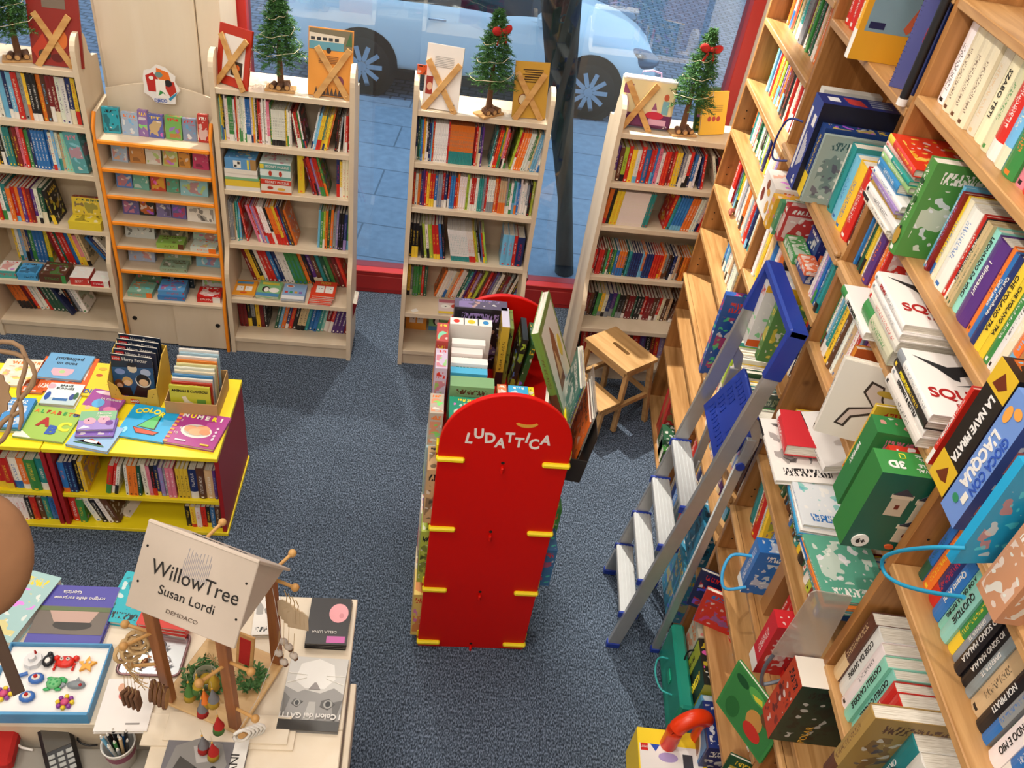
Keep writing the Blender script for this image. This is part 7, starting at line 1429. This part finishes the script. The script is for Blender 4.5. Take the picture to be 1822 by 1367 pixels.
for i in range(5):
    m = MB(); Mw = T(.165 + .006 * i, -.16 + .010 * i, .085 - .005 * i) @ RZ(40) @ RX(80); m.tube([Mw @ Vector((.022 * math.cos(q * .6283), .022 * math.sin(q * .6283), 0)) for q in range(10)], .0055, MATS['cup_white'], 6, True); m.cyl(Mw, .012, .012, -.002, .002, bark_end, 12)
    tag(m.build('white_ring', None, SG), 'white round ring ornament hanging on the lower right peg', 'ornament', 'white rings on the lower right peg')
m = MB(); m.box(I4, -.03, .03, -.004, .004, 0, .14, bark_end, .002); m.box(I4, -.02, .02, -.0055, .0055, .015, .125, felt_red, .002)
tag(m.build('framed_ornament', None, SG @ T(.03, .06, .030) @ RX(-12)), 'red and straw framed ornament leaning inside the stand', 'ornament')
m = MB()
for k in range(12): m.rod((0, 0, 0), (.032 * math.cos(k * .5236), 0, .032 * math.sin(k * .5236)), .0014, rope_m, 4)
tag(m.build('straw_star', None, SG @ T(-.03, .0, .12)), 'large straw star leaning inside the stand beside the frame', 'ornament')
# pen cup and till things on the low desk
cp = empty('pen_cup', T(-.915, 1.20, .756), 'white printed cup full of pens at the counter edge', 'cup')
m = MB(); m.lathe(I4, [(.001, 0), (.038, 0), (.047, .095), (.049, .10), (.045, .10), (.042, .09), (.036, .006), (.001, .006)], cup_m, 22); m.build('cup_body', cp)
m = MB(); m.lathe(I4, [(.0395, .02), (.0462, .082)], plain('cup_print', '8A3A5C', .4, noise=.5, nscale=40), 22); m.build('printed_band', cp)
for i in range(14):
    a_ = i * 2.4; rr = .030 * math.sqrt((i + .5) / 14); c_ = ['k', 'k', 'g', 'b', 'k', 'e', 'k', 'w', 'k', 'm', 'a', 'k', 's', 'k'][i]
    m = MB(); tp = Vector((1.25 * rr * math.cos(a_), 1.25 * rr * math.sin(a_), .135 + .02 * math.sin(i * 1.7))); bt = Vector((.55 * rr * math.cos(a_), .55 * rr * math.sin(a_), .012)); pm = MATS.get('pen_' + c_) or plain('pen_' + c_, PAL[c_], .35)
    m.rod(bt, tp, .0052, pm, 8); m.rod(tp, tp + (tp - bt).normalized() * .012, .004, MATS.get('pen_w') or plain('pen_w', PAL['w'], .35), 8, .002)
    tag(m.build('pen', None, T(-.915, 1.20, .756)), {'k': 'black pen standing in the white printed cup', 'g': 'bright green pen in the cup', 'b': 'blue pen in the cup', 'e': 'tan pencil in the cup', 'w': 'white pen in the cup', 'm': 'brown wooden pencil in the cup', 'a': 'grey pen in the cup', 's': 'sky blue pen in the cup'}[c_], 'pen', 'pens in the printed cup')
te = empty('card_terminal', T(-1.10, 1.195, .757) @ RZ(35), 'black card terminal with a grey screen on the low desk', 'card terminal')
m = MB(); m.box(RX(12), -.045, .045, -.09, .09, .0, .045, black_m, .012); m.build('terminal_body', te)
m = MB(); m.box(RX(12), -.035, .035, .0, .075, .045, .047, plain('screen_grey', '5A5650', .15), .001); m.build('screen', te)
m = MB(); [m.box(RX(12), -.032 + i * .024, -.014 + i * .024, -.075 + j * .017, -.063 + j * .017, .045, .049, plain('key_grey', 'A8AAA8', .4) if not (i or j) else MATS['key_grey'], .001) for i in range(3) for j in range(4)]; m.build('keypad', te)
m = MB(); m.tube([(-1.20 + .06 * math.cos(q * .5), 1.23 + .04 * math.sin(q * .5), .765 + .01 * math.sin(q)) for q in range(11)], .004, ink_white); tag(m.build('cable'), 'white curled cable on the low desk', 'cable')
m = MB(); m.tube([(-1.03 + .04 * math.cos(q * .55), 1.25 + .035 * math.sin(q * .55), .775 + .01 * math.sin(q)) for q in range(11)], .003, black_m); tag(m.build('cable'), 'black coiled cable beside the card terminal', 'cable')
m = MB(); m.box(I4, -.05, .05, -.06, .06, 0, .05, felt_red, .01); tag(m.build('red_pouch', None, T(-1.27, 1.17, .757) @ RZ(15)), 'red pouch at the far left of the low desk', 'pouch')
m = MB(); m.box(I4, -.02, .02, -.07, .07, 0, .018, black_m, .005); tag(m.build('stapler', None, T(-.815, 1.115, .757) @ RZ(-40)), 'black stapler lying right of the pen cup', 'stapler')
# ---- hanging decorations close to the viewer at the left
wh = empty('hanging_wreath', frame((-.90, 1.13, 2.30), (1, .1, 0), (0, .62, .78)), 'brown cut-out card wreath hanging in front of the tables', 'wreath')
m = MB()
for k in range(9):
    a_ = k * 40; m.tube([(.082 * math.cos(R(a_ + q)) + .016 * math.cos(R(a_ + q)) * math.sin(R(q * 3.6 + k * 60)), .092 * math.sin(R(a_ + q)) + .016 * math.sin(R(a_ + q)) * math.sin(R(q * 3.6 + k * 60)), .0) for q in range(0, 105, 10)], [.0025] + [.0045] * 9 + [.0025], sack, 6)
m.build('ring', wh)
m = MB(); m.prism(I4, [(.05 * math.cos(R(a_)) * (1 + .1 * (a_ % 24 == 0)), .05 * math.sin(R(a_)) * (1 + .1 * (a_ % 24 == 0)) - .012) for a_ in range(0, 360, 12)], -.0015, .0015, sack); m.build('centre_figure', wh)
m = MB(); m.rod((0, .10, 0), (0, 1.6, 2.0 * .8), .0008, garland_m, 4); m.build('string', wh)
hf = empty('hanging_felt_figure', T(-.835, .93, 2.10), 'brown suede hanging figure with dark strips cut off by left edge', 'ornament')
m = MB(); m.ball(frame((-.018, -.01, -.014), (1, 0, 0), (0, .6, .8)), .120, plain('suede', '8A6040', .85, noise=.15, nscale=25), 22, (.86, 1.02, .35)); m.build('body', hf)
for dx, rz in ((.0, 12), (.045, 20)):
    m = MB(); m.box(frame((dx - .01, -.09, -.10), (1, .3, 0), (-.2, .75, .65)) @ RZ(rz), -.010, .010, -.13, 0, -.002, .002, kraft_dark, .001); m.build('strip', hf)

# ---------------------------------------------------------------- shelf books: the 270 that show largest are things of their own
Rc = camo.matrix_world.to_3x3(); cp_ = Vector((0, 0, 3.4)); Ri = Rc.inverted()
def shows(b):
    c = b['M'] @ Vector((b['t'] / 2, 0, b['h'] * .55)); l = Ri @ (c - cp_)
    if l.z > -0.1: return 0, c
    x = 911 + 1490.89 * l.x / -l.z; y = 683.5 - 1490.89 * l.y / -l.z
    if x < -10 or x > 1832 or y < -30 or y > 1390: return 0, c
    s_ = 1490.89 / -l.z; up = b['M'].to_3x3() @ Vector((0, 0, 1)); nrm = b['M'].to_3x3() @ Vector((0, -1, 0)); v = (cp_ - c).normalized(); lat = b['M'].to_3x3() @ Vector((1, 0, 0))
    return s_ * s_ * (b['t'] * b['h'] * max(.05, nrm.dot(v)) + b['t'] * b['d'] * max(0, up.dot(v)) * .5 + b['h'] * b['d'] * .15 * abs(lat.dot(v))), c
for b in BOOKS: b['s'], b['c'] = shows(b)
BOOKS.sort(key=lambda b: -b['s'])
NB = 270
rest = MB()
cnt = {}
for i, b in enumerate(BOOKS):
    if i < NB and b['s'] > 0:
        mb = MB(); pg = MB(); book_geo(mb, I4, b['t'], b['h'], b['d'], b['cc'], b['a'], b['seed'], pg, b['hard'], spine=0.0 if b['title'] else 0.5)
        o = mb.build('book', None, None, False); o.matrix_local = b['M']
        pg.build('pages', o, None, False)
        if b['title']:
            sz_ = min(b['t'] * .62, .022)
            text(b['title'], sz_, frame((b['t'] * .5, -.12 * b['t'] - .0008, b['h'] * .55), (0, 0, -1), (1, 0, 0)), ink if sum(b['cc']) > 1.1 else ink_white, o, xs=min(1.0, b['h'] * .8 / (sz_ * .62 * len(b['title']))))
        nm = CNAME[b['code']]; sz = ('thick ' if b['t'] > .021 else 'slim ' if b['t'] < .011 else '')
        a_, c_ = b['where']; nth = ordw(b['n'])
        tag(o, '%s%s book, %s from %s, %s%s' % (sz, nm, nth, 'left' if b['first'] == 'left' else 'window end', a_, (', ' + c_) if c_ else ''), 'book', 'shelved books, ' + a_ + ((', ' + c_) if c_ else ''))
    else:
        book_geo(rest, b['M'], b['t'], b['h'], b['d'], b['cc'], b['a'], b['seed'], None, b['hard'])
tag(rest.build('books', None, None, False), 'the many smaller and half hidden books filling the remaining shelf rows', 'books', None, 'stuff')
print('BOOKS', len(BOOKS), 'rest', len(BOOKS) - NB)
# ceiling lamps; the last three panels go with the added fill lights
for i, (lx, ly) in enumerate(((-2.6, 1.2), (-1.0, 1.2), (0.4, 0.9), (-2.6, 3.2), (-1.0, 3.3), (0.35, 2.9), (-2.4, -0.7), (-0.9, -0.7), (0.5, -0.7))):
    m = MB(); m.box(I4, -.27, .27, -.27, .27, .0, .03, ink_white, .005); m.box(I4, -.25, .25, -.25, .25, -.002, 0, lampm)
    o = m.build('ceiling_and_fill_lamp', None, T(lx, ly, 4.565)); tag(o, 'square white ceiling panel for shop lamps and added fill lights', 'lamp', 'square ceiling lamps')
